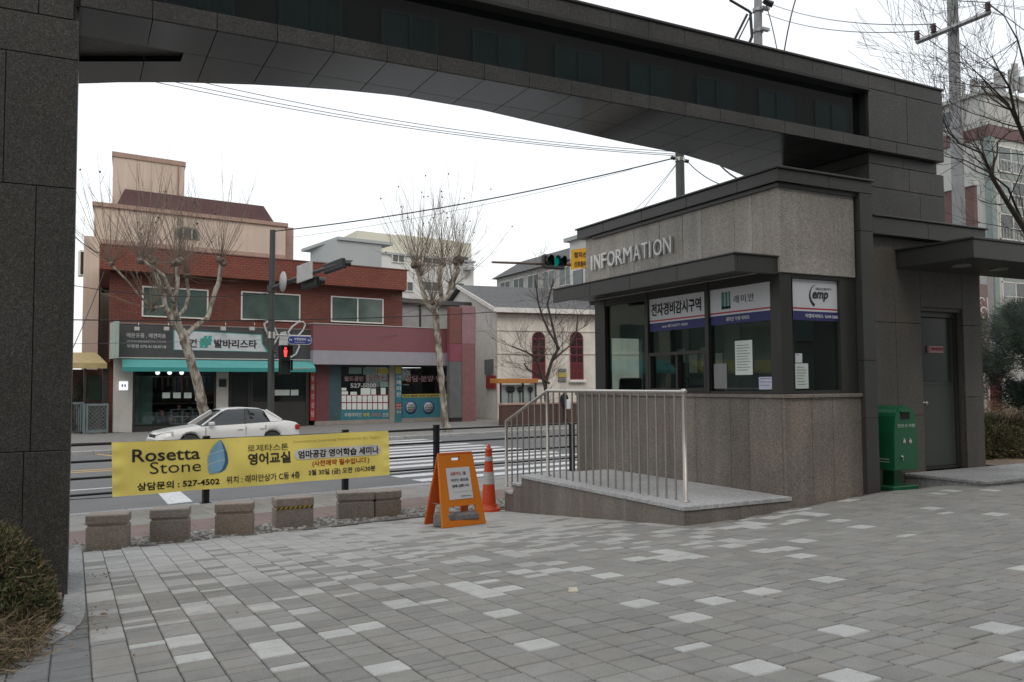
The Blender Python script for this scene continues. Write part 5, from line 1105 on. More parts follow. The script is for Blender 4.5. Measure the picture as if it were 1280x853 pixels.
mb = MB(RF); mb.box(a5.x-.2, T6-.2, a.z-.1, b.x+.2, T6+.6, a.z+.15); build(mb, 'ledge', gm, parent=wbld)
gw = mat('window_grey_glass', (.10, .12, .12), .15, fine=0, var=.2, scale=.6)
for x0_, x1_, y0_, y1_ in ((490, 506, 317, 328), (528, 552, 319, 330), (569, 586, 319, 330), (528, 552, 351, 364), (559, 581, 352, 364), (500, 517, 351, 364), (528, 552, 386, 398), (559, 581, 386, 398)): window(x0_, x1_, y0_, y1_, T6-.1, wbld, 2, .12, gw)
rect(584, 593, 333, 337, T6-1, 1, 0, gm, 'balcony_slab', wbld)
gb_ = thing('grey_block', 'plain pale grey flat-roofed building rising over the brick parapet', 'building', W(atT(440, 400, T6-12).x, T6-8, ZP))
a = atT(417.5, 299.5, T6-12); b = atT(477, 303, T6-12); c = atT(397.5, 307, T6-6)
P4 = [(a.x, T6-12), (b.x, T6-12), (b.x+.5, T6+2), (c.x, T6-4)]
mb = MB(RF); mb.add([(x, y, ZP) for x, y in P4]+[(x, y, a.z) for x, y in P4], [(0, 1, 5, 4), (1, 2, 6, 5), (2, 3, 7, 6), (3, 0, 4, 7), (4, 5, 6, 7)]); build(mb, 'wall', gm, parent=gb_)
mb = MB(RF); mb.box(a.x+.3, T6-12.2, a.z, b.x+1.2, T6-3, a.z+.3); build(mb, 'parapet', gm, parent=gb_)
# hipped apartment block with a long row of windows
XH = 34.0
hb_ = thing('hipped_block', 'grey block with dark hipped roof and a window row behind the chapel', 'building', (XH+4, atX(660, 345, XH).y, ZP))
pL, pR = atX(621, 348, XH), atX(712, 327, XH); ze = (pL.z+pR.z)/2
mb = MB(); mb.box(XH, pR.y-14, ZP, XH+9, pL.y, ze); build(mb, 'wall', mat('block_wall', (.36, .36, .35), .85), parent=hb_)
rz_ = atX(690, 318.5, XH+2).z
mb = MB(); mb.add([(XH-.4, pR.y-14, ze), (XH-.4, pL.y+.4, ze), (XH+9.4, pL.y+.4, ze), (XH+9.4, pR.y-14, ze), (XH+1.5, pR.y-13, rz_), (XH+1.5, pL.y-2, rz_), (XH+7.5, pL.y-2, rz_), (XH+7.5, pR.y-13, rz_)], [(0, 1, 5, 4), (1, 2, 6, 5), (2, 3, 7, 6), (3, 0, 4, 7), (4, 5, 6, 7), (0, 3, 2, 1)]); build(mb, 'roof', mat('hip_slate', (.085, .09, .09), .8, var=.12), parent=hb_)
for fl in range(2):
    y = pL.y-.8
    while y > pR.y-13:
        z_ = ze-1.9-fl*2.8; mb = MB(); mb.box(XH-.06, y-1.9, z_, XH+.02, y, z_+1.5); o = build(mb, 'window', sash, parent=hb_); BASE[o] = BASE[hb_]
        for q in (0, 1): mb = MB(); mb.box(XH-.08, y-.95*q-.9, z_+.08, XH-.05, y-.95*q-.08, z_+1.42); build(mb, 'pane', gw, parent=o)
        y -= 2.6
# rooftop aerial block right of it
wb2 = thing('stair_head_block', 'white rooftop block with a small roof by the yellow signal plate', 'building', atD(728, 330, 60)-Vector((0, 0, 9)))
p_ = atX(712, 303, 29); mb = MB(); mb.box(29, p_.y-5, ZP, 33, p_.y, p_.z); build(mb, 'wall', wm, parent=wb2); mb = MB(); mb.box(28.7, p_.y-5.3, p_.z, 33.3, p_.y+.3, p_.z+.25); build(mb, 'roof', gm, parent=wb2)
for k in range(3): mb = MB(); mb.box(28.93, p_.y-1.6-k*1.5, p_.z-3.4, 29.02, p_.y-.5-k*1.5, p_.z-2.0); build(mb, 'window', gw, parent=wb2)

# ------------------------------------------------------------------ church
CA = R(-6.9); CF = Matrix.Rotation(CA, 4, 'Z'); CI = CF.inverted(); CN = CF @ Vector((0, 1, 0))
TC = (atD(680, 500, 48)).dot(CN)
def atC(x, y, T): v = ray(x, y); return CI @ (EYE + v*((T-EYE.dot(CN))/v.dot(CN)))
CS = CF @ Vector((1, 0, 0))
def atCs(x, y, s): v = ray(x, y); return CI @ (EYE + v*((s-EYE.dot(CS))/v.dot(CS)))
ch = thing('chapel', 'cream rendered chapel with grey shingle roof and red arched windows', 'building', CF @ Vector((atC(690, 500, TC).x, TC+5, ZP)))
plast = mat('cream_plaster', (.62, .58, .52), .9, var=.12, scale=.8, fine=.06, fscale=20, streak=.08); plw = mat('white_plaster', (.68, .66, .62), .9, var=.08, fine=.04)
e0 = atC(620, 387, TC-.35); w0 = atC(621.5, 420, TC); sE = w0.x+17; ze = e0.z
def crect(x0, x1, y0, y1, T, dt, m, n, p=ch): a = atC(x0, y1, T); c = atC(x0, y0, T); d = atC(x1, y1, T); mb = MB(CF); mb.box(a.x, T, a.z, d.x, T+dt, c.z); return build(mb, n, m, parent=p)
rg = atCs(577.5, 359, w0.x); print('ridge', rg, 'eave', ze, w0)
half = rg.y-TC
mb = MB(CF); mb.box(w0.x, TC, ZP, sE, TC+.3, ze); build(mb, 'wall', plast, parent=ch)
mb = MB(CF); mb.prism([(w0.x, TC+.3, ZP), (w0.x, TC+2*half, ZP), (w0.x, TC+2*half, ze), (w0.x, rg.y, rg.z-.1), (w0.x, TC+.3, ze+.12)], (.3, 0, 0)); build(mb, 'gable_wall', plw, parent=ch)
shg = mat('shingle_grey', (.095, .098, .10), .9, var=.12, scale=1.0, fine=.2, fscale=8)
mb = MB(CF); sl_ = (rg.z-ze)/(rg.y-TC+.35)
for sgn in (1, -1):
    pts = [(w0.x-.3, TC-.35, ze), (sE, TC-.35, ze), (sE, rg.y, rg.z), (w0.x-.3, rg.y, rg.z)]
    if sgn < 0: pts = [(x, 2*rg.y-y, z) for x, y, z in pts]
    mb.prism(pts, (0, 0, .12))
build(mb, 'roof', shg, parent=ch)
mb = MB(CF); mb.prism([(w0.x-.36, TC-.42, ze-.12), (w0.x-.36, rg.y, rg.z-.1), (w0.x-.36, rg.y, rg.z+.14), (w0.x-.36, TC-.42, ze+.12)], (.06, 0, 0)).box(w0.x-.36, TC-.45, ze-.15, sE, TC-.36, ze+.12); build(mb, 'bargeboard', plw, parent=ch)
for y in (391.5, 412.5, 441.5): crect(621.5, 900, y-.7, y+.9, TC-.05, .05, trim if y < 400 else plast, 'string_course')
mr = mat('window_maroon', (.16, .02, .025), .6, fine=0); mg = mat('window_wine_glass', (.035, .02, .025), .15, fine=0, var=.3, scale=4)
for x0_, x1_ in ((665.5, 682), (713, 729.5)):
    a = atC(x0_, 475, TC-.04); b = atC(x1_, 475, TC-.04); t_ = atC(x0_, 414.5, TC-.04); r_ = (b.x-a.x)/2; cx_ = (a.x+b.x)/2; zs_c = t_.z-r_
    def arch(rr_, T, dz=0): return [(cx_-rr_, T, a.z+dz), (cx_+rr_, T, a.z+dz)]+[(cx_+rr_*math.cos(R(k*15)), T, zs_c+rr_*math.sin(R(k*15))) for k in range(13)]
    mb = MB(CF); mb.prism(arch(r_, TC-.05), (0, .04, 0)); o = build(mb, 'window', mr, parent=ch, label='arched maroon chapel window'); BASE[o] = BASE[ch]
    for c_ in (-1, 1):
        for rw in range(5):
            za_ = a.z+.08+(zs_c-a.z-.04)*rw/5; zb2 = a.z+(zs_c-a.z-.04)*(rw+1)/5; mb = MB(CF); xa_, xb_ = (cx_-r_*.85, cx_-.03) if c_ < 0 else (cx_+.03, cx_+r_*.85); mb.box(xa_, TC-.062, za_, xb_, TC-.05, zb2); build(mb, 'pane', mg if rw > 1 else mat('window_red_panel', (.09, .012, .016), .5, fine=0), parent=o)
    for k in range(4):
        aa, ab_ = R(k*45+4), R(k*45+41); q = [(cx_+.15*r_*math.cos(aa), zs_c+.15*r_*math.sin(aa)), (cx_+.85*r_*math.cos(aa), zs_c+.05+.8*r_*math.sin(aa)), (cx_+.85*r_*math.cos(ab_), zs_c+.05+.8*r_*math.sin(ab_)), (cx_+.15*r_*math.cos(ab_), zs_c+.15*r_*math.sin(ab_))]
        mb = MB(CF); mb.prism([(x, TC-.052, z) for x, z in q], (0, -.01, 0)); build(mb, 'fan_pane', mg, parent=o)
    mb = MB(CF); mb.box(cx_-r_-.1, TC-.2, a.z-.16, cx_+r_+.1, TC, a.z, .02); build(mb, 'window_sill', plw, parent=ch)
for y, x0_, x1_, m_ in ((461, 698, 708, greyink), (466.3, 697.5, 708.5, MC['mustard']), (473.5, 698, 708, greyink)): crect(x0_, x1_, y, y+(3.5 if y != 466.3 else 5.5), TC-.08, .05, m_, 'wall_plaque')
for y0_, y1_, x0_, x1_, m_, n_ in ((450, 468, 606, 616, gw, 'side_window'), (470, 486, 608, 619.5, reds, 'poster_box')):
    a = atCs(x0_, y1_, w0.x-.05); c = atCs(x0_, y0_, w0.x-.05); d = atCs(x1_, y1_, w0.x-.05); mb = MB(CF); mb.box(w0.x-.08, min(a.y, d.y), a.z, w0.x+.05, max(a.y, d.y), c.z); build(mb, n_, m_, parent=ch)
# low brick wall with notice shelter
TW = sZ(690, 529.5, ZP).y; print('TW', TW)
lw = thing('low_brick_wall', 'dark brick garden wall running along the chapel pavement', 'wall', W(atT(690, 529, TW).x, TW, ZP))
a = atT(628, 529, TW); b = atT(840, 529, TW); zt_ = atT(690, 503, TW).z; bk = brickmat('wall_brick', (.085, .04, .034), (.11, .055, .045), (.07, .05, .045))
nseg = 7
for k in range(nseg): mb = MB(RF); q0, q1_ = a.x+(b.x-a.x)*k/nseg, a.x+(b.x-a.x)*(k+1)/nseg; mb.box(q0, TW, ZP, q1_-.02, TW+.3, zt_-.1); build(mb, 'wall_bay', bk, parent=lw); mb = MB(RF); mb.box(q0, TW-.04, zt_-.1, q1_-.02, TW+.34, zt_, .01); build(mb, 'coping_brick', trim, parent=lw)
nsh = thing('notice_shelter', 'glazed notice case under an orange roof standing behind the low brick wall', 'notice board', W(atT(648, 503, TW+.8).x, TW+.8, ZP))
T7 = TW+.8; rect(624, 673, 473.5, 479.5, T7-.3, .8, .02, mat('shelter_orange', (.42, .17, .04), .6), 'roof', nsh)
for x in (626, 654, 670): rect(x, x+1.2, 479, 530, T7, .08, 0, dk, 'post', nsh)
pn = rect(627, 654, 481, 504, T7+.05, .04, 0, mat('case_glass', (.32, .36, .36), .3, fine=0), 'case_panel', nsh); BASE[pn] = BASE[nsh]; rect(655, 670, 481, 504, T7+.05, .04, 0, MC['case_glass'], 'case_panel', nsh)
for x in (636, 640, 650, 663): rect(x, x+.8, 484, 504, T7-.02, .03, 0, ink, 'tree_print', nsh); c = W(*atT(x+.4, 487, T7-.02)); mb = MB(); mb.lathe([(.16, 0), (.16, .01), (0, .012)], c, 9, tuple(-NV)); build(mb, 'tree_print', ink, parent=nsh)
# ================================================================== car parked at the far kerb
TCAR = 27.5
cs0 = atT(195, 540, TCAR-.9).x; cs1 = atT(379, 540, TCAR-.9).x; CL = 4.72; cmid = (cs0+cs1)/2; KC = .97*min(1, (cs1-cs0)/CL);  print('car len', cs1-cs0, 'roof', atT(300, 511, TCAR-.5).z+.75)
carp = mat('car_paint_white', (.62, .62, .61), .18, spec=.6, var=.02, fine=0); cgl = mat('car_glass', (.018, .022, .024), .04, spec=.7, fine=0, var=0); rub = mat('tyre_rubber', (.02, .02, .02), .8, fine=0); rim = mat('wheel_rim', (.42, .42, .42), .35, .7, fine=0)
def make_car():
    root = thing('parked_car', 'white four-door saloon parked at the far kerb before the teal awning', 'car', W(cmid, TCAR, -.75))
    O = Vector((cmid, TCAR, -.75)); M = RF @ Matrix.Translation(O) @ Matrix.Rotation(math.pi, 4, 'Z') @ Matrix.Scale(KC, 4)   # x forward = towards -s
    def CB(): return MB(M)
    Ls = [2.36, 2.30, 2.15, 1.95, 1.80, 1.70, 1.6, 1.5, 1.36, 1.2, 1.06, .98, .8, .3, -.3, -.8, -1.0, -1.1, -1.22, -1.36, -1.5, -1.62, -1.72, -1.85, -2.05, -2.25, -2.34, -2.38]
    def hw(x): return .90*(1-.10*max(0, (x-1.5)/.86)**2-.08*max(0, (-x-1.5)/.86)**2) if abs(x) < 2.2 else .90*(.86 if x > 0 else .9)*(1-.6*max(0, abs(x)-2.2))
    def top(x):
        P = [(-2.38, .66), (-2.34, .88), (-2.2, .94), (-1.75, .985), (-1.2, .97), (0, .93), (.9, .90), (1.1, .88), (1.8, .79), (2.15, .70), (2.3, .60), (2.36, .48)]
        for (a, b), (c, d) in zip(P, P[1:]):
            if a <= x <= c: return b+(d-b)*(x-a)/(c-a)
        return .6
    wf, wr, ra = 1.36, -1.36, .36
    def bot(x):
        z = .20
        for wc in (wf, wr):
            if abs(x-wc) < ra: z = max(z, .31+math.sqrt(ra*ra-(x-wc)**2)-.0)
        return z
    rings = []
    for x in Ls:
        h, t_, b_ = hw(x), top(x), bot(x); mid_ = max(b_+.03, .45)
        half = [(h*.93, b_), (h*.99, min(b_+.06, t_-.1)), (h, max(mid_, b_+.07)), (h*.985, max(mid_, b_+.07)*.45+(t_-.1)*.55), (h*.95, t_-.05), (h*.86, t_-.005), (h*.5, t_+.012), (0, t_+.02)]
        rings.append([(x, y, z) for y, z in half]+[(x, -y, z) for y, z in reversed(half[:-1])])
    n = len(rings[0]); mb = CB(); vs = [p for r_ in rings for p in r_]
    mb.add(vs, [(i*n+j, i*n+j+1, (i+1)*n+j+1, (i+1)*n+j) for i in range(len(Ls)-1) for j in range(n-1)], True); mb.add(rings[0], [tuple(range(n))], True).add(rings[-1], [tuple(range(n))], True)
    body = build(mb, 'body', carp, parent=root); BASE[body] = BASE[root]
    mb = CB(); mb.box(-2.3, -.8, .18, 2.28, .8, .42); build(mb, 'underbody', dk, parent=root)
    # greenhouse
    G = [(1.02, .885, .0), (.28, 1.36, 1), (.05, 1.42, 1), (-.5, 1.435, 1), (-1.0, 1.40, 1), (-1.25, 1.33, 1), (-1.78, .985, 0)]
    lo = [(1.02, .80), (.8, .81), (.2, .82), (-.5, .82), (-1.1, .81), (-1.4, .80), (-1.78, .74)]
    def roofw(x): return .60
    base_ = [(x, y, top(x)-.02) for x, y in lo]; roof_ = [(gx, .60 if k_ else .66, gz) for gx, gz, k_ in G]
    roof_[0] = (1.0, .78, .895); roof_[-1] = (-1.78, .70, .985); roof_[1] = (.30, .58, 1.35); roof_[5] = (-1.22, .57, 1.33)
    m_ = len(lo); vs = base_+roof_+[(x, -y, z) for x, y, z in roof_]+[(x, -y, z) for x, y, z in base_]
    fs = [(r_*m_+i, r_*m_+i+1, (r_+1)*m_+i+1, (r_+1)*m_+i) for r_ in range(3) for i in range(m_-1)]
    mb = CB(); mb.add(vs, fs, True).add([base_[0], roof_[0], (roof_[0][0], -roof_[0][1], roof_[0][2]), (base_[0][0], -base_[0][1], base_[0][2])], [(0, 1, 2, 3)]); build(mb, 'window_glass', cgl, parent=root)
    rp = [(.27, .575, 1.368), (.05, .585, 1.428), (-.5, .585, 1.443), (-1.0, .58, 1.408), (-1.24, .565, 1.335)]
    vs = []
    for x, y, z in rp: vs += [(x, y*1.05, z-.035), (x, y, z+.004), (x, y*.5, z+.022), (x, 0, z+.027), (x, -y*.5, z+.022), (x, -y, z+.004), (x, -y*1.05, z-.035)]
    mb = CB(); mb.add(vs, [(i*7+j, i*7+j+1, (i+1)*7+j+1, (i+1)*7+j) for i in range(4) for j in range(6)], True); build(mb, 'roof', carp, parent=root)
    for sg_ in (1, -1):
        for pts, r_, nm, mm in ((((.98, .79*sg_, .90), (.65, .70*sg_, 1.12), (.28, .60*sg_, 1.36)), .035, 'front_pillar', carp), (((-.42, .825*sg_, .93), (-.47, .725*sg_, 1.15), (-.5, .615*sg_, 1.40)), .03, 'middle_pillar', dk), (((-1.72, .74*sg_, .99), (-1.5, .68*sg_, 1.15), (-1.2, .59*sg_, 1.345)), .06, 'rear_pillar', carp)):
            mb = CB(); mb.tube(pts, r_, 6); build(mb, nm, mm, parent=root)
        mb = CB(); mb.prism([(-1.30, .812*sg_, .965), (-1.72, .78*sg_, .975), (-1.24, .60*sg_, 1.32), (-1.12, .61*sg_, 1.36)], (0, .012*sg_, 0)); build(mb, 'rear_quarter', carp, parent=root)
        for x in (.88, -.44, -1.12): mb = CB(); mb.box(x-.006, (hw(x)*.985)*sg_-.006, .33 if x > -1 else .7, x+.006, (hw(x)*.985)*sg_+.008, .86); build(mb, 'door_gap', dk, parent=root)
        for x in (-.25, -1.02): mb = CB(); mb.box(x-.09, .88*sg_, .735, x+.09, .915*sg_, .765, .01); build(mb, 'door_handle', carp, parent=root)
        mb = CB(); mb.box(.62, .86*sg_, .90, .80, 1.02*sg_, 1.02, .03); build(mb, 'wing_mirror', carp, parent=root)
        mb = CB(); mb.box(-2.2, .885*sg_, .44, 2.1, .906*sg_, .48, .006); build(mb, 'side_trim', carp, parent=root)
        mb = CB(); mb.prism([(2.24, .42*sg_, .53), (2.05, .80*sg_, .53), (1.84, .852*sg_, .60), (1.86, .82*sg_, .745), (2.12, .70*sg_, .70), (2.27, .42*sg_, .64)], (.035, .02*sg_, .01)); build(mb, 'headlight', mat('headlight', (.55, .56, .57), .12, .3, fine=0), parent=root)
        mb = CB(); mb.box(-2.37, .48*sg_, .66, -2.20, .83*sg_, .84, .03); build(mb, 'tail_light', mat('tail_red', (.32, .012, .01), .3, fine=0), parent=root)
        for wc in (wf, wr):
            c_ = Vector((wc, .70*sg_, .31)); mb = CB(); mb.lathe([(.2, 0), (.30, .0), (.315, .03), (.315, .17), (.30, .20), (.21, .205)], c_, 24, (0, sg_, 0)); wo_ = build(mb, 'wheel', rub, parent=root); BASE[wo_] = BASE[root]
            mb = CB(); mb.lathe([(.205, .17), (.20, .20), (.18, .195), (.06, .17), (.05, .2), (.0, .2)], c_, 24, (0, sg_, 0)); build(mb, 'rim', rim, parent=wo_)
            for k in range(7): a_ = k*.8976; mb = CB(); mb.tube([c_+Vector((.05*math.cos(a_), .195*sg_, .05*math.sin(a_))), c_+Vector((.19*math.cos(a_), .2*sg_, .19*math.sin(a_)))], .018, 5); build(mb, 'spoke', rim, parent=wo_)
    mb = CB(); mb.box(2.27, -.38, .50, 2.34, .38, .64, .02); build(mb, 'grille', dk, parent=root)
    mb = CB(); mb.box(-2.42, -.26, .52, -2.37, .26, .63); build(mb, 'number_plate', white, parent=root)
    return root
car = make_car()

# ================================================================== trees
bark = bpy.data.materials.new('plane_bark'); bark.use_nodes = True; _t = bark.node_tree; _b = _t.nodes['Principled BSDF']; _b.inputs['Roughness'].default_value = .9
_t.links.new(_mul(_t, _ramp(_t, _noise(_t, 6, 3, stretch=(1, 1, .45)), [(.40, (.13, .10, .075)), (.5, (.26, .23, .19)), (.62, (.40, .37, .32))]), _ramp(_t, _noise(_t, 30, 2), [(.3, .8), (.7, 1.2)])), _b.inputs['Base Color']); MC['plane_bark'] = bark
twig = mat('twig', (.20, .16, .125), .9, fine=0, var=.25, scale=1); darkbark = mat('dark_bark', (.05, .042, .035), .9, var=.2, fine=.2, fscale=30); ball = mat('seed_ball', (.05, .035, .03), .9, fine=0); knobm = mat('pollard_knob', (.16, .125, .10), .95, var=.3, fine=.3, fscale=12, bump=.6)
def wob(p0, p1, n, amp, rnd): 
    out = []
    for i in range(n+1): t_ = i/n; p = p0.lerp(p1, t_); a_ = amp*math.sin(math.pi*t_); out.append(p+Vector((rnd.uniform(-1, 1), rnd.uniform(-1, 1), rnd.uniform(-1, 1)))*a_)
    return out
def plane_tree(label, T, limbs, knobs, seed, top_y, spread=.8, nsh=26, grp='pollarded plane trees on the far pavement', width=1.0):
    rnd = random.Random(seed); b = limbs[0][0]; base = W(atT(b[0], b[1], T).x, T, ZP-.02)
    root = thing('plane_tree', label, 'tree', base, grp)
    tr = MB()
    for pts in limbs:
        q = []; rads = []
        for x, y, r_px, dt in pts: P = atT(x, y, T+dt); q.append(W(P.x, T+dt, P.z)); rads.append(.74*r_px/FPX*((q[-1]-EYE).dot(FW)))
        # smooth by subdividing
        qs, rs = [], []
        for i in range(len(q)-1):
            for k in range(4): t_ = k/4; qs.append(q[i].lerp(q[i+1], t_)+Vector((rnd.uniform(-1, 1), rnd.uniform(-1, 1), 0))*rads[i]*.18*(k > 0)); rs.append((rads[i]*(1-t_)+rads[i+1]*t_)*rnd.uniform(.94, 1.08))
        qs.append(q[-1]); rs.append(rads[-1]); tr.tube(qs, rs, 10)
    tk = build(tr, 'trunk', bark, parent=root)
    kn = MB(); cr = MB(); sb_ = MB()
    for x, y, dt, R_ in knobs:
        P = atT(x, y, T+dt); c = W(P.x, T+dt, P.z)
        for k in range(9):
            d_ = Vector((rnd.uniform(-1, 1), rnd.uniform(-1, 1), rnd.uniform(-.7, 1))).normalized(); r_ = R_*rnd.uniform(.35, .6); cc = c+d_*R_*.5
            kn.lathe([(0, -r_), (r_*.8, -r_*.6), (r_, 0), (r_*.75, r_*.65), (0, r_)], cc, 7, tuple(d_))
        for k in range(nsh):
            az = rnd.uniform(0, 6.283); el = R(rnd.choice((rnd.uniform(50, 88), rnd.uniform(20, 75), rnd.uniform(-25, 35) if rnd.random() < .5 else rnd.uniform(30, 80)))); L_ = rnd.uniform(1.3, 3.9)*(1 if el > .5 else .62)*width
            d_ = Vector((math.cos(az)*math.cos(el), math.sin(az)*math.cos(el), math.sin(el))); p = c+d_*R_*.6; pts = [p.copy()]; n = 7
            for i in range(n): d_ = (d_+Vector((rnd.uniform(-.07, .07), rnd.uniform(-.07, .07), .09 if el > .3 else .02))).normalized(); p = p+d_*L_/n; pts.append(p.copy())
            r0_ = rnd.uniform(.009, .015)*(.7+.3*L_/3); cr.tube(pts, [r0_*(1-.75*i/n) for i in range(n+1)], 3, False)
            for j in range(rnd.randint(1, 3)):
                i = rnd.randint(2, 5); q0 = pts[i]; dd = (d_+Vector((rnd.uniform(-.7, .7), rnd.uniform(-.7, .7), rnd.uniform(-.2, .4)))).normalized(); l2 = rnd.uniform(.3, .9); cr.tube([q0, q0+dd*l2*.5, q0+dd*l2+Vector((0, 0, .08))], [r0_*.55, r0_*.4, r0_*.25], 3, False)
            if rnd.random() < .12: q0 = pts[-1]; sb_.lathe([(0, -.045), (.04, 0), (0, .045)], q0, 5)
    build(kn, 'knob', knobm, parent=root, kind='stuff'); build(cr, 'crown', twig, parent=root, kind='stuff')
    if sb_.v: build(sb_, 'seed_ball', ball, parent=root, kind='stuff')
    return root
plane_tree('mottled pollarded plane tree leaning over the white car before the teal awning', 30.2,
    [[(262, 549, 10, 0), (259, 530, 9, 0), (252, 500, 8.2, 0), (243, 465, 7.6, 0), (232, 430, 7.6, 0), (226, 412, 7, 0)],
     [(229, 420, 6, 0), (216, 402, 5, .2), (207, 385, 4.5, .4), (203, 365, 4, .5), (194, 340, 3.2, .6), (190, 326, 3.2, .6)],
     [(226, 414, 6, 0), (221, 398, 5, -.2), (217, 380, 4.2, -.4), (222, 355, 3.6, -.5), (222, 334, 3.6, -.5)],
     [(219, 384, 4, -.3), (212, 362, 3, -.8), (205, 345, 2.6, -1), (178, 326, 2.8, -1.2)],
     [(230, 421, 5, 0), (245, 408, 4.2, .2), (259, 398, 4, .4), (266, 375, 4, .5), (274, 350, 4, .5), (277, 330, 4.2, .5)],
     [(222, 396, 3, .2), (232, 385, 3, .6), (236, 368, 2.6, .8), (233, 348, 2.4, .9)],
     [(206, 383, 2.5, .3), (190, 385, 2, .5), (176, 372, 1.8, .7), (160, 352, 1.6, .8), (140, 332, 1.6, .8)]],
    [(189, 325, .6, .20), (223, 327, -.5, .24), (176, 325, -1.2, .17), (276, 327, .5, .24), (233, 345, .9, .15), (139, 330, .8, .12), (190, 386, .5, .12), (205, 372, .5, .12)], 3, 185, nsh=32)
plane_tree('mottled pollarded plane tree standing at the crosswalk before the rose fascia', 29.9,
    [[(560, 543, 8.5, 0), (556, 530, 6.6, 0), (554, 500, 5.2, 0), (550, 460, 5.0, 0), (548, 430, 5.2, 0), (545, 400, 5.6, 0), (543, 385, 6, 0)],
     [(544, 392, 5, 0), (533, 380, 4.6, .2), (528, 362, 4.2, .4), (524, 345, 4.0, .5), (520, 330, 4, .5)],
     [(543, 386, 5, 0), (552, 372, 4.2, -.2), (550, 352, 3.8, -.3), (549, 338, 3.8, -.3), (555, 330, 3.2, -.3)],
     [(544, 384, 4.6, 0), (560, 370, 4.2, .1), (565, 352, 4.2, .3), (572, 340, 4, .3), (572, 328, 4.2, .3)]],
    [(520, 330, .5, .26), (553, 330, -.3, .16), (573, 327, .3, .28), (525, 346, .5, .14), (566, 358, .3, .13), (541, 378, -.3, .13)], 9, 190, nsh=40, width=1.15)
def branchy(mbx, p, d, L_, r_, depth, rnd, spread=.6, up=.05, n=4, minr=.004):
    pts = [p.copy()]; q = p.copy(); dd = d.copy()
    for i in range(n): dd = (dd+Vector((rnd.uniform(-.16, .16), rnd.uniform(-.16, .16), rnd.uniform(-.1, .16)+up))).normalized(); q = q+dd*L_/n; pts.append(q.copy())
    mbx.tube(pts, [max(minr, r_*(1-.55*i/n)) for i in range(n+1)], 6 if r_ > .03 else 4 if r_ > .012 else 3, False)
    if depth <= 0: return
    for k in range(rnd.choice((2, 3, 3, 4))):
        i = rnd.randint(1, n); a_ = Vector((rnd.uniform(-1, 1), rnd.uniform(-1, 1), rnd.uniform(-.5, .9))); nd = (dd+a_*spread).normalized(); branchy(mbx, pts[i], nd, L_*rnd.uniform(.5, .75), max(minr, r_*.5*(1-.3*i/n)), depth-1, rnd, spread, up, n, minr)
rnd = random.Random(21)
T8 = TW+.7
bt = thing('bare_tree', 'slender dark leafless tree with crooked stems before the chapel windows', 'tree', W(atT(683, 529, T8).x, T8, ZP))
mb = MB(); cr = MB()
for pts in ([(685, 530, 2.4), (684, 500, 2.2), (683, 478, 2.2), (690, 450, 2), (695, 437, 2), (694, 410, 1.6), (687, 380, 1.3), (692, 350, 1)], [(684, 505, 2), (679, 480, 1.6), (674, 455, 1.4), (668, 445, 1.2), (655, 440, 1), (640, 433, .8)], [(690, 450, 1.8), (700, 440, 1.2), (712, 432, 1), (722, 415, .8), (718, 395, .6)], [(695, 437, 1.6), (686, 415, 1.3), (680, 395, 1.2), (672, 378, 1), (665, 352, .8)], [(683, 480, 1.6), (676, 470, 1.2), (664, 462, 1), (652, 455, .8)]):
    q = []; rs = []
    for x, y, r_ in pts: P = atT(x, y, T8); q.append(W(P.x, T8+rnd.uniform(-.3, .3), P.z)); rs.append(r_/FPX*(q[-1]-EYE).dot(FW))
    mb.tube(q, rs, 6)
    for i in range(1, len(q)):
        for k in range(3): d_ = Vector((rnd.uniform(-1, 1), rnd.uniform(-1, 1), rnd.uniform(-.1, 1))).normalized(); branchy(cr, q[i], d_, rnd.uniform(.7, 1.5), .014, 2, rnd, .8, .03, 4, .006)
build(mb, 'trunk', darkbark, parent=bt); build(cr, 'crown', mat('fine_twig', (.09, .065, .055), .9, fine=0), parent=bt, kind='stuff')
# large bare tree whose boughs reach in over the guard house roof
big = thing('large_bare_tree', 'large dark leafless tree reaching its boughs over the guard house roof', 'tree', atD(1330, 560, 17))
mb = MB(); cr = MB(); DB = 17
def bp3(x, y, d): return atD(x, y, d)
paths = [[(1330, 560, 17, 15), (1325, 420, 17, 13), (1310, 350, 16.8, 11), (1283, 290, 16.5, 8), (1260, 255, 16.2, 6), (1240, 222, 16, 5), (1236, 210, 16, 4.5)],
    [(1310, 350, 16.8, 10), (1300, 260, 16.5, 8), (1290, 195, 16.2, 6), (1275, 160, 16, 5), (1268, 140, 15.8, 4), (1262, 110, 15.6, 3), (1250, 90, 15.4, 2), (1237, 82, 15.2, 1.2)],
    [(1236, 210, 16, 4), (1232, 202, 15.8, 3), (1228, 192, 15.7, 2.4), (1200, 180, 15.4, 1.8), (1185, 165, 15.2, 1.4), (1176, 140, 15, 1.1), (1170, 115, 14.8, .9), (1165, 90, 14.6, .7), (1155, 75, 14.4, .5)],
    [(1238, 215, 16, 3), (1246, 195, 16.1, 2.4), (1247, 178, 16.2, 2), (1262, 165, 16.3, 1.5), (1285, 160, 16.4, 1)],
    [(1283, 290, 16.5, 4), (1260, 235, 16.2, 2.5), (1235, 215, 15.6, 2), (1205, 200, 15.3, 1.4), (1182, 196, 15, 1)],
    [(1290, 195, 16.2, 4), (1260, 130, 15.9, 2.6), (1230, 100, 15.6, 1.6), (1210, 80, 15.4, 1), (1195, 65, 15.3, .7)],
    [(1290, 195, 16.2, 4), (1285, 100, 16.2, 2.8), (1272, 50, 16, 2), (1255, 20, 16, 1.3), (1235, 5, 16, 1)],
    [(1268, 140, 15.8, 2.5), (1245, 120, 15.5, 1.6), (1225, 118, 15.2, 1), (1205, 112, 15, .7)]]
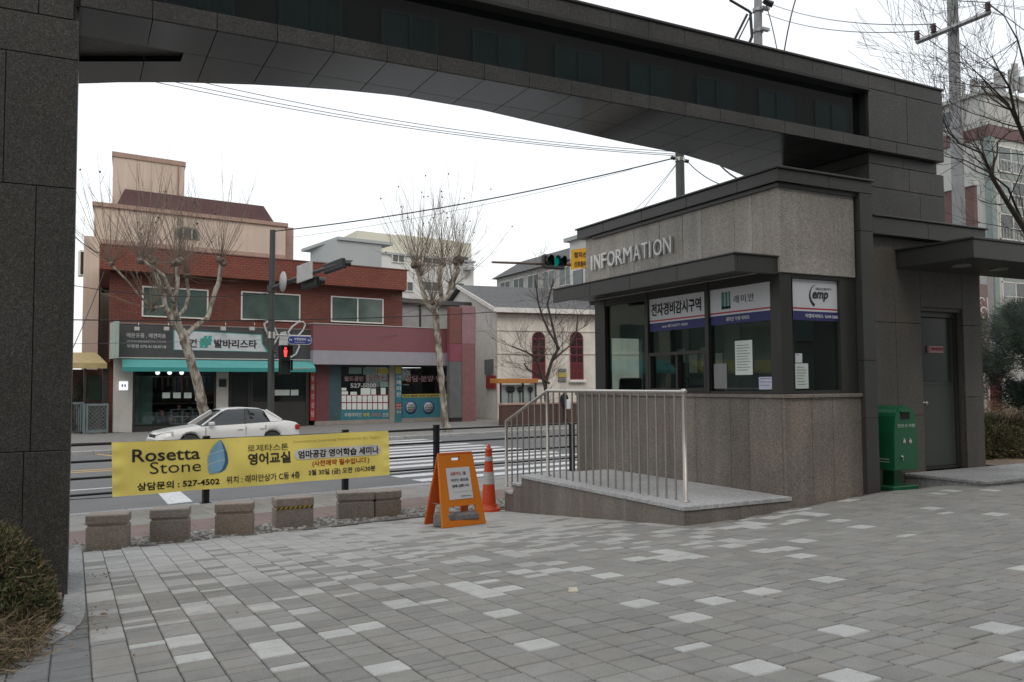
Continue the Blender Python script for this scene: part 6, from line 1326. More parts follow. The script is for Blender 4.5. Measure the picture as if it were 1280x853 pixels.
for pts in paths:
    q = [bp3(x, y, d) for x, y, d, r_ in pts]; rs = [r_/FPX*d*.50 for x, y, d, r_ in pts]; mb.tube(q, rs, 7)
    for i in range(2, len(q)):
        for k in range(3 if rs[i] < .05 else 2): d_ = (Vector((rnd.uniform(-1, 1), rnd.uniform(-1, 1), rnd.uniform(-.3, 1))).normalized()-RT*.4).normalized(); branchy(cr, q[i], d_, rnd.uniform(.6, 1.4), min(.014, rs[i]*.6), 2, rnd, .75, .02, 4, .003)
build(mb, 'trunk', darkbark, parent=big); build(cr, 'crown', mat('dark_twig', (.045, .035, .03), .9, fine=0), parent=big, kind='stuff')
# conifer beside the guard house
def needles(mbx, c, r_, n, L_, rnd, m=None, flat=1.0):
    for k in range(n):
        d_ = Vector((rnd.gauss(0, 1), rnd.gauss(0, 1), rnd.gauss(0, 1)*flat)).normalized(); p = c+d_*r_*rnd.uniform(.3, 1); t_ = (d_+Vector((rnd.uniform(-.5, .5), rnd.uniform(-.5, .5), rnd.uniform(-.3, .6)))).normalized(); s_ = t_.orthogonal().normalized()*L_*.05
        mbx.add([p-s_, p+s_, p+t_*L_], [(0, 1, 2)])
pine = thing('pine_tree', 'dark dense pine tree growing beside the guard house', 'tree', atD(1295, 545, 15.5))
pt = MB(); q0 = atD(1295, 560, 15.5); pt.tube([q0, atD(1290, 470, 15.5), atD(1285, 400, 15.5)], [.12, .1, .05], 8); build(pt, 'trunk', darkbark, parent=pine)
pn_ = [mat('pine_needle', (.012, .026, .016), .7, fine=0, var=.3, scale=2), mat('pine_needle_light', (.02, .04, .02), .7, fine=0, var=.2, scale=2)]
cr = MB()
for k in range(120):
    a_ = rnd.uniform(0, 6.283); y = rnd.uniform(385, 502); wd = 38+32*math.sin(math.pi*min(1, (y-375)/150)); x = 1292+rnd.uniform(-1, 1)*wd; c = atD(x, y, 15.5+rnd.uniform(-.9, .9)); cr.use(rnd.choice(pn_)); needles(cr, c, .24, 420, .12, rnd)
build(cr, 'crown', parent=pine, kind='stuff')
# ------------------------------------------------------------------ shrubs
hg = [mat('shrub_green', (.06, .08, .028), .8, fine=0, var=.25, scale=4), mat('shrub_olive', (.115, .115, .045), .8, fine=0, var=.25, scale=4), mat('shrub_brown', (.15, .105, .06), .85, fine=0, var=.2, scale=4), mat('dry_grass', (.27, .20, .12), .9, fine=0, var=.2, scale=5)]
def shrub(name, label, base, clumps, cat='shrub', L_=.1, wdt=.06):
    root = thing(name, label, cat, base); cr = MB(); st = MB()
    for c, r_, n, wts, hang in clumps:
        c = Vector(c)
        for k in range(n):
            d_ = Vector((rnd.gauss(0, 1), rnd.gauss(0, 1), abs(rnd.gauss(0, 1)))).normalized(); p = c+Vector((d_.x*r_[0], d_.y*r_[1], d_.z*r_[2]))*rnd.uniform(.72, 1.05)
            t_ = (d_*.45+Vector((rnd.uniform(-.9, .9), rnd.uniform(-.9, .9), rnd.uniform(-.5, .9) if not hang else rnd.uniform(-1.0, .3)))).normalized(); s_ = t_.cross(Vector((rnd.uniform(-1, 1), rnd.uniform(-1, 1), rnd.uniform(-1, 1)))).normalized(); l_ = L_*rnd.uniform(.5, 1.5)
            cr.use(hg[rnd.choices(range(4), wts)[0]]); w_ = l_*wdt; cr.add([p-s_*w_, p+s_*w_, p+t_*l_*.6+s_*w_*.6, p+t_*l_, p+t_*l_*.6-s_*w_*.6], [(0, 1, 2, 3, 4)])
        for k in range(int(n/120)):
            a_ = rnd.uniform(0, 6.28); st.tube([c+Vector((rnd.uniform(-.15, .15), rnd.uniform(-.15, .15), -.05)), c+Vector((r_[0]*.8*math.cos(a_), r_[1]*.8*math.sin(a_), r_[2]*rnd.uniform(.4, 1)))], [.006, .003], 3, False)
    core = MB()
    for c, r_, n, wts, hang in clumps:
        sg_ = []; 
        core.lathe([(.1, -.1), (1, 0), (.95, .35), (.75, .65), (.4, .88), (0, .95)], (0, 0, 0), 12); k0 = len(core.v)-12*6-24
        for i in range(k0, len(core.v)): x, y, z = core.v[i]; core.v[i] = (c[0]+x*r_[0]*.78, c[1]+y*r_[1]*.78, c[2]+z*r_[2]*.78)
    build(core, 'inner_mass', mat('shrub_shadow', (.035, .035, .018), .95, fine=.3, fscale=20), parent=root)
    build(cr, 'foliage', parent=root, kind='stuff')
    if st.v: build(st, 'stem', darkbark, parent=root, kind='stuff')
    return root
b0 = Vector((-.75, 6.6, g(-.75, 6.6)))
P1 = atY(28, 668, 6.6); P2_ = atY(20, 735, 5.4); P3 = atY(58, 690, 6.6)
print('bush', P1, P2_, g(-.5, 6.6))
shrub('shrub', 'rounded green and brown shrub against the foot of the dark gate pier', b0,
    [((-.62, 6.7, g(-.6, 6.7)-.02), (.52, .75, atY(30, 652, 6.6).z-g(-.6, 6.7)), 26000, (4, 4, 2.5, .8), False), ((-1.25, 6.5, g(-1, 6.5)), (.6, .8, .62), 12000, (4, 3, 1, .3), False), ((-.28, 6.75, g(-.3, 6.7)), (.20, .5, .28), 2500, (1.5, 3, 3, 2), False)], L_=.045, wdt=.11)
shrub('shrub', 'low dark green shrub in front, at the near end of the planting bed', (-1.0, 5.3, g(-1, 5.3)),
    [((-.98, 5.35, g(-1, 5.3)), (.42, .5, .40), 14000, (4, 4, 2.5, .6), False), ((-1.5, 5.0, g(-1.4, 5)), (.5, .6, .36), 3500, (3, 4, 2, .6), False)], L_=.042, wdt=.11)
shrub('dry_grass', 'straw-coloured dry grass hanging over the curved kerb of the planting bed', (-.6, 5.4, g(-.6, 5.4)),
    [((-.50, 5.9, g(-.5, 5.9)-.03), (.40, .85, .20), 6500, (.3, 1, 4, 5), True), ((-.85, 4.95, g(-.8, 5)-.03), (.5, .5, .17), 6000, (0, .2, 3, 6), True)], cat='grass', L_=.085, wdt=.03)
rP = atY(1258, 520, 9.6); 
shrub('hedge', 'clipped green and olive azalea hedge beside the guard house', (14.6, 9.8, .05),
    [((x, y, .02), (.75, .7, h_*.85), 6500, (2.5, 4, 2, 1.2), False) for x, y, h_ in ((13.6, 9.4, .62), (14.4, 9.2, .66), (15.2, 8.9, .66), (16.0, 8.7, .66), (14.6, 10.1, .72), (15.6, 9.9, .72), (16.6, 9.6, .72), (17.5, 9.3, .72))], cat='hedge', L_=.055, wdt=.16)
shrub('dry_grass', 'pale withered grass and twigs behind the azalea hedge', (17, 11.5, .05),
    [((16+.9*k, 11.9-.25*k, .05), (.8, .6, .85), 1500, (.2, .5, 2, 6), False) for k in range(6)], cat='grass', L_=.16, wdt=.03)

# ================================================================== poles, signals and signs
pole = mat('pole_grey_green', (.062, .068, .066), .5, .3, var=.1, fine=.05); conc = mat('concrete_pole', (.30, .31, .32), .85, var=.08, fine=.1, streak=.1); sig = mat('signal_black', (.012, .014, .014), .4, fine=0)
TL_ = 29.3
mast = thing('signal_mast', 'dark grey signal mast with an arm over the road before the teal awning', 'pole', W(atT(338, 545, TL_).x, TL_, ZP))
a = atT(342.5, 288, TL_); b = atT(338.5, 500, TL_); sM = b.x; zT = a.z
mb = MB(RF); mb.tube([(sM, TL_, ZP), (sM, TL_, zT*.5), (sM+.02, TL_, zT)], [.125, .115, .10], 14); build(mb, 'shaft', pole, parent=mast)
def armP(x, y): P = atCs_(x, y); return P
def atS(x, y, s): v = ray(x, y); d0 = RF @ Vector((1, 0, 0)); return RI @ (EYE+v*((s-EYE.dot(d0))/v.dot(d0)))
p0_ = Vector((sM, TL_, atT(340, 361, TL_).z)); p1_ = atS(422, 331, sM+.6)
print('arm', p0_, p1_)
mb = MB(RF); mb.tube([p0_, p0_.lerp(p1_, .5)+Vector((0, 0, .04)), p1_], [.085, .07, .05], 10); build(mb, 'arm', pole, parent=mast)
mb = MB(RF); mb.tube([p0_-Vector((0, -.02, .12)), p0_+Vector((0, 0, .12))], .16, 12); build(mb, 'collar', pole, parent=mast)
def head3(root, c, ax, up_, fw_, L_=1.05, H_=.34, D_=.16, lit=None, name='signal_head', vis=.28):
    """three-lens head: long along ax, lenses facing fw_"""
    mb = MB(RF); mb.obox(c, ax, fw_, up_, L_/2, D_/2, H_/2, .03); o = build(mb, name, sig, parent=root); BASE[o] = BASE[root]
    for k in (-1, 0, 1):
        cc = c+ax*(k*L_*.31)+fw_*(D_/2); mb = MB(RF); mb.lathe([(.135, 0), (.12, .012), (0, .02)], cc, 16, tuple(fw_)); build(mb, 'lens', mat('lens_dark', (.03, .05, .045), .2, fine=0) if k != lit else mat('lens_green', (.01, .12, .09), .3, fine=0, emit=(.0, .35, .26), es=.35), parent=o)
        a_ = [(cc+ax*(.15*math.cos(R(t_)))+up_*(.15*math.sin(R(t_)))) for t_ in range(-40, 221, 20)]; a2_ = [p+fw_*(vis*(1 if 20 < t_ < 160 else .7)) for p, t_ in zip(a_, range(-40, 221, 20))]
        mb = MB(RF); n_ = len(a_); mb.add(a_+a2_, [(i, i+1, n_+i+1, n_+i) for i in range(n_-1)], True); build(mb, 'visor', sig, parent=o)
    return o
adir = (p1_-p0_).normalized(); X_ = Vector((1, 0, 0)); Z_ = Vector((0, 0, 1))
f_ = Vector((1, -.25, 0)).normalized()
hd = thing('traffic_signal', 'three-lens vehicle signal hanging at the tip of the long grey arm', 'traffic light', W(*p1_), 'vehicle signals on mast arms')
head3(hd, p1_+Vector((0, .25, -.02)), adir, f_.cross(adir).normalized()*-1 if f_.cross(adir).z < 0 else f_.cross(adir).normalized(), f_, 1.1)
p2_ = p0_.lerp(p1_, .56); hd2 = thing('traffic_signal', 'vehicle signal below the pale plate halfway along the grey arm', 'traffic light', W(*p2_), 'vehicle signals on mast arms')
head3(hd2, p2_+Vector((.12, 0, -.25)), adir, Z_, f_, .95)
mb = MB(RF); mb.obox(p2_+Vector((-.08, .0, .12)), adir, X_, Z_, .5, .02, .30, .01); build(mb, 'back_plate', mat('plate_pale', (.42, .42, .42), .6, fine=.05, fscale=10), label='pale traffic sign plate seen from behind, mounted on the signal arm', cat='sign')
p3_ = p0_.lerp(p1_, .24); mb = MB(RF); mb.lathe([(.36, -.01), (.36, .015), (0, .02)], p3_+Vector((-.12, 0, .05)), 24, (-1, .05, 0)); build(mb, 'round_sign', mat('plate_pale', (.4, .4, .4)), label='round pale traffic sign plate, edge on, near the mast end of the arm', cat='sign')
# street name sign and its bracket
a = atT(341, 419, TL_-.1); b = atT(388.5, 419.5, TL_-.1)
sn = thing('street_name_sign', 'blue street name sign with white lettering on a thin bracket', 'sign', W((a.x+b.x)/2, TL_-.1, atT(375, 431, TL_).z))
mb = MB(RF); mb.tube([(sM, TL_-.05, a.z), (b.x, TL_-.1, a.z)], .03, 8); build(mb, 'bracket', steel, parent=sn)
mb = MB(RF); mb.tube([(sM, TL_, a.z-.12), (sM, TL_, a.z+.12)], .15, 12); build(mb, 'clamp', steel, parent=sn)
q0 = atT(359, 430.5, TL_-.15); q1 = atT(390, 420.5, TL_-.15); blu = mat('sign_blue', (.03, .045, .22), .4, fine=0); hh_ = (q1.z-q0.z)/2; zc_ = (q1.z+q0.z)/2
def capsule(grow, T): pts = []; r_ = hh_+grow; x0_, x1_ = q0.x+hh_, q1.x-hh_; return [(x1_+r_*math.cos(R(t_)), T, zc_+r_*math.sin(R(t_))) for t_ in range(-90, 91, 15)]+[(x0_+r_*math.cos(R(t_)), T, zc_+r_*math.sin(R(t_))) for t_ in range(90, 271, 15)]
mb = MB(RF); mb.prism(capsule(0, TL_-.15), (0, .02, 0)); o = build(mb, 'plate_rim', white, parent=sn); mb = MB(RF); mb.prism(capsule(-.02, TL_-.156), (0, .01, 0)); o = build(mb, 'plate', blu, parent=sn); BASE[o] = BASE[sn]
def st(body, x0, x1, z0, z1_): textmesh(body, W(q0.x+(q1.x-q0.x)*x0, TL_-.157, zc_+hh_*z0), RF @ X_, Z_, (q1.x-q0.x)*(x1-x0), hh_*(z1_-z0), white, o, bold=.02)
st('부평문화로', .27, .76, -.1, .55); st('Bupyeongmunhwa-ro', .3, .72, -.62, -.35); st('54', .07, .18, -.2, .3); st('86', .82, .93, -.2, .3)
# pedestrian signal
ps_ = thing('pedestrian_signal', 'black pedestrian signal showing a red standing figure beside the mast', 'traffic light', W(atT(356, 468, TL_-.3).x, TL_-.3, atT(356, 468, TL_-.3).z))
rdm = mat('red_figure', (.3, .01, .01), .4, fine=0, emit=(1, .05, .04), es=2.2)
for y0_, y1_, k in ((432, 450, 0), (450, 468.5, 1)):
    q0_ = atT(350, y1_, TL_-.45); q1_ = atT(363.5, y0_, TL_-.45); mb = MB(RF); mb.box(q0_.x, TL_-.45, q0_.z+.01, q1_.x, TL_-.28, q1_.z, .02).box(q0_.x-.02, TL_-.62, q1_.z-.03, q1_.x+.02, TL_-.44, q1_.z, .005).box(q0_.x-.02, TL_-.60, q0_.z+.15, q0_.x, TL_-.44, q1_.z-.03).box(q1_.x, TL_-.60, q0_.z+.15, q1_.x+.02, TL_-.44, q1_.z-.03); o = build(mb, 'housing', sig, parent=ps_); BASE[o] = BASE[ps_]
    if k == 0:
        cx_, cz_ = (q0_.x+q1_.x)/2, (q0_.z+q1_.z)/2+.02
        mb = MB(RF); mb.lathe([(.045, 0), (.045, .01), (0, .012)], (cx_, TL_-.455, cz_+.13), 10, (0, -1, 0)).prism([(cx_-.07, TL_-.455, cz_+.07), (cx_+.07, TL_-.455, cz_+.07), (cx_+.05, TL_-.455, cz_-.06), (cx_+.04, TL_-.455, cz_-.17), (cx_-.04, TL_-.455, cz_-.17), (cx_-.05, TL_-.455, cz_-.06)], (0, -.01, 0)); build(mb, 'lit_figure', rdm, parent=o)
mb = MB(RF); a = atT(350, 440, TL_-.3); mb.tube([(sM, TL_, a.z), (a.x+.1, TL_-.35, a.z)], .025, 6); build(mb, 'bracket', pole, parent=ps_)
# far mast behind the kiosk with its arm
Dp = 27.5; tp_ = RI @ atD(850.5, 240, Dp); pm = thing('utility_pole', 'dark utility pole rising behind the kiosk roof with cables tied near its top', 'pole', W(tp_.x, tp_.y, ZP))
zz_ = (RI @ atD(850.5, 188.5, Dp)).z; mb = MB(RF); mb.tube([(tp_.x, tp_.y, ZP), (tp_.x, tp_.y, zz_)], [.17, .145], 14); build(mb, 'shaft', pole, parent=pm)
for dx in (-.33, .33): mb = MB(RF); mb.lathe([(.03, -.08), (.07, -.05), (.04, 0), (.07, .05), (.03, .08)], (tp_.x+dx, tp_.y, zz_-.28), 8, (1, 0, 0)); build(mb, 'insulator', sig, parent=pm)
mb = MB(RF); mb.tube([(tp_.x-.3, tp_.y, zz_-.28), (tp_.x+.3, tp_.y, zz_-.28)], .03, 6).tube([(tp_.x, tp_.y, zz_-.34), (tp_.x, tp_.y, zz_-.22)], .165, 12); build(mb, 'strap', steel, parent=pm)
zA = atT(712, 331, tp_.y).z; ar = thing('mast_arm', 'thin signal arm reaching out from behind the kiosk roof over the street', 'pole', W(atT(740, 331, tp_.y).x, tp_.y, zA))
mb = MB(RF); x_ = atT(615, 328, tp_.y); mb.tube([(tp_.x, tp_.y, zA-.1), (atT(712, 331, tp_.y).x, tp_.y, zA), (x_.x, tp_.y, x_.z)], [.08, .05, .03], 8); build(mb, 'arm', mat('arm_rust', (.14, .09, .08), .6), parent=ar)
hc = atT(692, 328, tp_.y-.15); hg_ = thing('traffic_signal', 'three-lens vehicle signal with a faint green lens beside the yellow plate', 'traffic light', W(*hc), 'vehicle signals on mast arms')
head3(hg_, hc, Vector((1, .25, .06)).normalized(), Z_, Vector((-.35, -1, 0)).normalized(), 1.02, .40, .22, lit=0)
yp_ = thing('yellow_plate', 'small yellow plate with black Korean writing hung on the signal arm', 'sign', W(*atT(723, 336, tp_.y-.1)))
q = [atT(714.5, 312.5, tp_.y-.2), atT(734, 309.5, tp_.y-.2), atT(734, 334.5, tp_.y-.2), atT(714.5, 337, tp_.y-.2)]; mb = MB(RF); mb.prism(q, (0, .03, 0)); o = build(mb, 'plate', mat('plate_yellow', (.72, .36, .01), .5, fine=0), parent=yp_); BASE[o] = BASE[yp_]
for body, y in (('정지선', 314.5), ('신호등이', 326)):
    a = atT(717.5, y+8, tp_.y-.2); b = atT(733, y+8, tp_.y-.2); c = atT(717.5, y+1, tp_.y-.2); textmesh(body, W(*a), RF @ Vector((1, 0, .12)), Z_, b.x-a.x, c.z-a.z, ink, o, bold=.02, lift=.01)
# concrete power poles
def cpole(name, label, x0_, x1_, ytop, ybot, D, r0_, cat='pole'):
    a = atD(x1_, ybot, D); b = atD(x0_, ytop, D); t = thing(name, label, cat, (a.x, a.y, -.1)); mb = MB(); mb.tube([(a.x, a.y, -.1), a, b], [r0_*1.1, r0_, r0_*.82], 16); build(mb, 'shaft', conc, parent=t); return t, a, b
t, a, b = cpole('power_pole', 'pale grey concrete power pole carrying a single crossarm beyond the guard house', 1189.5, 1199, -30, 280, 19.5, .142)
c0, c1 = atD(1145.5, 53, 19.3), atD(1237.5, 15.5, 19.3); mb = MB(); mb.obox((c0+c1)/2, (c1-c0).normalized(), (c1-c0).normalized().orthogonal(), (c1-c0).normalized().cross((c1-c0).normalized().orthogonal()), (c1-c0).length/2, .04, .04, .005); build(mb, 'crossarm', mat('galvanised', (.34, .35, .36), .5, .5), parent=t)
insm = mat('insulator_brown', (.045, .02, .022), .3, fine=0); ins = []
for x, y in ((1146.5, 51), (1167, 42), (1235, 15)):
    p = atD(x, y, 19.3); mb = MB(); mb.lathe([(.03, 0), (.07, .03), (.045, .06), (.075, .09), (.045, .12), (.075, .15), (.05, .19), (.06, .22), (.0, .23)], p, 10); build(mb, 'insulator', insm, parent=t); ins.append(p+Vector((0, 0, .22)))
for k in range(7): q = a.lerp(b, .1+.12*k); mb = MB(); mb.tube([q, q+Vector((.28*(-1)**k, .0, 0))], .008, 5); build(mb, 'step_bolt', steel, parent=t)
t2, a, b = cpole('power_pole', 'grey power pole with steel clamps rising behind the gate beam', 947.5, 947.5, -20, 60, 31, .16)
for y in (13, 39): p = atD(947.5, y, 31); mb = MB(); mb.lathe([(.2, -.06), (.2, .06)], p, 14).box(p.x-.05, p.y-.3, p.z-.05, p.x+.3, p.y-.15, p.z+.05); build(mb, 'clamp', mat('galvanised', (.34, .35, .36)), parent=t2)
for pts, r_ in ((((912, 0), (936, 14), (940, 18)), .05), (((934, 18), (918, 50), (914, 58)), .045), (((937, 22), (922, 52), (918, 60)), .025), (((938, 18), (940, 46), (936, 56)), .06), (((955, 0), (960, 4), (966, 6)), .12)): mb = MB(); mb.tube([atD(x, y, 30.6) for x, y in pts], r_, 6); build(mb, 'fitting', sig, parent=t2)
# wires
wm_ = mat('wire_black', (.018, .018, .02), .6, fine=0); wmg = mat('wire_grey', (.12, .12, .125), .6, fine=0)
def wire(p, q, sag, r_, label, grp=None, m=wm_, n=18):
    pts = [p.lerp(q, i/n)+Vector((0, 0, -4*sag*(i/n)*(1-i/n))) for i in range(n+1)]; mb = MB(); mb.tube(pts, r_, 5, False); return build(mb, 'cable', m, label=label, cat='cable', group=grp)
pT = W(tp_.x, tp_.y, zz_-.28); gp = 'three thin cables sweeping from the beam to the utility pole'
for i, (x, y, y2, w_) in enumerate(((203, 103, 195, 'lowest'), (228, 103, 193, 'middle one'), (262, 103, 190, 'topmost'))): wire(atD(x-40, y-7, 24), atD(846, y2, Dp), .35, .011, 'thin grey cable under the beam, %s of the three' % w_, gp, wmg)
mT = W(sM+.02, TL_, zT-.05); wire(mT, pT-Vector((.3, 0, 0)), .25, .022, 'thick black cable between the signal mast top and the utility pole')
wire(atD(365, 297, 29)+Vector((0, 0, 0)), atD(790, 212, 27.6), .2, .006, 'thin cable lashed beside the thick black one')
wire(W(*atT(92, 400, 28)), W(*atT(620, 390, 30)), .15, .018, 'black cable crossing the red brick upper floor', None)
wire(W(*atT(85, 356, 28)), W(*atT(340, 366, TL_)), .25, .012, 'thin cable from the gate pier side to the signal mast, above the shop windows')
wire(W(*atT(85, 448, 24)), W(*atT(130, 340, 30)), .1, .012, 'slanting thin cable beside the pink building')
wire(atD(88, 290, 26), W(*atT(128, 318, 32)), .1, .015, 'short cable sagging towards the brick parapet')
wire(W(*atT(92, 430, 36)), W(*atT(745, 405, 41)), .2, .01, 'thin cable strung low along the shop fronts and chapel', None, wmg)
wire(pT, atD(700, 352, 40), .6, .01, 'thin slack cable dropping from the utility pole to the chapel roof', 'slack cables behind the kiosk', wmg); wire(pT, atD(765, 285, 36), .2, .009, 'shorter slack cable dropping behind the kiosk roof', 'slack cables behind the kiosk', wmg)
wire(W(tp_.x+.35, tp_.y, zz_-.28), atD(930, 235, 24), .25, .016, 'black cable leaving the utility pole towards the gate beam, lower one'); wire(atD(893, 198, 22), atD(935, 228, 20), .12, .022, 'thick black cable hanging under the gate beam end')
for i, (x, y, w_) in enumerate(((965, 6, 'upper'), (958, 18, 'lower'))): wire(atD(x, y, 30.8), ins[1-i], .25, .012, '%s power line from the clamped pole to the concrete pole' % w_, 'power lines between the two poles', wmg)
wire(atD(900, -40, 30.8), ins[2], .2, .012, 'highest power line reaching the outer insulator', 'power lines between the two poles', wmg)
for i, p in enumerate(ins): wire(p, p+RT*9+Vector((0, 0, -2.6)) + FW*4, .3, .01, 'power line running on from the crossarm towards the apartments, %s' % ('innermost', 'second', 'outermost')[i], 'power lines beyond the crossarm', wmg)
wire(atD(1003, -20, 30.5), atD(980, 66, 30), -.35, .025, 'thick cable drooping from the pole down behind the beam'); wire(atD(957, 5, 30.5), atD(972, 66, 30), -.15, .018, 'thin cable drooping close beside the clamped pole')

# ================================================================== apartments to the east
XA = None
pc_ = atD(1236, 156, 66); AX, AY = pc_.x, pc_.y; ZA = pc_.z
ap = thing('apartment_block', 'pale grey apartment block with a mauve band and balcony windows beyond the guard house', 'building', (AX+10, AY+8, 0))
aw1 = mat('apartment_render', (.42, .43, .41), .85, var=.05, scale=.3, fine=.02, streak=.04); mv = mat('mauve_render', (.13, .08, .08), .85, fine=0); gt = mat('greygreen_render', (.24, .27, .26), .85, fine=0, var=.06)
mb = MB(); mb.box(AX, AY, 0, AX+26, AY+22, ZA-.05); build(mb, 'wall', aw1, parent=ap)
zt2 = atX(1190, 165, AX).z; mb = MB(); zb_ = atD(1236, 171, 66).z; mb.box(AX-.15, AY-.15, zb_, AX+26, AY+22, ZA); build(mb, 'band', mv, parent=ap)
zr_ = atD(1215, 118, 68).z; cN = atX(1201, 138, AX+.6); mb = MB(); mb.box(AX+.6, AY+.6, ZA, AX+25, AY+21, zr_-.3); build(mb, 'top_storey', aw1, parent=ap); mb = MB(); mb.box(AX+.3, AY+.3, zr_-.3, AX+25.3, AY+21.3, zr_); build(mb, 'roof_edge', aw1, parent=ap)
q = atX(1205, 140, AX+.6); mb = MB(); a = atX(1233, 150, AX+.55); b = atX(1240, 137, AX+.6); y_ = AY+2.6; mb.box(AX+.5, y_, ZA+1.0, AX+.62, y_+1.8, ZA+2.2); build(mb, 'window', gw, parent=ap)
FHt = 2.72
mb = MB(); mb.box(AX-.12, AY-.12, 0, AX+.45, AY-.01, zb_).box(AX-.12, AY, 0, AX-.01, AY+.45, zb_); build(mb, 'corner_strip', mat('teal_strip', (.20, .25, .24), .8, fine=0), parent=ap)
for fl in range(6):
    z_ = zb_-.5-FHt*(fl+1)+.55
    if z_ < 0: break
    for k, x0_ in enumerate((AX+.9, AX+8.0, AX+15.2)):
        mb = MB(); w__ = 5.2; y_ = AY-.06
        mb.box(x0_, y_, z_, x0_+w__, AY+.05, z_+.09).box(x0_, y_, z_+2.0, x0_+w__, AY+.05, z_+2.12).box(x0_, y_, z_, x0_+.1, AY+.05, z_+2.1).box(x0_+w__-.1, y_, z_, x0_+w__, AY+.05, z_+2.1).box(x0_+1.7, y_, z_, x0_+1.8, AY+.05, z_+2.1).box(x0_+3.4, y_, z_, x0_+3.5, AY+.05, z_+2.1)
        wd_ = build(mb, 'window', sash, parent=ap); BASE[wd_] = BASE[ap]
        for j, xx in enumerate((x0_+.1, x0_+1.8, x0_+3.5)): mb = MB(); mb.box(xx, AY-.03, z_+.09, xx+1.6, AY, z_+2.0); build(mb, 'pane', [gw, mat('curtain_teal_glass', (.18, .21, .21), .3, fine=0), mat('pane_dark', (.05, .06, .06), .1, fine=0)][(j+fl+k) % 3], parent=wd_)
        rl = MB(); rl.box(x0_-.1, AY-.32, z_+.85, x0_+w__+.1, AY-.28, z_+.9)
        for j in range(14): rl.box(x0_+j*w__/13-.012, AY-.31, z_-.05, x0_+j*w__/13+.012, AY-.29, z_+.85)
        build(rl, 'balcony_rail', sash, parent=wd_)
    mb = MB(); mb.box(AX+1.2, AY-.08, z_-.62, AX+24, AY-.005, z_-.08); build(mb, 'spandrel', gt, parent=ap)
an = thing('rooftop_aerial', 'cluster of pale mobile phone aerials on the apartment roof', 'antenna', (AX+3, AY+3, zr_))
for x, y0_, y1_, r_ in ((1204, 103, 125, .12), (1217, 99, 123, .22), (1228, 101, 122, .10), (1236, 107, 121, .3), (1249, 91, 114, .32), (1263, 87, 112, .16), (1268, 80, 108, .2), (1277, 97, 110, .25)):
    p = atD(x, y1_+6, 70); q = atD(x, y0_, 70); mb = MB(); mb.box(q.x-r_, q.y-r_, p.z, q.x+r_, q.y+r_, q.z, .03); build(mb, 'aerial_panel', mat('aerial_grey', (.33, .34, .34), .7), parent=an)
# red and grey stair block before it
rbk = thing('brown_red_block', 'plain brown-red wall block behind the concrete power pole', 'building', atD(1200, 330, 58)-Vector((0, 0, 8)))
p = atD(1183, 225, 60); q = atD(1217, 232, 57); X2 = p.x; mb = MB(); c = atX(1217, 232, X2); mb.box(X2, c.y, 0, X2+.35, atX(1176, 222, X2).y, c.z); build(mb, 'wall', mat('brown_red_render', (.125, .075, .07), .85, fine=0, var=.06), parent=rbk); mb = MB(); mb.box(X2-.1, c.y-.1, c.z, X2+.45, atX(1170, 222, X2).y, c.z+.45); build(mb, 'parapet', aw1, parent=rbk)
# ornamental post with white curls, pink wall, fence and cars behind the hedge
op = thing('ornamental_post', 'slim post with white curling tubes at its top beyond the guard house roof', 'ornament', atD(1237, 500, 30)-Vector((0, 0, .6)))
a = atD(1236.5, 322, 30); mb = MB(); mb.tube([Vector((a.x, a.y, 0)), a], .09, 8); build(mb, 'post', mat('post_grey', (.30, .28, .28), .6), parent=op)
for pts in (((1234, 333), (1225, 341), (1210, 345), (1200, 341), (1182, 330)), ((1182, 328), (1195, 326), (1205, 334), (1217, 334), (1228, 327)), ((1222, 328), (1218, 338), (1208, 341), (1202, 336))):
    q = [atD(x, y, 30) for x, y in pts]; mb = MB(); mb.tube([q[0].lerp(q[1], k/3) for k in range(3)]+[x for i in range(1, len(q)-1) for x in (q[i], q[i].lerp(q[i+1], .5))]+[q[-1]], .035, 6); build(mb, 'curl', whitep, parent=op)
mb = MB(); mb.lathe([(.05, 0), (.14, .08), (.16, .14), (.05, .2)], a, 8); build(mb, 'finial', mat('finial_copper', (.35, .16, .08), .6), parent=op)
gwl = thing('garden_wall', 'rose grey rendered wall end with a pale edge beyond the guard house door', 'wall', atD(1234, 500, 34)-Vector((0, 0, .6)))
a = atD(1222, 355, 34); b = atD(1246, 355, 34); mb = MB(); mb.box(a.x, a.y, 0, b.x, a.y+2, a.z); build(mb, 'wall', mat('rose_grey_render', (.20, .15, .14), .85, var=.1), parent=gwl); p = atD(1235, 372, 33.5); q = atD(1238, 410, 33.5); mb = MB(); mb.tube([q, p], .05, 6); build(mb, 'edge_strip', whitep, parent=gwl)
for k in range(5): c = atD(1228+rnd.uniform(-3, 3), 376+k*6, 33.4); mb = MB(); mb.tube([c+RT*.12*math.cos(t_*.9)+Vector((0, 0, .12*math.sin(t_*.9))) for t_ in range(6)], .02, 5); build(mb, 'scroll', [whitep, reds][k % 2], parent=gwl)
rp_ = thing('red_post', 'squat red post among dry twigs behind the hedge', 'post', atD(1244, 510, 24)-Vector((0, 0, .3)))
a = atD(1240, 470, 24); b = atD(1250, 510, 24); c_ = (a+b)/2; hw_ = (b-a).dot(RT)/2; mb = MB(); mb.box(c_.x-hw_, c_.y-hw_, -.1, c_.x+hw_, c_.y+hw_, a.z, .02); build(mb, 'body', mat('post_red', (.16, .03, .02), .7), parent=rp_); mb = MB(); mb.box(c_.x-hw_*1.2, c_.y-hw_*1.2, a.z, c_.x+hw_*1.2, c_.y+hw_*1.2, a.z+.08, .02); build(mb, 'cap', trim, parent=rp_)
gb2 = thing('metal_gate', 'grey metal framed gate behind the hedge beside the red post', 'gate', atD(1234, 505, 27)-Vector((0, 0, .3)))
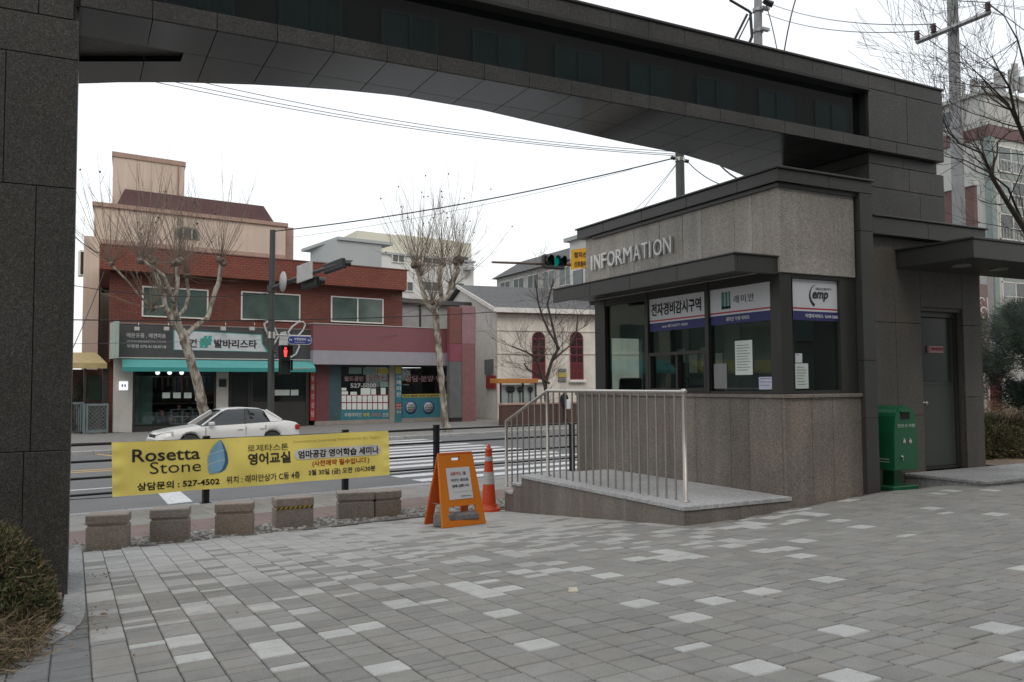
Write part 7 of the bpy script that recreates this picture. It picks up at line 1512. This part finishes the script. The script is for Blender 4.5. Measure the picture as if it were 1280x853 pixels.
a = atD(1230, 468, 27); b = atD(1241, 506, 27); 
for x in (1230.5, 1235.5, 1240.5): p = atD(x, 468, 27); mb = MB(); mb.tube([Vector((p.x, p.y, 0)), p], .035, 6); build(mb, 'upright', siding, parent=gb2)
for y in (468, 485, 503): p, q = atD(1230.5, y, 27), atD(1240.5, y, 27); mb = MB(); mb.tube([p, q], .03, 6); build(mb, 'rail', siding, parent=gb2)
c2 = copy_tree(car); c2['label'] = 'grey-white saloon parked among the trees beyond the azalea hedge'; pz = atD(1266, 488, 44); c2.location = (pz.x, pz.y, -.0); c2.rotation_euler = (0, 0, R(-50)); c2['group'] = 'saloon cars'; car['group'] = 'saloon cars'
# conifer bush in the side yard
cb2 = thing('conifer_shrub', 'small dark cone-shaped conifer behind the lattice fence', 'shrub', W(atT(102, 541, TS+.8).x, TS+.8, ZP)); cr = MB()
for k in range(26): h_ = rnd.random(); c = atT(102, 540-58*h_, TS+.8); cr.use(pn_[0]); needles(cr, W(c.x+rnd.uniform(-1, 1)*.5*(1-h_), TS+.8+rnd.uniform(-.3, .3), c.z), .25, 90, .16, rnd)
build(cr, 'crown', parent=cb2, kind='stuff'); mb = MB(RF); c = atT(102, 541, TS+.8); mb.tube([(c.x, TS+.8, ZP), (c.x, TS+.8, ZP+1.2)], .05, 6); build(mb, 'trunk', darkbark, parent=cb2)
# hedge of ivy in the small gap and the block of flats behind the photographer, mirrored in the dark glass
fl_ = thing('rear_apartments', 'tall apartment block behind the photographer mirrored in the dark beam glass', 'building', (16, -34, 0))
mb = MB(); mb.box(-34, -40, .1, 60, -24, 36); build(mb, 'wall', mat('rear_render', (.20, .19, .18), .85, var=.06, scale=.2, fine=0), parent=fl_)
wn = MB(); wn.box(-1.4, 0, 0, 1.4, .1, 1.7); wme = bpy.data.meshes.new('window'); wme.from_pydata(wn.v, [], wn.f); wme.materials.append(mat('rear_pane', (.13, .19, .185), .15, fine=0, var=.3, scale=.3))
fm_ = MB(); fm_.box(-1.55, -.08, -.12, 1.55, .04, 0).box(-1.55, -.08, 1.7, 1.55, .04, 1.82).box(-1.55, -.08, 0, -1.4, .04, 1.7).box(1.4, -.08, 0, 1.55, .04, 1.7).box(-.06, -.08, 0, .06, .12, 1.7); fme = bpy.data.meshes.new('window_frame'); fme.from_pydata(fm_.v, [], fm_.f); fme.materials.append(gt)
for i in range(18):
    for j in range(11):
        o = bpy.data.objects.new('window', wme); COL.objects.link(o); o.parent = fl_; o.location = (-31+5.1*i-16, 10.02, 1.2+2.9*j); o2 = bpy.data.objects.new('frame', fme); COL.objects.link(o2); o2.parent = o; o2.location = (0, .08, 0)
lv = MB(); lm2 = [mat('leaf_litter', (.16, .09, .04), .9, fine=0), mat('leaf_litter_pale', (.26, .19, .11), .9, fine=0)]
for k in range(170):
    if k < 110: q = outer[rnd.randint(1, 8)]; X = q.x+abs(rnd.gauss(0, .12))+.02; Y = q.y+rnd.uniform(-.3, .3)
    else: X = rnd.uniform(.2, 7.2); Y = 7.1-abs(rnd.gauss(0, .05)) if X > 5.8 else rnd.uniform(4, 10)
    a_ = rnd.uniform(0, 6.28); r_ = rnd.uniform(.008, .022); z = g(X, Y)+.014; lv.use(rnd.choice(lm2)); c_, s_ = math.cos(a_)*r_, math.sin(a_)*r_
    lv.add([(X-c_, Y-s_, z), (X+s_*.5, Y-c_*.5, z+r_*.3), (X+c_, Y+s_, z+r_*.5), (X-s_*.5, Y+c_*.5, z+r_*.1)], [(0, 1, 2, 3)])
build(lv, 'leaf_litter', kind='stuff')
# unseen shops added farther along the street so the kiosk panes mirror less sky
wc = [mat('west_wall_%s' % n, c, .85, var=.08, scale=.4, fine=0) for n, c in (('cream', (.42, .38, .32)), ('grey', (.22, .23, .23)), ('brick', (.18, .08, .06)), ('white', (.5, .5, .48)))]
for k, (s0_, w__, hgt) in enumerate(((-9.5, 11, 7.2), (-21, 11, 9.6), (-33, 11.5, 8.2), (-46, 12.5, 10.4))):
    lab = ('cream shop with a green awning', 'grey three-storey shop building', 'brick shop with a wide window', 'white corner building')[k]
    t = thing('added_street_shop', lab+' added down the street for the kiosk panes to mirror', 'building', W(s0_+w__/2, TS+5, ZP))
    mb = MB(RF); mb.box(s0_, TS+1.5, ZP, s0_+w__-.3, TS+10, hgt); build(mb, 'wall', wc[k], parent=t)
    mb = MB(RF); mb.box(s0_-.1, TS+1.2, hgt, s0_+w__-.2, TS+10.1, hgt+.35); build(mb, 'parapet', wc[(k+2) % 4], parent=t)
    for fl in range(int(hgt/3)):
        for j in range(3): mb = MB(RF); x_ = s0_+.8+j*3.5; mb.box(x_, TS+1.42, 3.2+fl*2.9, x_+2.4, TS+1.5, 4.7+fl*2.9) if 4.7+fl*2.9 < hgt else mb.box(x_, TS+1.42, ZP+.2, x_+2.6, TS+1.5, 1.6); build(mb, 'window', wgl, parent=t)
    mb = MB(RF); mb.prism([(s0_+.3, TS+1.5, 2.7), (s0_+.3, TS+.3, 2.1), (s0_+.3, TS+.3, 1.9), (s0_+.3, TS+1.5, 1.9)], (w__-1, 0, 0)); build(mb, 'awning', [aw, MC['mustard'], reds, aw][k], parent=t)
c3 = copy_tree(car); c3['label'] = 'white saloon parked farther down the street, mirrored in the kiosk panes'; c3['group'] = 'saloon cars'; c3.location = W(-3.5, 27.4, -.75); 
# ------------------------------------------------------------------ person walking past the garden wall
def person(base, face, label, coat, trous, hair, H=1.66):
    root = thing('person', label, 'person', base); f = Vector((math.cos(face), math.sin(face), 0)); s_ = Vector((-f.y, f.x, 0)); k = H/1.7; B = Vector(base)
    def P(a_, b_, c_): return B+f*a_*k+s_*b_*k+Vector((0, 0, c_*k))
    def skin(vs, es, rs, m, name, lev=2):
        me = bpy.data.meshes.new(name); me.from_pydata([v-B for v in vs], es, []); o = bpy.data.objects.new(name, me); COL.objects.link(o); o.parent = root; md = o.modifiers.new('s', 'SKIN'); 
        for i, r_ in enumerate(rs): me.skin_vertices[0].data[i].radius = (r_*k, r_*k) if not isinstance(r_, tuple) else (r_[0]*k, r_[1]*k)
        me.skin_vertices[0].data[0].use_root = True; o.modifiers.new('d', 'SUBSURF').levels = lev; o.modifiers['d'].render_levels = lev; me.materials.append(m); return o
    sk = mat('skin', (.45, .28, .2), .6, fine=0)
    V = [P(0, 0, .95), P(0, 0, 1.15), P(.01, 0, 1.36), P(.01, 0, 1.47), P(.03, 0, 1.60), P(.02, .17, 1.38), P(-.03, .22, 1.13), P(.08, .22, .93), P(.02, -.17, 1.38), P(.06, -.22, 1.14), P(.2, -.2, .98), P(0, .09, .90), P(.14, .09, .50), P(.12, .09, .10), P(.24, .09, .04), P(0, -.09, .90), P(-.06, -.09, .50), P(-.24, -.09, .14), P(-.16, -.09, .05)]
    Ed = [(0, 1), (1, 2), (2, 3), (3, 4), (2, 5), (5, 6), (6, 7), (2, 8), (8, 9), (9, 10), (0, 11), (11, 12), (12, 13), (13, 14), (0, 15), (15, 16), (16, 17), (17, 18)]
    Rr = [.13, .12, .14, .055, .09, .07, .05, .035, .07, .05, .035, .09, .065, .045, .04, .09, .065, .045, .04]
    if not bpy.data.meshes: pass
    o = skin(V, Ed, Rr, sk, 'body') if False else None
    me = bpy.data.meshes.new('body'); me.from_pydata([v-B for v in V], Ed, []); ob = bpy.data.objects.new('body', me); COL.objects.link(ob); ob.parent = root
    ob.modifiers.new('s', 'SKIN')
    lay = me.skin_vertices[0].data if len(me.skin_vertices) else None
    if lay is None: bm_ = __import__('bmesh').new(); bm_.from_mesh(me); bm_.verts.layers.skin.verify(); bm_.to_mesh(me); bm_.free(); lay = me.skin_vertices[0].data
    for i, r_ in enumerate(Rr): lay[i].radius = (r_*k, r_*k)
    lay[0].use_root = True; su = ob.modifiers.new('d', 'SUBSURF'); su.levels = su.render_levels = 2; me.materials.append(trous)
    mb = MB(); mb.lathe([(.17*k, 0), (.19*k, .1*k), (.17*k, .3*k), (.18*k, .45*k), (.10*k, .56*k), (.05*k, .60*k)], P(0, 0, .88), 14); build(mb, 'coat', coat, parent=root)
    for q in ((5, 6, 7), (8, 9, 10)): mb = MB(); mb.tube([V[i] for i in q], [.075*k, .06*k, .05*k], 8); build(mb, 'sleeve', coat, parent=root)
    mb = MB(); mb.lathe([(0, -.12*k), (.07*k, -.09*k), (.095*k, 0), (.085*k, .08*k), (0, .12*k)], P(.03, 0, 1.60), 12); build(mb, 'head', sk, parent=root)
    mb = MB(); mb.lathe([(.08*k, -.1*k), (.11*k, 0), (.10*k, .09*k), (0, .135*k)], P(.005, 0, 1.61), 12); build(mb, 'hair', hair, parent=root)
    return root, P
pq = W(*atT(706, 529, TW-.8)); pr_, PP = person(pq, RA+math.pi, 'person in dark clothes walking past the low brick wall carrying a white bag', mat('coat_black', (.015, .015, .018), .9, fine=0), mat('trousers_black', (.012, .012, .014), .9, fine=0), ink)
mb = MB(); c = PP(.02, .27, .95); mb.obox(c, (math.cos(RA), math.sin(RA), 0), (-math.sin(RA), math.cos(RA), 0), (0, 0, 1), .17, .05, .24, .03); build(mb, 'carrier_bag', white, label='white carrier bag hanging from the hand of the walking person', cat='bag')
